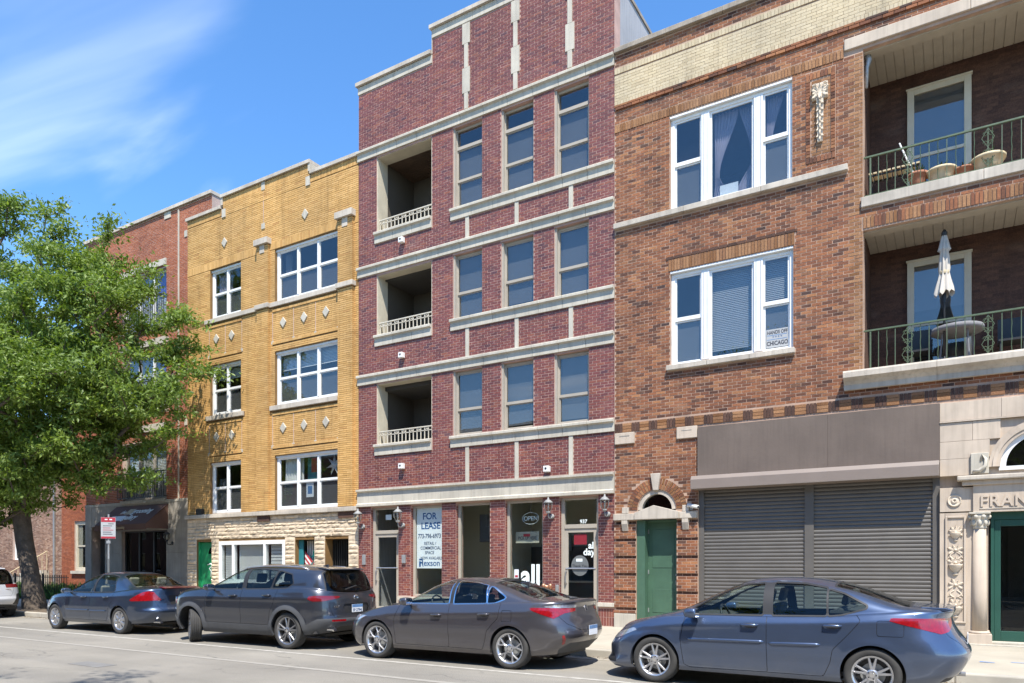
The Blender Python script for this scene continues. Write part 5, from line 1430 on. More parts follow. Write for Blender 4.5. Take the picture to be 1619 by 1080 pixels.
MB().prism_y([(ec+.55*math.cos(k*math.pi/20), ahz+.55*math.sin(k*math.pi/20)) for k in range(21)], -.012, -.006).build('pane', 'glass_dark', fw_)
bx('cornice', 'limestone_old', A, .04, 2.7, -.22, .1, 3.19, 3.28, bevel=.02); bx('cornice_bed', 'limestone_pink', A, .12, 2.62, -.14, .1, 3.10, 3.189, bevel=.01)
bx('frieze', 'limestone_pink', A, .30, 2.45, -.10, .1, 2.60, 3.099)
text('carved_letters', 'FRANK', .30, 'limestone_pink', A, (.40, -.112, 2.70), .012, .016, 'LEFT', sx=.95, space=1.08)
bx('frieze_fillet', 'limestone_old', A, .40, 2.3, -.112, -.10, 2.655, 2.67)
def rosette(x, z, nm='rosette'):
    MB().lathe([(.115, 0), (.115, -.022), (.10, -.03), (.09, -.012), (.055, -.014), (.045, -.03), (.02, -.032), (.018, -.008)], (x, -.05, z), 18, 'y').build(nm, 'terracotta', A, True)
rosette(.0, 2.83)
def capital(x):
    m_ = thing('column', 'pale stone column with a leafy capital beside the green entrance door' if x < 1 else 'pale stone column right of the green entrance door', 'column', (x, -.05, .14), 'entrance columns')
    MB().lathe([(.125, .39), (.118, 1.0), (.105, 2.30)], (x, -.03, 0), 22).build('shaft', 'limestone_pink', m_, True)
    MB().lathe([(.17, .34), (.17, .37), (.14, .39)], (x, -.03, 0), 22).build('base', 'limestone_pink', m_, True)
    bx('plinth', 'limestone_pink', m_, x-.19, x+.19, -.22, .10, .14, .339, bevel=.008)
    MB().lathe([(.11, 2.29), (.115, 2.32), (.11, 2.34), (.15, 2.5), (.16, 2.56)], (x, -.03, 0), 18).build('bell', 'limestone', m_, True)
    for k in range(8):
        a = k*math.pi/4
        MB().ball((x+.13*math.cos(a), -.03+.13*math.sin(a), 2.40), .035, .035, .06).build('acanthus', 'limestone', m_, True)
        MB().ball((x+.16*math.cos(a+.39), -.03+.16*math.sin(a+.39), 2.51), .038, .038, .04).build('volute', 'limestone', m_, True)
    bx('abacus', 'limestone', m_, x-.17, x+.17, -.20, .10, 2.56, 2.60, bevel=.006)
capital(.40); capital(2.32)
# carved pilaster
pl = thing('carved_pilaster', 'tall limestone panel carved with urns and foliage beside the roller shutter', 'relief', (.02, -.05, .14))
bx('field', 'limestone_pink', pl, -.15, .185, -.05, .10, .40, 2.6); mb = MB(); ring(mb, -.15, .185, .52, 2.54, -.075, -.05, .035); mb.build('frame', 'limestone_pink', pl, bevel=.006)
bx('filler', 'limestone_pink', pl, SX1+.001, -.151, -.04, .10, .40, 2.6); bx('filler', 'limestone_pink', pl, .186, .30, -.04, .10, .40, 2.6)
xc = .017; yc = -.062
def blob(x, z, rx, rz, ry=.03, nm='foliage'): MB().ball((xc+x, yc, z), rx, ry, rz, 10, 6).build(nm, 'terracotta', pl, True)
def urn(z0, s=1.0):
    MB().lathe([(.03*s, 0), (.05*s, .02*s), (.02*s, .05*s), (.09*s, .12*s), (.115*s, .19*s), (.12*s, .21*s), (.05*s, .21*s)], (xc, yc+.02, z0), 16).build('urn', 'terracotta', pl, True)
for z0 in (.62, 1.42, 2.06): urn(z0, 1.0 if z0 < 2 else .8)
for z0, spread in ((.86, 5), (1.24, 4), (1.66, 5), (1.90, 4), (2.24, 5)):
    for k in range(spread):
        a_ = math.pi*(.10+.80*k/(spread-1)); leaf_relief(pl, xc+.015*math.cos(a_), -.048, z0, a_, rng.uniform(.10, .145), .055)
    for sgn in (-1, 1): leaf_relief(pl, xc+sgn*.03, -.048, z0-.01, -math.pi/2+sgn*.9, .11, .045)
    MB().ball((xc, -.06, z0), .026, .03, .026, 8, 6).build('bud', 'terracotta', pl, True)
for sgn in (-1, 1):
    for z0 in (1.0, 1.72):
        MB().tube([(xc+sgn*(.02+.07*math.sin(a)), -.055, z0+.13*a/3) for a in np.linspace(0, 3.1, 9)], [.012, .014, .015, .015, .014, .012, .011, .010, .008], 6).build('scroll', 'terracotta', pl, True)
        MB().tube([(xc+sgn*(.085+.03*math.cos(a)), -.055, z0+.02+.03*math.sin(a)) for a in np.linspace(0, 5, 10)], .009, 5).build('scroll', 'terracotta', pl, True)
# shield block above the cornice, door
bx('shield_block', 'limestone', A, .26, .545, -.10, -.04, 3.31, 3.70, bevel=.01)
m_ = MB(); m_.tube([(.30, -.11, 3.36), (.40, -.14, 3.37), (.49, -.13, 3.45), (.50, -.11, 3.58), (.44, -.12, 3.65), (.42, -.10, 3.55)], [.03, .035, .035, .03, .03, .02], 8); m_.build('shield_scroll', 'limestone', A, True)
dd = MB(); ring(dd, .58, 2.14, .16, 2.598, .04, .14, .05, .04, .14); dd = dd.build('entrance_frame', 'green_deep', A)
for a, b in ((.632, 1.358), (1.362, 2.088)):
    m_ = MB(); ring(m_, a, b, .205, 2.455, .06, .11, .10, .19, .12); m_ = m_.build('door_leaf', 'green_deep', dd, bevel=.006)
    bx('pane', 'glass_shop', dd, a+.10, b-.10, .08, .086, .395, 2.335)
bx('lobby_back', 'shop_dark', A, .5, 2.2, 2.4, 2.5, .14, 2.8); bx('lobby_floor', 'concrete', A, .5, 2.2, .342, 2.4, .10, .16); bx('lobby_wall', 'shop_dark', A, .45, .5, .342, 2.4, .14, 2.8); bx('lobby_wall', 'shop_dark', A, 2.2, 2.25, .342, 2.4, .14, 2.8)
bx('lobby_ceiling', 'shop_dark', A, .45, 2.25, .342, 2.5, 2.8, 2.9)
bx('entry_step', 'limestone', A, SX1, 3.0, -.34, .04, .125, .165, bevel=.008); bx('entry_sill', 'limestone', A, .55, 2.17, -.18, .14, .166, .204, bevel=.006)

# ================================================================== D: ORANGE BRICK WITH THE GROOMING SHOP (set back 1 m)
Dd = thing('apartment_building', 'four-storey orange-red brick building with black juliet balconies behind the tree', 'building', (-27.4, 1, 0.13), 'buildings along the street')
dx0, dx1, dy = -31.6, -23.26, 1.0
DW = (-28.92, -26.0)
DF = [(4.20, 6.47), (7.75, 9.95), (11.0, 13.1)]
holes = [(DW[0], DW[1], a, b) for a, b in DF] + [(-28.92, -25.96, .5, 2.97), (-31.12, -30.12, .1, 3.2)]
wall_slab('wall', 'mortar_grey', Dd, dx0, dx1, .13, 15.2, dy, dy+.34, holes)
tr = holes + [(DW[0]-.15, DW[1]+.15, 6.84, 7.13), (DW[0]-.15, DW[1]+.15, 7.52, 7.72), (DW[0]-.15, DW[1]+.15, 10.2, 10.45), (dx0-1, dx1+1, 4.03, 4.14)]
brick_wall(lay(dx0, dx1, 4.14, 15.2, tr), dy, 'brick_orange', Dd, pick=lambda x, z: x < -24.8 and z > 4.2 and (x > -25.95))
for z0, z1 in ((6.84, 7.13), (7.54, 7.71), (10.2, 10.45), (10.86, 10.98), (13.2, 13.45)): stones('band_stone', 'limestone', Dd, DW[0]-.12, DW[1]+.02, dy-.06, dy+.1, z0, z1, step=1.0)
stones('band_stone', 'limestone', Dd, dx0, dx1, dy-.05, dy+.1, 4.03, 4.14, step=1.2)
for z_ in (7.0, 14.1): bx('stone_block', 'limestone', Dd, -24.86, -24.7, dy-.03, dy, z_-.12, z_+.12)
bx('downpipe', 'limestone', Dd, -25.22, -25.17, dy-.05, dy-.011, 4.15, 15.1)
stones('coping_stone', 'limestone_old', Dd, dx0-.05, dx1+.03, dy-.09, dy+.42, 15.205, 15.33, step=1.2)
bx('stone_block', 'limestone', Dd, -26.1, -25.7, dy-.03, dy, 14.95, 15.2)
shell(Dd, dx0+.001, dx1-.001, 15, 15.2, [3.9, 7.3, 10.7], y0=dy+.342)
for i, (z0, z1) in enumerate(DF):
    w = window(Dd, DW[0], DW[1], z0, z1, dy+.12, 'white_frame' if i else 'taupe', cols=3, fw=.08, mw=.09)
    slat_blind(w, DW[0]+.1, DW[1]-.1, z0+.1, z1-.1, dy+.30, 'blind_white', .06)
    if i: bx('blue_shade', pmat('blue_shade', (.06, .06, .40), .8), w, -26.9, -26.1, dy+.26, dy+.27, z1-.9, z1-.1)
    bl = thing('juliet_balcony', ('black iron juliet balcony just above the brown awning', 'black iron juliet balcony on the third floor behind leaves', 'black iron juliet balcony on the top floor behind leaves')[i], 'balcony', (-27.4, dy-.2, z0), 'black juliet balconies')
    y_ = dy-.16
    bx('top_rail', 'iron_black', bl, DW[0]-.1, DW[1]+.06, y_-.02, y_+.02, z0+1.02, z0+1.06); bx('bottom_rail', 'iron_black', bl, DW[0]-.1, DW[1]+.06, y_-.015, y_+.015, z0+.06, z0+.09)
    n = 26
    for k in range(n+1):
        xx = DW[0]-.1+(DW[1]-DW[0]+.16)*k/n
        bx('baluster', 'iron_black', bl, xx-.009, xx+.009, y_-.009, y_+.009, z0+.09, z0+1.02)
    for xx in (DW[0]-.1, DW[1]+.06): bx('bracket', 'iron_black', bl, xx-.012, xx+.012, y_+.021, dy-.011, z0+1.03, z0+1.05); bx('bracket', 'iron_black', bl, xx-.012, xx+.012, y_+.016, dy-.011, z0+.06, z0+.08)
    sm = soldiers(DW[0]-.02, DW[1]+.02, z0-.14, z0-.01, .11)
    brick_mesh('sill_bricks', sm, dy-.09, 'limestone', Dd, .01, back=.09)
# ground floor: grey stone, awning, shop glass
for a, b, z0, z1 in ((-31.6, -31.125, .14, 4.03), (-30.12, -28.925, .14, 4.03), (-25.955, dx1, .14, 4.03), (-31.12, -30.12, 3.2, 4.03), (-28.92, -25.96, 2.97, 4.03)):
    n = max(1, round((z1-z0)/.95))
    for k in range(n): bx('facing_stone', 'grey_stone', Dd, a+.002, b-.002, dy-.04, dy+.02, z0+(z1-z0)*k/n+.003, z0+(z1-z0)*(k+1)/n-.003, bevel=.004)
sw_ = window(Dd, -28.92, -25.96, .5, 2.97, dy+.1, 'iron_black', cols=3, fw=.06, mw=.07, glass='glass_dark', name='shop_window')
bx('doorway_back', 'dark_room', Dd, -31.1, -30.13, dy+.8, dy+.86, .14, 3.2)
d = MB(); ring(d, -31.08, -30.16, .15, 2.5, dy+.7, dy+.78, .1); d.build('shop_door', 'iron_black', Dd)
aw = thing('awning', 'brown fabric shop awning lettered the grooming gallery', 'awning', (-27.5, dy, 3.0))
yo = dy-.95
MB().prism_x([(dy-.045, 3.98), (yo, 3.17), (yo, 2.95), (yo+.02, 2.95), (yo+.02, 3.15), (dy-.045, 3.94)], -29.25, -25.83).build('canopy', 'awning_brown', aw)
for xx in (-29.25, -25.845): MB().prism_x([(dy-.045, 3.97), (yo+.02, 3.16), (yo+.02, 3.0), (dy-.045, 3.0)], xx, xx+.015).build('side_panel', 'awning_brown', aw)
ang = math.degrees(math.atan2(3.98-3.17, .905))
def aw_pt(t, e=.012): return (yo+.905*t-e*math.sin(R(ang)), 3.17+.81*t+e*math.cos(R(ang)))
y_, z_ = aw_pt(.56); text('lettering', 'the', .30, 'vinyl_white', aw, (-28.35, y_, z_), .002, .006, 'LEFT', rotx=ang, shear=.25, sx=.8)
y_, z_ = aw_pt(.56); text('lettering', 'grooming', .40, 'vinyl_white', aw, (-27.58, y_, z_), .003, .018, 'LEFT', rotx=ang, shear=.25, sx=.80)
y_, z_ = aw_pt(.24); text('lettering', 'gallery', .40, 'vinyl_white', aw, (-27.76, y_, z_), .003, .018, 'LEFT', rotx=ang, shear=.25, sx=.80)
def aw_quad(x0, x1, t0, t1, mat):
    y0_, z0_ = aw_pt(t0, .006); y1_, z1_ = aw_pt(t1, .006)
    MB().quad((x0, y0_, z0_), (x1, y0_, z0_), (x1+.08, y1_, z1_), (x0+.08, y1_, z1_)).build('logo_tile', mat, aw)
aw_quad(-28.05, -27.62, .52, .80, 'pot_cream'); aw_quad(-28.4, -28.08, .20, .45, 'vinyl_white'); aw_quad(-28.08, -27.80, .20, .45, 'sign_white'); aw_quad(-28.75, -28.42, .20, .45, 'vinyl_white'); aw_quad(-28.42, -28.08, .52, .66, 'clay')
text('lettering', 'A Premier Pet Grooming', .17, 'pot_cream', aw, (-27.9, yo-.006, 3.0), .002, .004, sx=.8)
lantern(-25.55, 2.62, 'black wall lantern right of the grooming shop window', y=dy-.04, grey='iron_black', s=1.1)
bpy.data.objects['wall_lantern.004']['group'] = 'lantern of the grooming shop'

# ================================================================== E: SET-BACK HOUSE AND YARD BEHIND THE TREE
Ee = thing('house', 'set-back common brick house with orange brick pier behind the iron fence', 'house', (-44, 5, 0.13), 'buildings along the street')
holes = [(-40.05, -38.95, 1.3, 3.9), (-46.6, -45.4, 1.9, 3.6)]
wall_slab('wall', 'mortar_grey', Ee, -60, -36, .13, 9.5, 5.0, 5.34, holes)
bb = lay(-55, -36.5, .2, 9.4, holes+[(-41.3, -40.05, .1, 9.5), (-38.95, -36.0, .1, 9.5)])
brick_mesh('bricks', bb, 5.0, 'brick_common', Ee)
brick_mesh('orange_bricks', lay(-41.3, -40.05, .2, 9.4, []) + lay(-38.95, -36.0, .2, 9.4, []) + lay(-40.05, -38.95, 3.9, 9.4, []) + lay(-40.05, -38.95, .2, 1.3, []), 4.99, 'brick_orange', Ee, .02)
w = window(Ee, -40.05, -38.95, 1.3, 3.9, 5.05, 'cream_paint', rail=.5, fw=.16); bx('panel', 'cream_paint', w, -40.0, -39.5, 5.12, 5.14, 1.4, 3.8)
window(Ee, -46.6, -45.4, 1.9, 3.6, 5.1, 'white_frame', rail=.5)
bx('window_sill', 'limestone', Ee, -40.2, -38.8, 4.85, 5.1, 1.15, 1.299); bx('downpipe', 'galv', Ee, -42.05, -41.95, 4.9, 4.98, .2, 9.4)
stones('coping_stone', 'limestone_old', Ee, -60.05, -36, 4.9, 5.45, 9.5, 9.62, step=2.0)
shell(Ee, -60, -36.001, 16, 9.5, [4.4], y0=5.342, side='brick_common')
for k in range(7): bx('porch_step', 'limestone', Ee, -44.6, -42.6, 3.0+k*.28, 4.98, .13+k*.17, .13+(k+1)*.17-.002)
st = thing('stair_railing', 'tan iron stair railing in front of the set-back house', 'railing', (-43.5, 3.6, .14))
for k in range(9):
    yy = 2.9+k*.24; zz0 = .14+k*.15
    bx('baluster', 'pot_cream', st, -42.56, -42.53, yy, yy+.025, zz0, zz0+1.0)
MB().tube([(-42.545, 2.9, 1.14), (-42.545, 4.85, 2.37)], .025, 6).build('handrail', 'pot_cream', st)
yard = MB().quad((-60, .05, .142), (-31.62, .05, .142), (-31.62, 4.98, .142), (-60, 4.98, .142)).build('yard', 'earth'); structure(yard)
def fence(x0, x1, y, h, lab, step=.14):
    t = thing('iron_fence', lab, 'fence', ((x0+x1)/2, y, .14), 'black iron fences')
    bx('rail', 'iron_black', t, x0, x1, y-.012, y+.012, .14+h-.12, .14+h-.09); bx('rail', 'iron_black', t, x0, x1, y-.012, y+.012, .26, .29)
    x = x0
    while x <= x1: bx('picket', 'iron_black', t, x-.009, x+.009, y-.0119, y+.0119, .14, .14+h); x += step
    for x in np.arange(x0, x1+.1, 2.4): bx('post', 'iron_black', t, x-.03, x+.03, y-.03, y+.03, .14, .2+h)
fence(-38.6, -31.75, .35, 1.05, 'low black iron fence between the tree trunk and the grooming shop')
fence(-50, -38.8, .35, 1.45, 'taller black iron fence behind the white car')
# grass and weeds in the yard
gv, gf = [], []
for k in range(9000):
    x_, y_ = rng.uniform(-42, -31.7), rng.uniform(.2, 2.6); h_ = rng.uniform(.2, .75)*(1 if rng.random() < .3 else .55); a = rng.uniform(0, 6.28); l_ = rng.uniform(.05, .2); w_ = rng.uniform(.008, .022)
    b = len(gv); dx_, dy_ = math.cos(a), math.sin(a)
    gv += [(x_-w_*dy_, y_+w_*dx_, .14), (x_+w_*dy_, y_-w_*dx_, .14), (x_+l_*dx_+w_*dy_*.6, y_+l_*dy_, .14+h_*.75), (x_+l_*1.7*dx_, y_+l_*1.7*dy_, .14+h_)]
    gf += [(b, b+1, b+2), (b, b+2, b+3)]
me = bpy.data.meshes.new('grass'); me.from_pydata(gv, [], gf); o = add_obj('grass', me, 'grass'); tag(o, 'long green grass and weeds in the fenced yard', 'grass', kind='stuff')

# ================================================================== fronts across the street (seen only in glass and paint)
def far_front(x0, x1, h, mat, lab, y=-24.0):
    t = thing('far_building', lab, 'building', ((x0+x1)/2, y, .13), 'buildings across the street')
    hs = []
    nb = max(2, int((x1-x0)/2.4))
    for f_ in range(int((h-.8)/3.1)):
        for k in range(nb):
            c = x0+(k+.5)*(x1-x0)/nb; hs.append((c-.55, c+.55, 1.0+f_*3.1, 2.8+f_*3.1))
    wall_slab('wall', mat, t, x0, x1, .13, h, y-.35, y, hs)
    bx('interior', 'dark_room', t, x0+.01, x1-.01, y-9, y-.9, .13, h-.3)
    for a, b, c, d_ in hs:
        mb = MB(); ring(mb, a, b, c, d_, y-.2, y-.12, .07); w = mb.build('window', 'white_frame', t); bx('pane', 'glass_dark', w, a+.07, b-.07, y-.17, y-.165, c+.07, d_-.07)
    bx('coping', 'limestone_old', t, x0, x1, y-.45, y+.08, h, h+.15)
for k_, c_ in (('far_a', (.20, .10, .07)), ('far_b', (.25, .17, .12)), ('far_c', (.28, .10, .06)), ('far_d', (.12, .08, .06))): M[k_] = pmat(k_, c_, .9)
far_front(-44, -33, 9.8, 'far_a', 'brown brick front across the street, third from the far left end')
far_front(-32.9, -22, 10.6, 'far_b', 'common brick front across the street, second in the row')
far_front(-21.9, -12, 7.4, 'far_c', 'orange brick front across the street, lowest of the row')
far_front(-11.9, 2, 10.2, 'far_d', 'dark brick front across the street, straight behind the camera')
far_front(2.1, 16, 9.2, 'far_b', 'common brick front across the street, last on the right')
far_front(-62, -44.1, 10.4, 'far_c', 'orange brick front across the street beyond the brown one')
far_front(-84, -62.1, 9.4, 'far_a', 'brown brick front across the street at the far left end of the row')
far_front(-110, -84.1, 10.9, 'far_d', 'dark brick front across the street, beyond all the others')

# ================================================================== CARS
def pchip(xs, ys):
    xs = np.array(xs, float); ys = np.array(ys, float)
    h = np.diff(xs); d = np.diff(ys)/h
    m = np.zeros(len(xs)); m[0] = d[0]; m[-1] = d[-1]
    for i in range(1, len(xs)-1):
        if d[i-1]*d[i] > 0:
            w1, w2 = 2*h[i]+h[i-1], h[i]+2*h[i-1]
            m[i] = (w1+w2)/(w1/d[i-1]+w2/d[i])
    def f(x):
        x = np.clip(np.asarray(x, float), xs[0], xs[-1])
        i = np.clip(np.searchsorted(xs, x)-1, 0, len(xs)-2)
        t = (x-xs[i])/h[i]
        return (ys[i]*(1+2*t)*(1-t)**2 + m[i]*h[i]*t*(1-t)**2 + ys[i+1]*t*t*(3-2*t) + m[i+1]*h[i]*t*t*(t-1))
    return f
def sdf(P, poly, rad=0.0):
    """signed distance to a polygon (negative inside), corners rounded by rad"""
    poly = np.array(poly, float)
    n = len(poly); d = np.full(len(P), 1e9); inside = np.zeros(len(P), bool)
    for i in range(n):
        a, b = poly[i], poly[(i+1) % n]
        e = b-a; w = P-a
        t = np.clip((w@e)/max(e@e, 1e-12), 0, 1)
        q = w-t[:, None]*e
        d = np.minimum(d, np.hypot(q[:, 0], q[:, 1]))
        c = ((a[1] <= P[:, 1]) != (b[1] <= P[:, 1]))
        xx = a[0]+(P[:, 1]-a[1])/(b[1]-a[1]+1e-12)*(b[0]-a[0])
        inside ^= c & (P[:, 0] < xx)
    return np.where(inside, -d, d)-rad
class Surf:
    """triangles with attributes (x y z nx ny nz crear cfront v)"""
    def __init__(s, A, T, segs=None): s.A, s.T = A, T; s.segs = segs if segs is not None else []
    def split(s, f, level=0.0):
        """-> (inside f<level, outside); the cut edge is kept on both sides"""
        g = f-level
        g = np.where(np.abs(g) < 1e-6, 1e-6, g)
        neg = g[s.T] < 0
        k = neg.sum(1)
        Ti, To = s.T[k == 3], s.T[k == 0]
        A = s.A; extra = []; n0 = len(A)
        Ni, No, seg = [], [], []
        for case in (1, 2):
            tt = s.T[k == case]
            if not len(tt): continue
            ng = neg[k == case]
            lone = np.argmax(ng if case == 1 else ~ng, 1)
            r = np.arange(len(tt))
            a, b, c = tt[r, lone], tt[r, (lone+1) % 3], tt[r, (lone+2) % 3]
            tb = (g[a]/(g[a]-g[b]))[:, None]; tc = (g[a]/(g[a]-g[c]))[:, None]
            pb = A[a]+(A[b]-A[a])*tb; pc = A[a]+(A[c]-A[a])*tc
            base = n0+sum(len(e) for e in extra)
            extra += [pb, pc]
            ib = base+np.arange(len(tt)); ic = base+len(tt)+np.arange(len(tt))
            one = np.stack([a, ib, ic], 1); two = np.concatenate([np.stack([ib, b, c], 1), np.stack([ib, c, ic], 1)])
            if case == 1: Ni.append(one); No.append(two); seg.append(np.stack([ic, ib], 1))
            else: No.append(one); Ni.append(two); seg.append(np.stack([ib, ic], 1))
        A2 = np.concatenate([A]+extra) if extra else A
        sg = np.concatenate(seg) if seg else np.zeros((0, 2), int)
        Ti = np.concatenate([Ti]+Ni) if Ni else Ti
        To = np.concatenate([To]+No) if No else To
        si = Surf(A2, Ti, s.segs+[sg]); so = Surf(A2, To, s.segs+[sg[:, ::-1]])
        return si, so
    def n(s): return len(s.T)
def car_mesh(name, surf, mat, parent, push=0.0, skirt=0.012, sides=(1, -1), both=True):
    """mesh of a cut piece (mirrored to the other side), smooth body normals, turned-in edges"""
    T = surf.T
    if not len(T): return None
    used = np.unique(T); remap = np.full(len(surf.A), -1); remap[used] = np.arange(len(used))
    A = surf.A[used]; T = remap[T]
    nn = A[:, 3:6]/np.maximum(np.linalg.norm(A[:, 3:6], axis=1, keepdims=True), 1e-9)
    P = A[:, :3]+nn*push
    if skirt:
        sg = np.concatenate(surf.segs) if surf.segs else np.zeros((0, 2), int)
        sg = remap[sg] if len(sg) else sg
        sg = sg[(sg >= 0).all(1)] if len(sg) else sg
        # keep only edges that really bound this piece
        if len(sg):
            es = np.sort(np.concatenate([T[:, [0, 1]], T[:, [1, 2]], T[:, [2, 0]]]), 1)
            key = es[:, 0].astype(np.int64)*10**7+es[:, 1]
            u, c = np.unique(key, return_counts=True); bd = set(u[c == 1].tolist())
            k2 = np.sort(sg, 1); k2 = k2[:, 0].astype(np.int64)*10**7+k2[:, 1]
            sg = sg[np.array([q in bd for q in k2.tolist()], bool)]
    else: sg = np.zeros((0, 2), int)
    Vs, Fs, Ns = [], [], []
    for sd in sides:
        m = np.array([1, sd, 1.0]); b = sum(len(v) for v in Vs)
        Vs.append(P*m); Ns.append(nn*m)
        Fs.append((T if sd > 0 else T[:, ::-1])+b)
        if len(sg):
            b2 = b+len(P)
            p0, p1 = P[sg[:, 0]], P[sg[:, 1]]; n0, n1 = nn[sg[:, 0]], nn[sg[:, 1]]
            q = np.concatenate([p0, p1, p1-n1*skirt, p0-n0*skirt])*m
            L_ = len(sg); e = (p1-p0); sn = np.cross(e, n0); sn /= np.maximum(np.linalg.norm(sn, axis=1, keepdims=True), 1e-9)
            Vs.append(q); Ns.append(np.concatenate([sn]*4)*m)
            i = np.arange(L_)+b2
            Fs.append(np.concatenate([np.stack([i, i+L_, i+2*L_], 1), np.stack([i, i+2*L_, i+3*L_], 1)]))
    V = np.concatenate(Vs); F = np.concatenate(Fs); NN = np.concatenate(Ns)
    me = bpy.data.meshes.new(name); me.from_pydata(V.tolist(), [], F.tolist())
    me.polygons.foreach_set('use_smooth', np.ones(len(F), bool)); me.update()
    me.normals_split_custom_set_from_vertices(NN.tolist())
    return add_obj(name, me, mat, parent)

def wheel(parent, x, y, R_, w, style, rimR, side, steer=0.0, rim_mat='alu'):
    """side -1: left wheel, face towards -y"""
    nm = 'wheel'
    mb = MB()
    hw = w/2
    prof = [(rimR-.004, -hw*.78), (rimR+.012, -hw*.94), (rimR+(R_-rimR)*.55, -hw*1.0), (R_-.022, -hw*.93), (R_-.006, -hw*.78), (R_, -hw*.6)]
    for k in range(4):
        t0 = -hw*.6+k*hw*.3+hw*.0; prof += [(R_, t0+hw*.01), (R_, t0+hw*.25), (R_-.008, t0+hw*.265), (R_-.008, t0+hw*.29)]
    prof += [(R_, hw*.6), (R_-.006, hw*.78), (R_-.022, hw*.93), (rimR+(R_-rimR)*.55, hw), (rimR+.012, hw*.94), (rimR-.004, hw*.78)]
    n = 56; b0 = len(mb.v)
    for r, h in prof:
        for k in range(n):
            t = 2*math.pi*k/n; mb.v.append((r*math.cos(t), h*(-side)*-1, r*math.sin(t)))
    for i in range(len(prof)-1):
        for k in range(n):
            k2 = (k+1) % n; mb.f.append((i*n+k, i*n+k2, (i+1)*n+k2, (i+1)*n+k))
    o = mb.build(nm, 'rubber', parent, smooth=True)
    o.location = (x, y, R_); o.rotation_euler = (0, 0, steer)
    ORG[o.name] = Vector((0, 0, 0))
    f = -1 if side < 0 else 1                 # outward direction along y
    yo = f*hw*.80
    rb = MB(); n = 40
    for i, (r, h) in enumerate(((rimR+.006, f*hw*.93), (rimR-.012, f*hw*.90), (rimR-.03, f*hw*.45), (rimR-.04, -f*hw*.7))):
        for k in range(n): t = 2*math.pi*k/n; rb.v.append((r*math.cos(t), h, r*math.sin(t)))
    for i in range(3):
        for k in range(n): k2 = (k+1) % n; rb.f.append((i*n+k, i*n+k2, (i+1)*n+k2, (i+1)*n+k))
    rb.build('rim_barrel', rim_mat, o, smooth=True)
    bk = MB(); bk.lathe([(rimR-.035, -f*hw*.05), (rimR-.035, -f*hw*.15)], (0, 0, 0), 28, 'y'); bk.build('wheel_back', 'rim_dark', o)
    dk = MB(); dk.lathe([(rimR*.62, f*hw*.06), (rimR*.62, f*hw*.01)], (0, 0, 0), 28, 'y'); dk.build('brake_disc', 'galv', o)
    sp = MB()
    def spoke(a0, r0, w0, a1, r1, w1, d0=0.0, d1=0.0, th=.035):
        p0 = (r0*math.cos(a0), r0*math.sin(a0)); p1 = (r1*math.cos(a1), r1*math.sin(a1))
        ux, uz = p1[0]-p0[0], p1[1]-p0[1]; L_ = math.hypot(ux, uz); px, pz = -uz/L_, ux/L_
        y0_, y1_ = yo+f*d0, yo+f*d1
        b = len(sp.v)
        for (p, w_, yy) in ((p0, w0, y0_), (p1, w1, y1_)):
            sp.v.extend([(p[0]-px*w_*.5, yy-f*.008, p[1]-pz*w_*.5), (p[0]-px*w_*.30, yy, p[1]-pz*w_*.30), (p[0]+px*w_*.30, yy, p[1]+pz*w_*.30), (p[0]+px*w_*.5, yy-f*.008, p[1]+pz*w_*.5),
                         (p[0]+px*w_*.5, yy-f*th, p[1]+pz*w_*.5), (p[0]-px*w_*.5, yy-f*th, p[1]-pz*w_*.5)])
        for k in range(6):
            k2 = (k+1) % 6; sp.f.append((b+k, b+k2, b+6+k2, b+6+k))
    if style == 'v5':            # five pairs of V spokes
        for k in range(5):
            a = 2*math.pi*k/5+.3
            spoke(a-.12, .055, .034, a-.20, rimR-.012, .024, .005, .012); spoke(a+.12, .055, .034, a+.20, rimR-.012, .024, .005, .012)
    elif style == 'y5':          # five Y spokes that fork halfway
        for k in range(5):
            a = 2*math.pi*k/5+.16
            spoke(a, .05, .042, a, rimR*.50, .034, .0, .010)
            spoke(a, rimR*.47, .026, a-.26, rimR-.012, .022, .010, .012); spoke(a, rimR*.47, .026, a+.26, rimR-.012, .022, .010, .012)
    elif style == 'ten':
        for k in range(10):
            a = 2*math.pi*k/10+.1; q = .07*(1 if k % 2 else -1)
            spoke(a, .05, .034, a+q, rimR-.012, .036, .0, .010)
    elif style == 'turbine':     # broad spokes of a full wheel cover
        for k in range(8):
            a = 2*math.pi*k/8+.2; spoke(a, .06, .060, a+.05, rimR-.014, .105, .012, .004)
        sp.lathe([(rimR-.014, yo-f*.006), (rimR-.045, yo-f*.002)][::1], (0, 0, 0), 32, 'y') if False else None
    hub = MB(); hub.lathe([(.07, yo-f*.03), (.068, yo+f*.004), (.05, yo+f*.012)], (0, 0, 0), 18, 'y'); hub.build('hub', rim_mat, o, smooth=False)
    cap = MB(); cap.lathe([(.03, yo+f*.0122), (.028, yo+f*.016)], (0, 0, 0), 14, 'y'); cap.build('centre_cap', 'chrome', o)
    sp.build('spokes', rim_mat, o)
    nut = MB()
    for k in range(5): a = 2*math.pi*k/5; nut.lathe([(.009, yo+f*.0125), (.009, yo+f*.016)], (.045*math.cos(a), 0, .045*math.sin(a)), 6, 'y')
    nut.build('wheel_nuts', 'rim_dark', o)['kind'] = 'stuff'
    return o

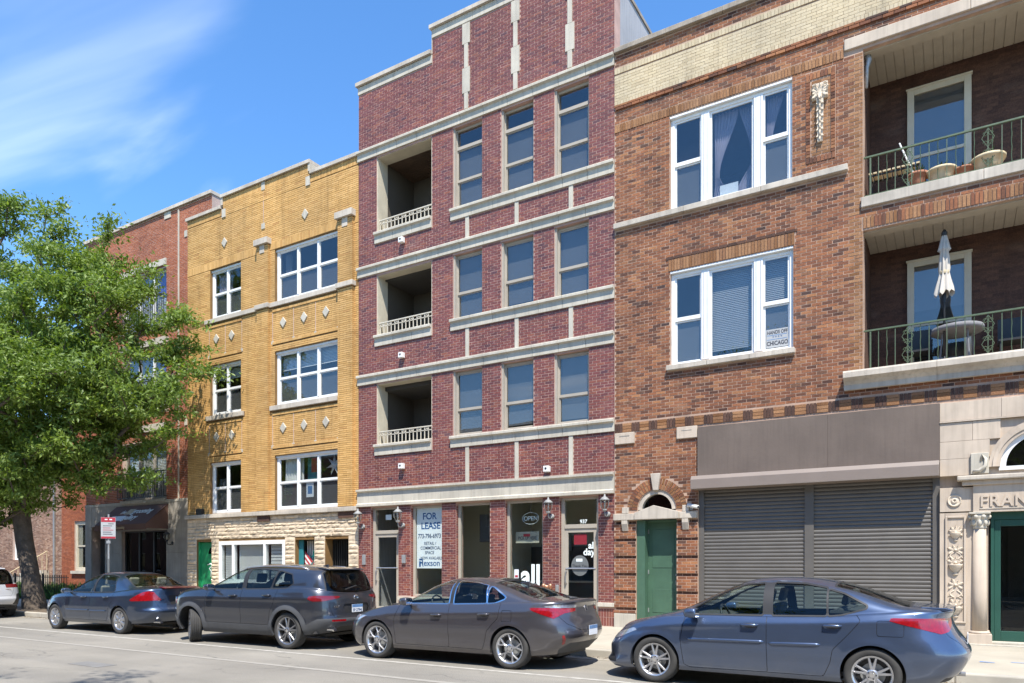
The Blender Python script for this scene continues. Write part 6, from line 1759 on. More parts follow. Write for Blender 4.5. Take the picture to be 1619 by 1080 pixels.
def seat(parent, x, y, zf, mat='seat_cloth', s=1.0):
    o = MB()
    o.box(x-.25, x+.22, y-.24, y+.24, zf, zf+.26)
    b = len(o.v)
    q = [(x+.12, zf+.24), (x+.26, zf+.22), (x+.42, zf+.74), (x+.32, zf+.76)]
    o.prism_y(q, y-.23, y+.23)
    o.prism_y([(x+.33, zf+.78), (x+.41, zf+.77), (x+.45, zf+.95), (x+.38, zf+.97)], y-.12, y+.12)
    return o.build('seat', mat, parent, bevel=.03)

def make_car(sp):
    """body from side profile, belt line and plan outline; every panel, pane and lamp is cut out of that one skin"""
    L_, W_ = sp['L'], sp['W']/2
    t = thing(sp['name'], sp['label'], 'car', sp['loc'], 'cars parked along the kerb', rz=sp.get('rz', 0.0), world=False)
    x_of = -L_/2
    ax = sp['axles']; Rw = sp['R']; Ra = sp['Ra']
    ztop, zbelt, zbot = pchip(*zip(*sp['top'])), pchip(*zip(*sp['belt'])), pchip(*zip(*sp['bot']))
    xfr, xre = pchip(*zip(*sp['front'])), pchip(*zip(*sp['rear']))       # inset of nose / tail by height share
    fws = pchip(*zip(*sp.get('side', [(0, .905), (.10, .955), (.30, .985), (.52, 1.0), (.70, .992), (.80, .982), (.93, .955), (1, .925)])))
    # plan outline
    th = np.linspace(0, 1, 1500)
    q = 2.6
    Yn = np.sin(th*math.pi/2)
    Xf = -np.power(np.maximum(1-Yn**q, 0), 1/sp['pf']); Xr = np.power(np.maximum(1-Yn**q, 0), 1/sp['pr'])
    Xn = np.concatenate([Xf, Xr[::-1][1:]]); Yn = np.concatenate([Yn, Yn[::-1][1:]])
    px, py = Xn*L_/2, Yn*W_
    ds = np.hypot(np.diff(px), np.diff(py)); cs = np.concatenate([[0], np.cumsum(ds)])
    nu = sp.get('nu', 250)
    u = np.linspace(0, cs[-1], nu)
    Xn, Yn = np.interp(u, cs, Xn), np.interp(u, cs, Yn)
    Yn[0] = Yn[-1] = 0.0
    n1, n2 = 30, 40
    G = np.zeros((n1+n2, nu, 3)); VV = np.zeros(n1+n2)
    for j in range(n1):
        s = j/(n1-1); VV[j] = s
        xf_, xr_ = float(xfr(s)), L_-float(xre(s))
        x = xf_+(xr_-xf_)*(1+Xn)/2
        zb_, zt_ = zbot(x), zbelt(x)
        z = zb_+(zt_-zb_)*s
        y = W_*float(fws(s))*Yn
        # wheel-arch flares
        for a in ax:
            d = np.hypot(x-a, z-Rw)
            y = y+sp.get('flare', .012)*np.exp(-((d-Ra)/.07)**2)*(Yn > .6)
        for (zc, amp, wd) in sp.get('crease', []):
            y = y+amp*np.exp(-((z-zc(x))/wd)**2)*np.clip(Yn*2-1, 0, 1)
        G[j] = np.stack([x, y, z], 1)
    xb = G[n1-1, :, 0]; yb = G[n1-1, :, 1]; zb1 = G[n1-1, :, 2]
    Hm = max(ztop(np.linspace(0, L_, 300))-zbelt(np.linspace(0, L_, 300)))
    ph = np.linspace(0, math.pi/2, 160)
    for i in range(nu):
        H = max(float(ztop(xb[i]))-zb1[i], 0.004)
        k = min(1, max(0, (H-.10)/(Hm*.75-.10)))
        nn = 2.3+(sp.get('box', 3.6)-2.3)*k
        sh = sp.get('shoulder', .035)*min(1, yb[i]/.4)
        a = max(yb[i]-sh, 0)
        yy = a*np.power(np.cos(ph), 2/nn); z_ = H*np.power(np.sin(ph), 2/nn)
        yy = yy-sp.get('lean', .30)*z_*np.clip(yy/max(a, 1e-3), 0, 1)**.7*min(1, a/.5)
        yy = np.concatenate([[yb[i]], np.maximum(yy, 0)]); z_ = np.concatenate([[0], z_+.006*k])
        d = np.concatenate([[0], np.cumsum(np.hypot(np.diff(yy), np.diff(z_))+1e-7)])
        tt = np.linspace(0, d[-1], n2+1)[1:]
        G[n1:, i, 0] = xb[i]; G[n1:, i, 1] = np.interp(tt, d, yy); G[n1:, i, 2] = zb1[i]+np.interp(tt, d, z_)
    G[-1, :, 1] = 0
    VV[n1:] = 1+np.arange(1, n2+1)/n2
    G[:, 0, 1] = 0; G[:, -1, 1] = 0
    du, dv = np.gradient(G, axis=1), np.gradient(G, axis=0)
    Nn = np.cross(du, dv); ln = np.linalg.norm(Nn, axis=2, keepdims=True)
    Nn = Nn/np.maximum(ln, 1e-9)
    # outward check
    if np.mean(Nn[n1//2, nu//3:2*nu//3, 1]) < 0: Nn = -Nn; flip = True
    else: flip = False
    Nn[:, 0, 1] = 0; Nn[:, -1, 1] = 0; Nn[-1, :, 1] = 0
    bad = (ln[..., 0] < 1e-8)
    Nn[bad] = (0, 0, 1)
    cfr = np.broadcast_to(u, (n1+n2, nu)); cre = cs[-1]-cfr
    Aall = np.concatenate([G, Nn, cre[..., None], cfr[..., None], np.broadcast_to(VV[:, None], (n1+n2, nu))[..., None]], 2).reshape(-1, 9)
    Aall = Aall.copy(); 
    jj, ii = np.meshgrid(np.arange(n1+n2-1), np.arange(nu-1), indexing='ij')
    a = (jj*nu+ii).ravel(); b = a+1; c = a+nu+1; d = a+nu
    T = np.concatenate([np.stack([a, b, c], 1), np.stack([a, c, d], 1)])
    if flip: T = T[:, ::-1]
    body = Surf(Aall, T)
    shift = lambda S: Surf(np.concatenate([S.A[:, :1]+x_of, S.A[:, 1:]], 1), S.T, S.segs)
    def mk(nm, S, mat, **k):
        return car_mesh(nm, shift(S), mat, t, **k)
    XZ = lambda S: S.A[:, [0, 2]]
    XY = lambda S: S.A[:, :2]
    RZ = lambda S: S.A[:, [6, 2]]
    FZ = lambda S: S.A[:, [7, 2]]
    paint = sp['paint']
    # glass
    for nm, poly, mat in (('windshield', sp['ws'], 'glass_car'), ('rear_window', sp['bl'], sp.get('rear_glass', 'glass_car'))):
        f = lambda S: np.maximum(sdf(XY(S), poly, .03), 1.0-S.A[:, 8])
        gl, body = body.split(f(body), 0)
        bd, gl = (lambda S: S.split(-f(S), .028))(gl)[0], (lambda S: S.split(-f(S), .028))(gl)[1]
        mk(nm+'_seal', bd, 'black_plastic', push=-.002); mk(nm, gl, mat, push=-.004, skirt=0)
    for nm, poly, mat in sp['glass']:
        f = lambda S: np.maximum(sdf(XZ(S), poly, sp.get('grad', .018)), .98-S.A[:, 8])
        tw_ = .020
        gl, body = body.split(f(body), tw_)
        ins, trm = gl.split(f(gl), 0)
        mk('window_trim', trm, sp.get('trim', 'black_plastic'), push=.002); 
        for sd, n_ in ((-1, nm), (1, nm)): mk(n_, ins, mat, push=-.005, skirt=0, sides=(sd,))
    if 'pillar' in sp:
        f = lambda S: np.maximum(sdf(XZ(S), sp['pillar'], .004), .98-S.A[:, 8])
        pl_, body = body.split(f(body), 0); mk('door_pillar', pl_, 'black_plastic', push=.001)
    # lamps
    for nm, space, poly, mat in sp['lamps']:
        src = RZ if space == 'r' else FZ
        f = lambda S: np.maximum(sdf(src(S), poly, .006), S.A[:, 8]-1.3)
        lm, body = body.split(f(body), 0)
        for sd in (-1, 1): mk(nm, lm, mat, push=.004, sides=(sd,))
    # black insets (grille, plate recess, lower bumper)
    for nm, space, poly, mat, push in sp.get('insets', []):
        src = RZ if space == 'r' else (FZ if space == 'f' else XZ)
        f = lambda S: np.maximum(sdf(src(S), poly, .008), S.A[:, 8]-1.2)
        lm, body = body.split(f(body), 0); mk(nm, lm, mat, push=push)
    # wheel arches
    def arch(S, grow=0.0):
        g = np.full(len(S.A), 9.0)
        for a_ in ax: g = np.minimum(g, np.hypot(S.A[:, 0]-a_, S.A[:, 2]-Rw)-Ra-grow)
        return np.maximum(g, W_*.55-S.A[:, 1])
    if 'clad' in sp:
        z_c = sp['clad']
        f = lambda S: np.maximum(np.minimum(arch(S, sp.get('clad_w', .075)), S.A[:, 2]-z_c(S.A[:, 0])), S.A[:, 8]-.9)
        cl, body = body.split(f(body), 0)
        _, cl = cl.split(arch(cl), 0); mk('cladding', cl, 'clad_grey', push=.010, skirt=.03)
    else:
        _, body = body.split(arch(body), 0)
    # doors, with the gaps between the panels
    for nm, poly in sp['doors']:
        f = lambda S: np.maximum(sdf(XZ(S), poly, .02), np.maximum(S.A[:, 8]-1.02, W_*.5-S.A[:, 1]))
        inn, body = body.split(f(body), .0035)
        dr_, gap = inn.split(f(inn), -.0035)
        mk('panel_gap', gap, 'black_plastic', push=-.008, skirt=0)
        for sd in (-1, 1):
            o = mk(nm, dr_, paint, sides=(sd,))
            if o is None: continue
            for hx, hz in sp['handles'][nm]:
                yy = np.interp(hz, *zip(*sorted([(float(z), float(y)) for x, y, z in G[:n1, np.argmin(np.abs(xb-hx)), :]])))
                yy = yy*sd
                h = MB()
                h.tube([(hx-.11+x_of, yy+sd*.0, hz), (hx-.09+x_of, yy+sd*.032, hz+.004), (hx+.07+x_of, yy+sd*.034, hz+.008), (hx+.10+x_of, yy+sd*.006, hz+.008)], [.012, .016, .017, .012], 8)
                MB().ball((hx+x_of, yy-sd*.006, hz-.004), .105, .012, .034, 14, 8).build('handle_recess_shade', 'black_plastic', o, True)  # flattened black ball: shade of the recess behind the handle, put in as colour
                h.build('handle', sp.get('handle_mat', paint), o, smooth=True)
    for nm, space, poly in sp.get('gaps', []):
        src = {'r': RZ, 'x': XZ, 'p': XY}[space]
        f = lambda S: np.maximum(sdf(src(S), poly, .02), (S.A[:, 8]-1.02) if space != 'p' else (.995-S.A[:, 8]))
        inn, body = body.split(f(body), .003)
        dr_, gap = inn.split(f(inn), -.003)
        mk('panel_gap', gap, 'black_plastic', push=-.007, skirt=0); mk(nm, dr_, paint)
    mk('body', body, paint, skirt=.014)
    # wheels, wells, underside
    tw = sp['tw']; yw = W_-tw/2-sp.get('track_in', .012)
    for i, a_ in enumerate(ax):
        for sd in (-1, 1):
            wheel(t, a_+x_of, sd*yw, Rw, tw, sp['rim'], sp['rimR'], sd, sp.get('steer', 0.0) if i == 0 else 0.0, sp.get('rim_mat', 'alu'))
            m_ = MB(); n = 20
            for k in range(n+1):
                an = -.25+(math.pi+.5)*k/n
                for yy in (W_*.965, W_-tw-.14): m_.v.append((a_+x_of+(Ra+.004)*math.cos(an), sd*yy, Rw+(Ra+.004)*math.sin(an)))
            for k in range(n): m_.f.append((2*k, 2*k+1, 2*k+3, 2*k+2))
            m_.f.append(tuple(2*k+1 for k in range(n+1)))
            m_.build('wheel_well', 'black_plastic', t)
    zb0 = float(zbot(L_/2))
    m_ = MB(); m_.box(ax[0]+Ra+.02+x_of, ax[1]-Ra-.02+x_of, -W_*.90, W_*.90, zb0-.005, zb0+.06)
    m_.box(.30+x_of, L_-.35+x_of, -W_*.55, W_*.55, zb0+.0, zb0+.05); m_.build('underbody', 'black_plastic', t)
    MB().tube([(ax[0]+x_of, -yw, Rw), (ax[0]+x_of, yw, Rw)], .03, 6).build('front_axle', 'iron_black', t); MB().tube([(ax[1]+x_of, -yw, Rw), (ax[1]+x_of, yw, Rw)], .03, 6).build('rear_axle', 'iron_black', t)
    # cabin
    zbl = float(zbelt(L_/2))
    cb = MB(); c0, c1 = sp['cabin']
    cb.box(c0+x_of, c1+x_of, -W_*.86, W_*.86, zb0+.07, zb0+.12)
    cb.build('cabin_floor', 'seat_cloth', t)
    for sd in (-1, 1):
        bx('door_lining', 'seat_cloth', t, c0+.05+x_of, c1-.1+x_of, sd*W_*.875-.015, sd*W_*.875+.015, zb0+.12, zbl-.07)
    cw_ = sp['cowl']
    MB().prism_y([(cw_+x_of-.25, zbl-.18), (cw_+.35+x_of, zbl-.35), (cw_+.42+x_of, zbl-.06), (cw_+.30+x_of, zbl-.015), (cw_+x_of-.15, zbl-.02)], -W_*.84, W_*.84).build('dashboard', 'seat_cloth', t)
    st_ = MB(); sx, sz = cw_+.55+x_of, zbl-.05
    st_.tube([(sx-.18*.35*math.sin(a2), -.36+.18*math.cos(a2), sz+.18*.94*math.sin(a2)) for a2 in np.linspace(0, 2*math.pi, 21)], .015, 6)
    st_.tube([(sx, -.36-.17, sz), (sx, -.36+.17, sz)], .014, 5); st_.build('steering_wheel', 'black_plastic', t, True)
    sf = zb0+.14+sp.get('seat_up', 0)
    for yy in (-.37, .37): seat(t, sp['seats'][0]+x_of, yy, sf, sp.get('seat_mat', 'seat_cloth'))
    for yy in (-.36, .36): seat(t, sp['seats'][1]+x_of, yy, sf, sp.get('seat_mat', 'seat_cloth'))
    if 'shelf' in sp:
        a_, b_, z_ = sp['shelf']; bx('parcel_shelf', 'seat_cloth', t, a_+x_of, b_+x_of, -W_*.70, W_*.70, z_-.03, z_)
    bx('headliner', 'soffit', t, sp['roof'][0]+.15+x_of, sp['roof'][1]-.12+x_of, -W_*.42, W_*.42, sp['roof'][2]-.055, sp['roof'][2]-.045)
    # mirrors
    mx, mz = sp['mirror']
    for sd in (-1, 1):
        yy = sd*(W_+.085)
        m_ = MB()
        pr = [(-.11, .4), (-.085, .82), (-.02, 1.0), (.04, .98), (.062, .9)]
        n = 14
        for dx_, k_ in pr:
            for q_ in range(n):
                an = 2*math.pi*q_/n; ca, sa = math.cos(an), math.sin(an)
                m_.v.append((mx+x_of+dx_, yy+.095*k_*math.copysign(abs(ca)**.6, ca), mz+.068*k_*math.copysign(abs(sa)**.6, sa)))
        for i_ in range(len(pr)-1):
            for q_ in range(n): q2 = (q_+1) % n; m_.f.append((i_*n+q_, i_*n+q2, (i_+1)*n+q2, (i_+1)*n+q_))
        m_.f.append(tuple(range(n-1, -1, -1))); m_.f.append(tuple((len(pr)-1)*n+q_ for q_ in range(n)))
        mo = m_.build('side_mirror', sp.get('mirror_mat', paint), t, True)
        bx('mirror_glass', 'chrome', mo, mx+x_of+.0625, mx+x_of+.066, yy-.075, yy+.075, mz-.05, mz+.05)
        MB().tube([(mx+x_of-.01, yy-sd*.07, mz-.04), (mx+x_of-.02, yy-sd*.20, mz-.07)], .022, 6).build('mirror_arm', 'black_plastic', mo)
    sp['_G'] = G; sp['_xb'] = xb; sp['_n1'] = n1
    return t, x_of
def tail_x(sp, y, z):
    """x of the tail skin at a given half-breadth and height"""
    G, n1 = sp['_G'], sp['_n1']
    best, bd = 0, 9
    h = G.shape[1]*2//3
    P = G[:, h:, :].reshape(-1, 3)
    d = (P[:, 1]-abs(y))**2+(P[:, 2]-z)**2-.0001*P[:, 0]
    return P[np.argmin(d), 0]
def roof_z(sp, x, y):
    G, n1 = sp['_G'], sp['_n1']
    i = int(np.argmin(np.abs(sp['_xb']-x)))
    c = G[n1:, i, :]
    return float(np.interp(-abs(y), -c[:, 1], c[:, 2]))
def rails(sp, car, xo, xs, y, mat, r, h):
    for sd in (-1, 1):
        pts = [(x+xo, sd*y, roof_z(sp, x, y)+(h if 0 < k < len(xs)-1 else -.005)) for k, x in enumerate(xs)]
        MB().tube(pts, r, 8).build('roof_rail', mat, car, True)
def plate(t, x_of, sp, z, txt, y=0.0, blue=True, tilt=0.0, state=''):
    x = tail_x(sp, y, z)+x_of+.012
    p_ = bx('licence_plate', 'plate_white', t, x, x+.006, y-.152, y+.152, z-.076, z+.076)
    if blue: bx('plate_header', 'plate_blue', p_, x+.0062, x+.0075, y-.15, y+.15, z+.018, z+.074)
    if txt: text('plate_number', txt, .075, 'ink_navy', p_, (x+.0078, y, z-.058), .0006, .012, rz=90)
    return p_
def dup_line(f): return lambda x: f(x)

# ---- grey sedan with chrome window line
sp = dict(name='parked_car', label='dark mauve-grey sedan with chrome window line parked before the shop', loc=(-7.20, -5.70, 0), rz=R(0.6),
  L=4.63, W=1.80, axles=(.95, 3.62), R=.325, Ra=.355, tw=.225, rimR=.235, rim='y5', paint='paint_mauve', pf=7.5, pr=10,
  top=[(0, .66), (.10, .70), (.45, .80), (1.0, .905), (1.32, .97), (1.55, 1.085), (1.85, 1.235), (2.1, 1.345), (2.35, 1.398), (2.6, 1.41), (2.9, 1.395), (3.2, 1.345), (3.5, 1.265), (3.8, 1.165), (4.02, 1.105), (4.25, 1.085), (4.5, 1.09), (4.63, 1.07)],
  belt=[(0, .63), (.15, .675), (.6, .80), (1.2, .915), (1.6, .955), (2.4, .975), (3.2, 1.0), (3.7, 1.03), (4.2, 1.045), (4.63, 1.04)],
  bot=[(0, .24), (.3, .18), (.9, .20), (1.4, .20), (3.2, .21), (4.0, .23), (4.4, .26), (4.63, .30)],
  front=[(0, .16), (.2, .05), (.45, 0), (.7, .02), (.9, .08), (1, .13)], rear=[(0, .22), (.15, .10), (.35, .0), (.55, .03), (.75, .10), (.9, .12), (1, .09)],
  crease=[(lambda x: .70+.05*x, .010, .05), (lambda x: .42+.0*x, -.010, .08)], lean=.33,
  ws=[(1.42, -.60), (1.42, .60), (2.12, .50), (2.12, -.50)], bl=[(3.18, -.50), (3.18, .50), (3.97, .57), (3.97, -.57)],
  glass=[('front_window', [(1.60, .995), (2.40, 1.008), (2.38, 1.318), (2.22, 1.305), (1.98, 1.23)], 'glass_car'),
         ('rear_side_window', [(2.54, 1.010), (3.13, 1.03), (3.06, 1.268), (2.85, 1.305), (2.52, 1.325)], 'glass_priv'), ('quarter_window', [(3.19, 1.032), (3.30, 1.04), (3.46, 1.10), (3.26, 1.205), (3.17, 1.245)], 'glass_priv')],
  trim='chrome', pillar=[(2.40, .998), (2.54, .998), (2.52, 1.345), (2.38, 1.345)],
  lamps=[('tail_lamp', 'r', [(.36, .912), (.62, .885), (.82, .81), (1.20, .945), (1.16, .958), (.80, .958), (.36, .945)], 'lamp_red'), ('tail_lamp_clear', 'r', [(.34, .965), (.80, .970), (1.06, .972), (.80, 1.0), (.34, .998)], 'lamp_clear'),
         ('bumper_reflector', 'r', [(.66, .42), (.70, .41), (.76, .545), (.73, .555)], 'lamp_red'),
         ('headlamp', 'f', [(.42, .60), (1.05, .66), (1.22, .73), (1.0, .735), (.42, .665)], 'lamp_clear'), ('side_marker', 'f', [(1.0, .668), (1.10, .68), (1.20, .72), (1.06, .722)], 'lamp_amber')],
  insets=[('rear_diffuser', 'r', [(-.2, .20), (.62, .20), (.70, .33), (.55, .42), (-.2, .42)], 'clad_grey', -.01), ('front_grille', 'f', [(-.2, .42), (.42, .42), (.36, .64), (-.2, .64)], 'black_plastic', -.012), ('front_intake', 'f', [(-.2, .24), (.80, .24), (.9, .36), (-.2, .38)], 'black_plastic', -.012)],
  doors=[('front_door', [(1.38, .30), (1.36, .70), (1.46, .95), (2.45, .98), (2.45, .30)]), ('rear_door', [(2.47, .30), (2.47, .98), (3.42, 1.01), (3.40, .80), (3.20, .60), (3.15, .44), (3.10, .30)])],
  handles={'front_door': [(2.24, .795)], 'rear_door': [(3.16, .835)]},
  gaps=[('fuel_flap', 'x', [(3.50, .76), (3.64, .76), (3.64, .89), (3.50, .89)]), ('trunk_lid', 'r', [(-.4, .64), (.36, .64), (.62, .74), (.72, .86), (.74, 1.02), (-.4, 1.02)]), ('hood', 'p', [(.16, -.62), (.16, .62), (.5, .74), (1.32, .70), (1.36, -.70), (.5, -.74)])],
  cabin=(1.2, 3.4), cowl=1.35, seats=(2.05, 2.95), shelf=(3.15, 3.75, 1.02), roof=(2.15, 3.1, 1.36), mirror=(1.68, 1.01), handle_mat='paint_mauve')
M['paint_mauve'] = paint_mat('paint_mauve', (0.100, 0.095, 0.106))
car, xo = make_car(sp)
plate(car, xo, sp, .60, '', 0.0)
MB().lathe([(.055, .0), (.055, .012)], (tail_x(sp, 0, .93)+xo-.004, 0, .93), 16, 'x').build('badge_ring', 'chrome', car)
MB().prism_x([(-.03, .90), (.0, .965), (.03, .90), (.018, .90), (0, .945), (-.018, .90)], tail_x(sp, 0, .93)+xo+.009, tail_x(sp, 0, .93)+xo+.014).build('badge', 'ink_dark', car)
MB().prism_y([(3.30+xo, 1.325), (3.50+xo, 1.262), (3.50+xo, 1.335), (3.46+xo, 1.345)], -.02, .02).build('roof_antenna', 'paint_mauve', car, bevel=.008)
MB().tube([(3.95+xo, -.62, 1.13), (4.40+xo, -.60, 1.115)], .001, 3).build('deck_line', 'black_plastic', car)

# ---- blue-grey compact sedan, nearest
sp = dict(name='parked_car', label='steel blue sedan with rear lip spoiler parked nearest before the shutters', loc=(-2.14, -5.75, 0), rz=R(-1.0),
  L=4.65, W=1.78, axles=(.95, 3.65), R=.318, Ra=.352, tw=.215, rimR=.222, rim='v5', paint='paint_blue', pf=7, pr=9,
  top=[(0, .60), (.10, .66), (.4, .80), (.9, .93), (1.18, 1.0), (1.45, 1.125), (1.75, 1.27), (2.0, 1.375), (2.25, 1.435), (2.55, 1.455), (2.9, 1.44), (3.2, 1.395), (3.5, 1.32), (3.8, 1.215), (4.05, 1.145), (4.3, 1.12), (4.5, 1.118), (4.65, 1.09)],
  belt=[(0, .57), (.15, .63), (.6, .80), (1.15, .92), (1.6, .945), (2.4, .955), (3.2, .985), (3.7, 1.035), (4.2, 1.07), (4.65, 1.07)],
  bot=[(0, .20), (.3, .16), (.9, .20), (1.4, .20), (3.2, .20), (4.0, .22), (4.4, .24), (4.65, .28)],
  front=[(0, .06), (.12, .0), (.35, .06), (.6, .06), (.85, .14), (1, .24)], rear=[(0, .20), (.15, .08), (.38, .0), (.55, .06), (.75, .16), (.9, .20), (1, .17)],
  crease=[(lambda x: .74+.055*x, .012, .05), (lambda x: .40+.0*x, -.008, .08)], lean=.33,
  ws=[(1.28, -.62), (1.28, .62), (2.02, .51), (2.02, -.51)], bl=[(3.22, -.50), (3.22, .50), (4.02, .58), (4.02, -.58)],
  glass=[('front_window', [(1.42, .985), (2.36, 1.0), (2.34, 1.355), (2.12, 1.335), (1.85, 1.245)], 'glass_car'),
         ('rear_side_window', [(2.52, 1.003), (3.12, 1.018), (3.10, 1.31), (2.85, 1.355), (2.50, 1.365)], 'glass_car'), ('quarter_window', [(3.18, 1.02), (3.30, 1.035), (3.56, 1.115), (3.32, 1.24), (3.16, 1.285)], 'glass_car')],
  pillar=[(2.36, .99), (2.52, .99), (2.50, 1.385), (2.34, 1.38)],
  lamps=[('tail_lamp', 'r', [(.30, .955), (.55, .85), (.72, .825), (1.30, .975), (1.24, .99), (.75, .992), (.30, .99)], 'lamp_red'),
         ('headlamp', 'f', [(.35, .53), (.85, .60), (1.15, .72), (1.05, .735), (.8, .67), (.35, .585)], 'lamp_clear'), ('side_marker', 'f', [(.88, .62), (1.0, .665), (1.12, .715), (.98, .715), (.86, .675)], 'lamp_amber')],
  insets=[('rear_valance', 'r', [(-.2, .18), (.68, .18), (.66, .30), (-.2, .33)], 'black_plastic', -.008), ('front_intake', 'f', [(-.2, .20), (.35, .20), (.30, .46), (-.2, .47)], 'black_plastic', -.012), ('fog_intake', 'f', [(.50, .22), (.86, .24), (.72, .34), (.58, .47), (.50, .47)], 'black_plastic', -.012)],
  doors=[('front_door', [(1.38, .30), (1.34, .62), (1.40, .945), (2.42, .965), (2.43, .28), (1.45, .27)]), ('rear_door', [(2.45, .28), (2.44, .965), (3.46, 1.01), (3.50, .95), (3.38, .80), (3.20, .60), (3.17, .44), (3.10, .28)])],
  handles={'front_door': [(2.24, .845)], 'rear_door': [(3.22, .875)]},
  gaps=[('fuel_flap', 'x', [(3.72, .80), (3.96, .80), (3.96, .94), (3.72, .94)]), ('trunk_lid', 'r', [(-.4, .66), (.40, .66), (.60, .80), (.70, 1.04), (-.4, 1.04)]), ('hood', 'p', [(.30, -.62), (.30, .62), (.5, .72), (1.16, .70), (1.16, -.70), (.5, -.72)])],
  cabin=(1.1, 3.4), cowl=1.25, seats=(2.0, 2.92), shelf=(3.15, 3.8, 1.05), roof=(2.1, 3.1, 1.40), mirror=(1.52, .985), handle_mat='paint_blue')
M['paint_blue'] = paint_mat('paint_blue', (0.078, 0.110, 0.182))
car, xo = make_car(sp)
for sd in (-1, 1):
    for a_, b_ in ((1.42, 2.41), (2.47, 3.08)):
        yy = .885*sd
        MB().tube([(a_+xo, yy*.995, .63), (a_+.05+xo, yy, .63), (b_-.05+xo, yy*1.004, .645), (b_+xo, yy, .645)], [.012, .022, .022, .012], 8).build('side_moulding', 'paint_blue', car, True)
MB().prism_y([(4.12+xo, 1.09), (4.40+xo, 1.075), (4.475+xo, 1.10), (4.38+xo, 1.118), (4.14+xo, 1.122)], -.56, .56).build('spoiler', 'paint_blue', car, bevel=.008)
plate(car, xo, sp, .72, '', 0.0)
MB().tube([(4.40+xo, .45, .24), (4.58+xo, .45, .24)], .03, 10).build('exhaust', 'alu', car)

# ---- charcoal crossover with its front wheels turned
sp = dict(name='parked_suv', label='charcoal crossover with black cladding and front wheels turned to the kerb', loc=(-12.35, -5.58, 0), rz=R(1.6),
  L=4.72, W=1.90, axles=(.93, 3.75), R=.355, Ra=.405, tw=.225, rimR=.262, rim='v5', rim_mat='rim_two', paint='paint_charcoal', pf=9, pr=12, steer=R(-32),
  top=[(0, .92), (.06, .99), (.35, 1.10), (.9, 1.155), (1.25, 1.19), (1.5, 1.29), (1.8, 1.42), (2.05, 1.525), (2.3, 1.585), (2.7, 1.625), (3.3, 1.62), (3.8, 1.59), (4.15, 1.565), (4.33, 1.53), (4.46, 1.36), (4.57, 1.17), (4.64, 1.10), (4.72, 1.06)],
  belt=[(0, .90), (.12, .96), (.6, 1.05), (1.2, 1.105), (1.8, 1.115), (2.6, 1.125), (3.4, 1.15), (4.0, 1.175), (4.5, 1.13), (4.72, 1.03)],
  bot=[(0, .30), (.3, .24), (.9, .26), (1.4, .24), (3.2, .25), (4.0, .28), (4.4, .32), (4.72, .36)],
  front=[(0, .14), (.15, .04), (.4, 0), (.7, .0), (.9, .04), (1, .10)], rear=[(0, .16), (.12, .06), (.30, .0), (.42, .03), (.6, .04), (.85, .06), (1, .10)],
  crease=[(lambda x: .93+.01*x, .010, .05), (lambda x: .60+.0*x, -.012, .09)], flare=.03, lean=.27, box=4.2, shoulder=.04,
  ws=[(1.36, -.66), (1.36, .66), (2.10, .56), (2.10, -.56)], bl=[(4.35, -.58), (4.35, .58), (4.62, .68), (4.62, -.68)], rear_glass='glass_priv',
  glass=[('front_window', [(1.54, 1.155), (2.38, 1.16), (2.36, 1.508), (2.16, 1.488), (1.90, 1.385)], 'glass_car'),
         ('rear_side_window', [(2.53, 1.163), (3.20, 1.178), (3.26, 1.488), (2.85, 1.512), (2.51, 1.514)], 'glass_priv'), ('quarter_window', [(3.28, 1.18), (3.66, 1.195), (3.78, 1.27), (3.70, 1.41), (3.34, 1.48)], 'glass_priv')],
  pillar=[(2.38, 1.15), (2.53, 1.15), (2.51, 1.53), (2.36, 1.53)],
  lamps=[('tail_lamp', 'r', [(.44, .995), (.58, .97), (.80, .935), (1.00, .935), (1.09, .975), (1.06, 1.02), (.88, 1.03), (.44, 1.015)], 'lamp_dark_red'), ('tail_lamp_ring', 'r', [(.80, .95), (.98, .95), (1.01, .995), (.80, 1.005)], 'lamp_red'),
         ('bumper_reflector', 'r', [(.34, .545), (.66, .55), (.66, .575), (.34, .575)], 'lamp_red'), ('headlamp', 'f', [(.48, .80), (.98, .83), (1.10, .88), (.48, .87)], 'lamp_clear')],
  insets=[('rear_skid', 'r', [(-.2, .30), (.52, .30), (.60, .36), (.44, .44), (-.2, .44)], 'black_plastic', -.006), ('plate_recess', 'r', [(-.2, .70), (.30, .70), (.36, .80), (.33, .86), (-.2, .86)], 'black_plastic', -.02), ('front_grille', 'f', [(-.2, .52), (.5, .52), (.55, .78), (-.2, .78)], 'black_plastic', -.012)],
  clad=lambda x: .44+.16*np.clip((x-4.15)/.3, 0, 1)+.10*np.clip((.5-x)/.3, 0, 1), clad_w=.085,
  doors=[('front_door', [(1.42, .47), (1.40, .80), (1.46, 1.115), (2.44, 1.135), (2.44, .47)]), ('rear_door', [(2.46, .47), (2.46, 1.135), (3.45, 1.15), (3.36, .86), (3.27, .70), (3.24, .60), (3.22, .47)])],
  handles={'front_door': [(2.24, 1.0)], 'rear_door': [(3.20, 1.02)]}, gaps=[('tailgate', 'r', [(-.4, .62), (.56, .62), (.68, .90), (.66, 1.05), (-.4, 1.05)])],
  cabin=(1.2, 4.4), cowl=1.35, seats=(2.05, 3.0), roof=(2.2, 4.0, 1.56), mirror=(1.64, 1.165), seat_up=.10, handle_mat='paint_charcoal')
M['paint_charcoal'] = paint_mat('paint_charcoal', (0.050, 0.056, 0.072))
M['rim_two'] = pmat('rim_two', (0.30, 0.30, 0.31), 0.3, 0.15, 9, metal=0.8, bmp=0)
car, xo = make_car(sp)
plate(car, xo, sp, .775, 'SP 2794J', 0.0)
xt = tail_x(sp, 0, 1.0)+xo
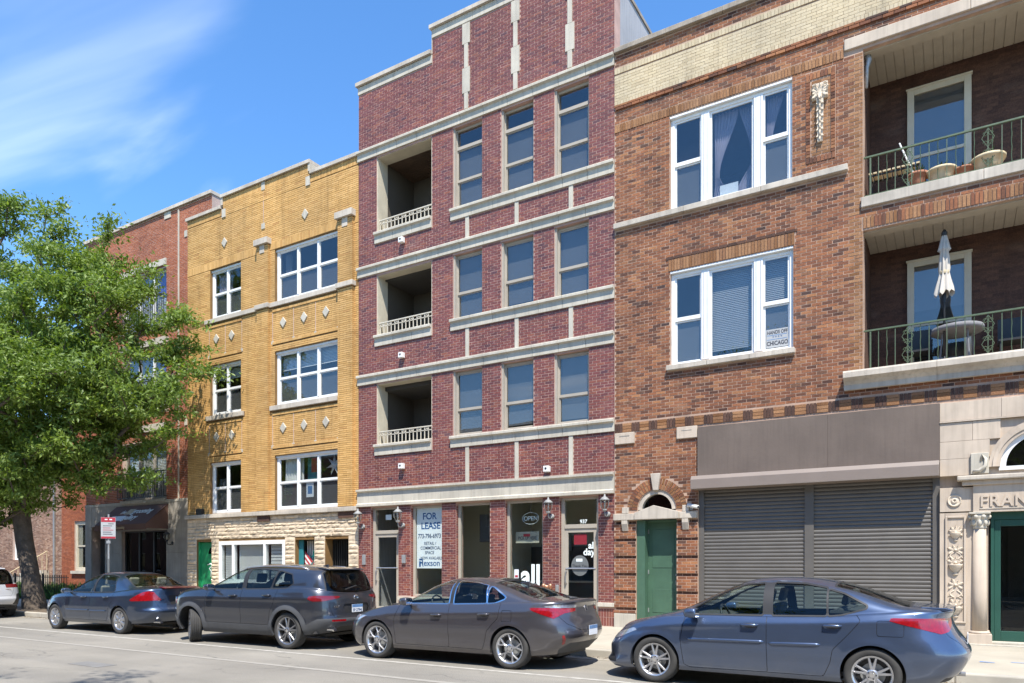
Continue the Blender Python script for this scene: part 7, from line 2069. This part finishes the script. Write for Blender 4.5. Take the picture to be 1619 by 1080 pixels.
MB().tube([(xt+.006, .055*math.cos(k*.3307), .985+.042*math.sin(k*.3307)) for k in range(20)], .006, 5).build('badge_ring', 'chrome', car); MB().tube([(xt+.006, -.035, .995), (xt+.006, 0, .975), (xt+.006, .035, .995)], .005, 5).build('badge_wing', 'chrome', car)
text('model_badge', 'CX-50', .06, 'chrome', car, (tail_x(sp, .5, .80)+xo+.006, -.50, .80), .002, .01, rz=90, sx=1.1)
MB().prism_y([(4.10+xo, 1.575), (4.40+xo, 1.545), (4.44+xo, 1.522), (4.36+xo, 1.515), (4.15+xo, 1.55)], -.50, .50).build('roof_spoiler', 'paint_charcoal', car, bevel=.01)
rails(sp, car, xo, (2.15, 2.3, 2.8, 3.3, 3.8, 4.0), .60, 'alu', .014, .03)
MB().tube([(4.35+xo, -.62, .40), (4.70+xo, -.62, .40)], .045, 12).build('exhaust_tip', 'chrome', car); MB().lathe([(.034, 0), (.034, .004)], (4.70+xo, -.62, .40), 12, 'x').build('exhaust_bore', 'ink_dark', car)
MB().tube([(4.60+xo, -.25, 1.14), (4.555+xo, .12, 1.21)], .012, 6).build('rear_wiper', 'black_plastic', car)
MB().prism_y([(3.75+xo, 1.585), (3.95+xo, 1.57), (3.93+xo, 1.63)], -.02, .02).build('roof_antenna', 'paint_charcoal', car, bevel=.006)
MB().tube([(1.335+xo, -.952, .74), (1.30+xo, -.957, .69), (1.32+xo, -.957, .685), (1.29+xo, -.955, .63)], [.002, .006, .006, .002], 5).build('fender_scratch', 'chrome', car)

# ---- older navy sedan
sp = dict(name='parked_car', label='older navy blue sedan with silver wheels parked before the grooming shop', loc=(-17.97, -5.50, 0), rz=R(.8),
  L=4.82, W=1.82, axles=(.96, 3.70), R=.318, Ra=.352, tw=.205, rimR=.215, rim='turbine', paint='paint_navy', pf=7, pr=10,
  top=[(0, .64), (.10, .70), (.45, .82), (1.0, .93), (1.32, .985), (1.6, 1.12), (1.9, 1.28), (2.15, 1.385), (2.4, 1.435), (2.75, 1.45), (3.1, 1.435), (3.35, 1.395), (3.6, 1.30), (3.85, 1.18), (4.02, 1.115), (4.3, 1.10), (4.65, 1.09), (4.82, 1.06)],
  belt=[(0, .62), (.15, .67), (.6, .81), (1.2, .915), (1.7, .94), (2.5, .945), (3.3, .965), (3.9, 1.02), (4.4, 1.045), (4.82, 1.035)],
  bot=[(0, .24), (.3, .20), (.9, .22), (1.4, .21), (3.2, .22), (4.0, .25), (4.5, .28), (4.82, .34)],
  front=[(0, .12), (.2, .02), (.4, 0), (.65, .03), (.85, .09), (1, .16)], rear=[(0, .16), (.15, .05), (.32, .0), (.46, .06), (.7, .09), (.9, .10), (1, .10)],
  crease=[(lambda x: .80+.02*x, .008, .05)], lean=.32,
  ws=[(1.45, -.62), (1.45, .62), (2.18, .52), (2.18, -.52)], bl=[(3.36, -.52), (3.36, .52), (3.98, .62), (3.98, -.62)],
  glass=[('front_window', [(1.58, .975), (2.44, .985), (2.42, 1.345), (2.26, 1.338), (2.0, 1.25)], 'glass_car'), ('rear_side_window', [(2.56, .985), (3.32, 1.0), (3.36, 1.03), (3.22, 1.31), (2.95, 1.348), (2.54, 1.355)], 'glass_car')],
  trim='black_plastic', pillar=[(2.44, .975), (2.56, .975), (2.54, 1.36), (2.42, 1.36)],
  lamps=[('tail_lamp', 'r', [(.50, .80), (.62, .80), (1.22, .785), (1.28, .80), (.90, .985), (.78, 1.005), (.66, .985), (.50, .82)], 'lamp_red'), ('headlamp', 'f', [(.48, .58), (.98, .62), (1.22, .72), (.95, .73), (.48, .66)], 'lamp_clear')],
  insets=[('plate_recess', 'r', [(-.2, .70), (.26, .70), (.32, .90), (-.2, .90)], 'black_plastic', -.015), ('front_intake', 'f', [(-.2, .26), (.5, .26), (.5, .40), (-.2, .42)], 'black_plastic', -.012)],
  doors=[('front_door', [(1.44, .32), (1.42, .70), (1.50, .935), (2.48, .95), (2.48, .32)]), ('rear_door', [(2.50, .32), (2.50, .95), (3.42, .975), (3.40, .80), (3.26, .60), (3.22, .44), (3.15, .32)])],
  handles={'front_door': [(2.28, .84)], 'rear_door': [(3.20, .85)]}, gaps=[('trunk_lid', 'r', [(-.4, .60), (.50, .60), (.60, .78), (.70, 1.0), (-.4, 1.0)])],
  cabin=(1.2, 3.5), cowl=1.4, seats=(2.1, 3.05), shelf=(3.3, 3.85, 1.04), roof=(2.2, 3.3, 1.395), mirror=(1.66, .985), handle_mat='paint_navy', seat_mat='seat_tan')
M['paint_navy'] = paint_mat('paint_navy', (0.038, 0.060, 0.105))
car, xo = make_car(sp)
plate(car, xo, sp, .80, '', 0.0)
xt = tail_x(sp, 0, .96)+xo
mb = MB(); ring(mb, -.045, .045, .925, .995, 0, 0, .01)
MB().prism_x([(-.04, .925), (-.026, .925), (-.02, .955), (.02, .955), (.026, .925), (.04, .925), (.03, .99), (.018, .99), (.014, .967), (-.014, .967), (-.018, .99), (-.03, .99)], xt+.004, xt+.010).build('badge', 'chrome', car)
text('model_badge', 'ACCORD', .05, 'chrome', car, (tail_x(sp, .45, .80)+xo+.006, -.46, .80), .002, .006, rz=90)
text('model_badge', 'V6', .04, 'chrome', car, (tail_x(sp, .42, .75)+xo+.006, -.40, .74), .002, .006, rz=90)
MB().prism_y([(4.50+xo, 1.095), (4.80+xo, 1.065), (4.83+xo, 1.085), (4.60+xo, 1.112)], -.45, .45).build('lip_spoiler', 'lamp_dark_red', car, bevel=.006)
MB().tube([(4.5+xo, -.55, .30), (4.80+xo, -.55, .30)], .035, 12).build('exhaust_tip', 'chrome', car); MB().lathe([(.026, 0), (.026, .004)], (4.80+xo, -.55, .30), 12, 'x').build('exhaust_bore', 'ink_dark', car)
for sd in (-1, 1):
    for a_, b_ in ((1.5, 2.46), (2.52, 3.18)): MB().tube([(a_+xo, sd*.912, .52), (b_+xo, sd*.915, .53)], .014, 6).build('side_moulding', 'paint_navy', car)

# ---- white crossover at the left edge
sp = dict(name='parked_suv', label='white hatchback crossover with black bumper corners at the left edge', loc=(-26.75, -5.55, 0), rz=R(-.5),
  L=4.48, W=1.80, axles=(.90, 3.57), R=.345, Ra=.385, tw=.225, rimR=.225, rim='v5', paint='paint_white', pf=8, pr=13,
  top=[(0, .82), (.08, .87), (.4, .96), (.9, 1.03), (1.2, 1.08), (1.5, 1.24), (1.8, 1.41), (2.05, 1.52), (2.3, 1.575), (2.7, 1.60), (3.3, 1.59), (3.8, 1.56), (4.0, 1.52), (4.16, 1.42), (4.32, 1.18), (4.42, 1.06), (4.48, 1.02)],
  belt=[(0, .78), (.12, .83), (.6, .93), (1.2, 1.0), (1.8, 1.01), (2.6, 1.02), (3.4, 1.04), (3.9, 1.06), (4.3, 1.03), (4.48, .98)],
  bot=[(0, .32), (.3, .26), (.9, .28), (1.4, .26), (3.2, .27), (4.0, .32), (4.48, .40)],
  front=[(0, .12), (.2, .02), (.5, 0), (.8, .04), (1, .10)], rear=[(0, .14), (.15, .04), (.32, .0), (.45, .05), (.7, .08), (1, .12)],
  flare=.025, lean=.27, box=4.2,
  ws=[(1.32, -.62), (1.32, .62), (2.10, .54), (2.10, -.54)], bl=[(4.0, -.54), (4.0, .54), (4.38, .64), (4.38, -.64)], rear_glass='glass_priv',
  glass=[('front_window', [(1.48, 1.045), (2.30, 1.05), (2.28, 1.465), (2.12, 1.45), (1.86, 1.34)], 'glass_car'), ('rear_side_window', [(2.42, 1.05), (3.10, 1.065), (3.12, 1.45), (2.8, 1.47), (2.40, 1.475)], 'glass_priv'), ('quarter_window', [(3.22, 1.07), (3.60, 1.12), (3.74, 1.25), (3.50, 1.40), (3.24, 1.43)], 'glass_priv')],
  lamps=[('tail_lamp', 'r', [(.40, .93), (1.06, .95), (1.18, 1.01), (1.0, 1.035), (.40, 1.02)], 'lamp_dark_red')],
  insets=[('bumper_corner', 'r', [(.62, .42), (.98, .42), (1.02, .60), (.90, .76), (.72, .72)], 'black_plastic', -.004), ('rear_lower', 'r', [(-.2, .30), (.62, .30), (.62, .40), (-.2, .44)], 'black_plastic', -.004), ('bumper_reflector', 'r', [(.69, .48), (.80, .48), (.80, .55), (.69, .55)], 'lamp_red', .004)],
  clad=lambda x: .40+0*x, clad_w=.06,
  doors=[('front_door', [(1.36, .43), (1.40, 1.0), (2.34, 1.02), (2.34, .43)]), ('rear_door', [(2.36, .43), (2.36, 1.02), (3.28, 1.04), (3.20, .80), (3.10, .60), (3.06, .43)])],
  handles={'front_door': [(2.14, .90)], 'rear_door': [(3.04, .92)]}, gaps=[('tailgate', 'r', [(-.4, .70), (.52, .70), (.62, .90), (.60, 1.02), (-.4, 1.02)])],
  cabin=(1.2, 4.1), cowl=1.3, seats=(2.0, 2.9), roof=(2.2, 3.8, 1.55), mirror=(1.55, 1.06), seat_up=.08)
M['paint_white'] = paint_mat('paint_white', (0.50, 0.51, 0.53), .25, .3)
car, xo = make_car(sp)
plate(car, xo, sp, .86, '', 0.0)
bx('plate_field', 'plate_blue', car, tail_x(sp, 0, .86)+xo+.0185, tail_x(sp, 0, .86)+xo+.020, -.14, .14, .795, .925)
bx('model_badge', 'chrome', car, tail_x(sp, .42, .86)+xo+.003, tail_x(sp, .42, .86)+xo+.007, .32, .52, .865, .885)
rails(sp, car, xo, (2.1, 2.25, 2.8, 3.3, 3.6, 3.75), .57, 'black_plastic', .018, .05)
MB().prism_y([(3.80+xo, 1.555), (4.12+xo, 1.52), (4.14+xo, 1.49), (3.9+xo, 1.51)], -.46, .46).build('roof_spoiler', 'paint_white', car, bevel=.01)

# ================================================================== PARKING SIGN
sg = thing('parking_sign', 'red and white parking sign on a steel post beside the navy sedan', 'sign', (-21.05, -4.1, .14), rz=R(50), world=False)
MB().tube([(0, 0, 0), (0, 0, 2.95)], .025, 8).build('post', 'galv', sg)
bx('panel', 'poster_grey', sg, -.19, .19, -.045, -.038, 2.24, 2.86)
bx('red_header', 'ink_red', sg, -.185, .185, -.0475, -.0452, 2.72, 2.855); bx('red_footer', 'ink_red', sg, -.185, .185, -.0475, -.0452, 2.245, 2.30)
for k, (w_, m_) in enumerate(((.12, 'ink_dark'), (.24, 'ink_dark'), (.20, 'ink_red'), (.27, 'ink_red'), (.22, 'ink_dark'), (.25, 'ink_dark'))):
    bx('text_line', m_, sg, -.14 if k else .0, -.14+w_ if k else .14, -.0475, -.0452, 2.66-k*.06, 2.678-k*.06)
for k in (-.09, .03): bx('text_line', 'plate_white', sg, k, k+.07, -.0495, -.0478, 2.78, 2.81)
bx('bracket', 'galv', sg, -.05, .05, -.0379, .03, 2.10, 2.18)
MB().tube([(0, 0, 1.25), (0, 0, 1.65)], .03, 8).build('sticker_band', 'sticker_grey', sg)

# ================================================================== TREES
def make_tree(name, label, base, trunk, blobs, n_clump, leaves_per, seed, leaf=(.12, .05), group='street trees', rad0=.40, clump_r=.62):
    r = random.Random(seed); nr = np.random.default_rng(seed)
    t = thing(name, label, 'tree', base, group, world=True)
    # clump centres through the crown's volume, denser near the skin
    vol = [b[3]*b[4]*b[5]*b[6] for b in blobs]; tot = sum(vol)
    pts = []
    for b, v in zip(blobs, vol):
        k = max(3, round(n_clump*v/tot))
        for _ in range(k):
            d = nr.normal(size=3); d /= np.linalg.norm(d)
            q = nr.uniform(.25, 1)**.5
            p = np.array(b[:3])+d*q*np.array(b[3:6])
            if p[1] > -.55: p[1] = -.55-nr.uniform(0, .5)
            pts.append(p)
    pts = np.array(pts)
    # limbs: each clump joins the nearest wood, trunk first
    nodes = [np.array(p, float) for p in trunk]; par = [max(0, i-1) for i in range(len(trunk))]; par[0] = -1
    dep = [0.35*i for i in range(len(trunk))]
    start = np.array(trunk[-1])
    order = np.argsort(np.linalg.norm(pts-np.array(trunk[len(trunk)//2]), axis=1))
    NA = [*nodes]
    tips = []
    for i in order:
        p = pts[i]
        arr = np.array(NA); dd = np.linalg.norm(arr-p, axis=1)
        pen = np.array(dep)*.18
        up = np.maximum(0, arr[:, 2]-p[2])*.5              # wood grows upwards to its leaves
        lowp = (np.arange(len(arr)) < max(2, len(trunk)-3))*3.0
        j = int(np.argmin(dd+pen+up+lowp))
        a = arr[j]; L_ = dd[j]; m = max(1, int(L_/.55))
        prev = j
        bow = nr.normal(size=3)*.06*L_; bow[2] += -.05*L_
        for k in range(1, m+1):
            f = k/m; q = a+(p-a)*f+bow*math.sin(math.pi*f)
            NA.append(q); par.append(prev); dep.append(dep[prev]+L_/m); prev = len(NA)-1
        tips.append(prev)
    n = len(NA); kids = [[] for _ in range(n)]
    for i in range(1, n): kids[par[i]].append(i)
    load = np.zeros(n); load[tips] += 1
    for i in range(n-1, 0, -1): load[par[i]] += load[i]
    rad = .0125*np.power(np.maximum(load, .5), .5)+.004
    k = rad0/rad[0]; rad = np.where(load > 3, rad*(1+(k-1)*np.minimum(1, (load/load[0])**.35)), rad)
    mb = MB(); done = set()
    def chain(i):
        c = [i]
        while kids[i]:
            i = max(kids[i], key=lambda q: load[q]); c.append(i)
        return c
    stack = [0]
    while stack:
        s = stack.pop(); c = chain(s)
        full = ([par[s]] if par[s] >= 0 else [])+c
        pl = [NA[q] for q in full]; rl = [float(min(rad[q], rad[s]*1.0)) for q in full]
        if par[s] < 0:
            rl = [rl[0]*1.5, *[x for x in rl[1:]]]
        nb = 12 if rl[0] > .12 else (7 if rl[0] > .04 else 4)
        if len(pl) > 1: mb.tube(pl, rl, nb, cap=False)
        for q in c:
            for kd in kids[q]:
                if kd not in c: stack.append(kd)
    mb.build('trunk', 'bark', t, smooth=True)
    # leaves
    C_ = pts[nr.integers(0, len(pts), len(pts)*leaves_per)]
    off = nr.normal(size=C_.shape)*np.array([clump_r, clump_r, clump_r*.72])*.5
    # sprigs: pull leaves onto little twigs so that the crown breaks into tufts
    tw = 14
    sprig = nr.normal(size=(len(pts)*tw, 3)); sprig /= np.linalg.norm(sprig, axis=1, keepdims=True); sprig[:, 2] = np.abs(sprig[:, 2])*.8-.15
    ci = nr.integers(0, len(pts), len(C_)); si = nr.integers(0, tw, len(C_))
    f = nr.uniform(.1, 1, len(C_))[:, None]
    P = pts[ci]+sprig[ci*tw+si]*f*clump_r*nr.uniform(.8, 1.5, (len(C_), 1))+nr.normal(size=C_.shape)*.075
    P[:, 1] = np.minimum(P[:, 1], -.3)
    d = nr.normal(size=P.shape); d[:, 2] -= .25; d /= np.linalg.norm(d, axis=1, keepdims=True)
    s = nr.normal(size=P.shape); s -= (s*d).sum(1, keepdims=True)*d; s /= np.linalg.norm(s, axis=1, keepdims=True)
    nrm = np.cross(d, s)
    sz = nr.uniform(.5, 1.4, (len(P), 1))
    a0 = P; a1 = P+d*leaf[0]*sz*.5+s*leaf[1]*sz*.5+nrm*.008; a2 = P+d*leaf[0]*sz; a3 = P+d*leaf[0]*sz*.5-s*leaf[1]*sz*.5+nrm*.008
    V = np.stack([a0, a1, a2, a3], 1).reshape(-1, 3)-np.array(ORG[t.name])
    i = np.arange(len(P))*4
    F = np.concatenate([np.stack([i, i+1, i+2], 1), np.stack([i, i+2, i+3], 1)])
    me = bpy.data.meshes.new('crown'); me.from_pydata(V.tolist(), [], F.tolist()); me.update()
    o = add_obj('crown', me, 'leaves', t); o['kind'] = 'stuff'
    return t
tb = (-26.75, -3.35, .13)
trunk = [(-26.75, -3.35, .0), (-26.95, -3.38, 1.2), (-27.3, -3.42, 2.4), (-27.45, -3.45, 3.3), (-27.3, -3.5, 4.3), (-27.0, -3.5, 5.4), (-26.8, -3.5, 6.6)]
# (centre, radii, density)
blobs = [(-26.6, -3.7, 7.4, 3.6, 2.6, 2.6, 1.0), (-24.2, -3.0, 7.2, 2.6, 1.9, 1.9, 1.1), (-22.6, -2.3, 7.6, 1.9, 1.3, 1.4, 1.2), (-23.4, -2.6, 9.6, 1.8, 1.4, 1.5, 1.0),
         (-25.6, -3.2, 10.2, 2.4, 1.9, 1.9, .9), (-25.0, -2.8, 12.0, 1.7, 1.1, 1.4, .75), (-23.2, -2.2, 11.2, 1.1, .9, 1.0, .8), (-22.2, -1.9, 9.9, .9, .7, .8, .9), (-27.9, -3.6, 10.3, 2.2, 1.8, 2.0, .85), (-27.8, -3.6, 12.6, 1.2, 1.0, 1.4, .7), (-30.2, -3.8, 11.6, 1.5, 1.2, 1.8, .7), (-28.4, -3.7, 13.6, .4, .4, .9, .8),
         (-26.1, -3.2, 12.9, .55, .5, 1.0, .9), (-30.0, -3.8, 8.0, 2.6, 2.2, 2.6, 1.0), (-27.6, -4.6, 5.2, 2.8, 2.0, 1.4, 1.1), (-24.8, -3.2, 5.2, 2.0, 1.5, 1.2, 1.1), (-29.6, -4.0, 5.0, 2.6, 2.0, 1.5, 1.0), (-27.0, -3.2, 4.0, 2.0, 1.4, .7, .8),
         (-20.8, -1.5, 9.4, .9, .6, .6, 1.1), (-20.4, -1.4, 7.9, .9, .6, .6, 1.2), (-21.8, -1.8, 5.5, .9, .6, .5, 1.1), (-22.8, -2.1, 4.3, .8, .6, .4, 1.0), (-29.2, -3.7, 13.4, .4, .4, .8, .9), (-31.3, -3.9, 13.4, .5, .5, .9, .8), (-20.9, -1.8, 8.3, .8, .6, .7, 1.2), (-21.3, -1.9, 6.7, .7, .6, .5, 1.0), (-32.5, -4.0, 7.5, 2.0, 2.0, 3.0, .7), (-25.6, -6.2, 7.0, 2.4, 1.6, 2.0, .8), (-24.6, -2.6, 4.6, 1.4, 1.1, .9, 1.1), (-23.6, -2.2, 5.6, 1.3, 1.0, .9, 1.1), (-29.2, -4.6, 3.7, 2.2, 1.6, 1.0, 1.1), (-26.2, -4.6, 4.3, 1.8, 1.4, .9, 1.0)]
make_tree('street_tree', 'tall leafy street tree with a thick leaning trunk at the left', tb, trunk, blobs, 740, 260, 5, rad0=.27, leaf=(.15, .06))
# street trees on the camera's own side, out of view: their crowns shade the road and show in the glass
b2 = (-7.8, -19.4, .13)
make_tree('street_tree', 'street tree across the road whose crown shades the foreground asphalt', b2, [(b2[0], b2[1], .0), (b2[0]+.05, b2[1], 1.8), (b2[0]+.1, b2[1], 3.6), (b2[0]+.2, b2[1]+.1, 5.6), (b2[0]+.3, b2[1]+.3, 7.6)],
          [(-7.4, -18.7, 8.6, 2.4, 2.0, 2.6, 1.0), (-6.8, -16.9, 10.2, 1.4, 1.2, 1.0, 1.0), (-6.4, -15.4, 11.0, .8, .5, .4, .8), (-9.2, -16.6, 10.6, 1.2, .8, .6, .8)], 95, 150, 9, rad0=.2)
b3 = (3.2, -20.4, .13)
make_tree('street_tree', 'street tree across the road behind and right of the camera', b3, [(b3[0], b3[1], .0), (b3[0], b3[1], 1.6), (b3[0], b3[1], 3.2), (b3[0], b3[1], 5.0), (b3[0], b3[1], 6.4)],
          [(3.2, -20.4, 7.2, 2.6, 2.2, 2.6, 1.0), (3.6, -20.4, 9.6, 1.6, 1.6, 1.6, 1.0)], 80, 130, 12, rad0=.2)
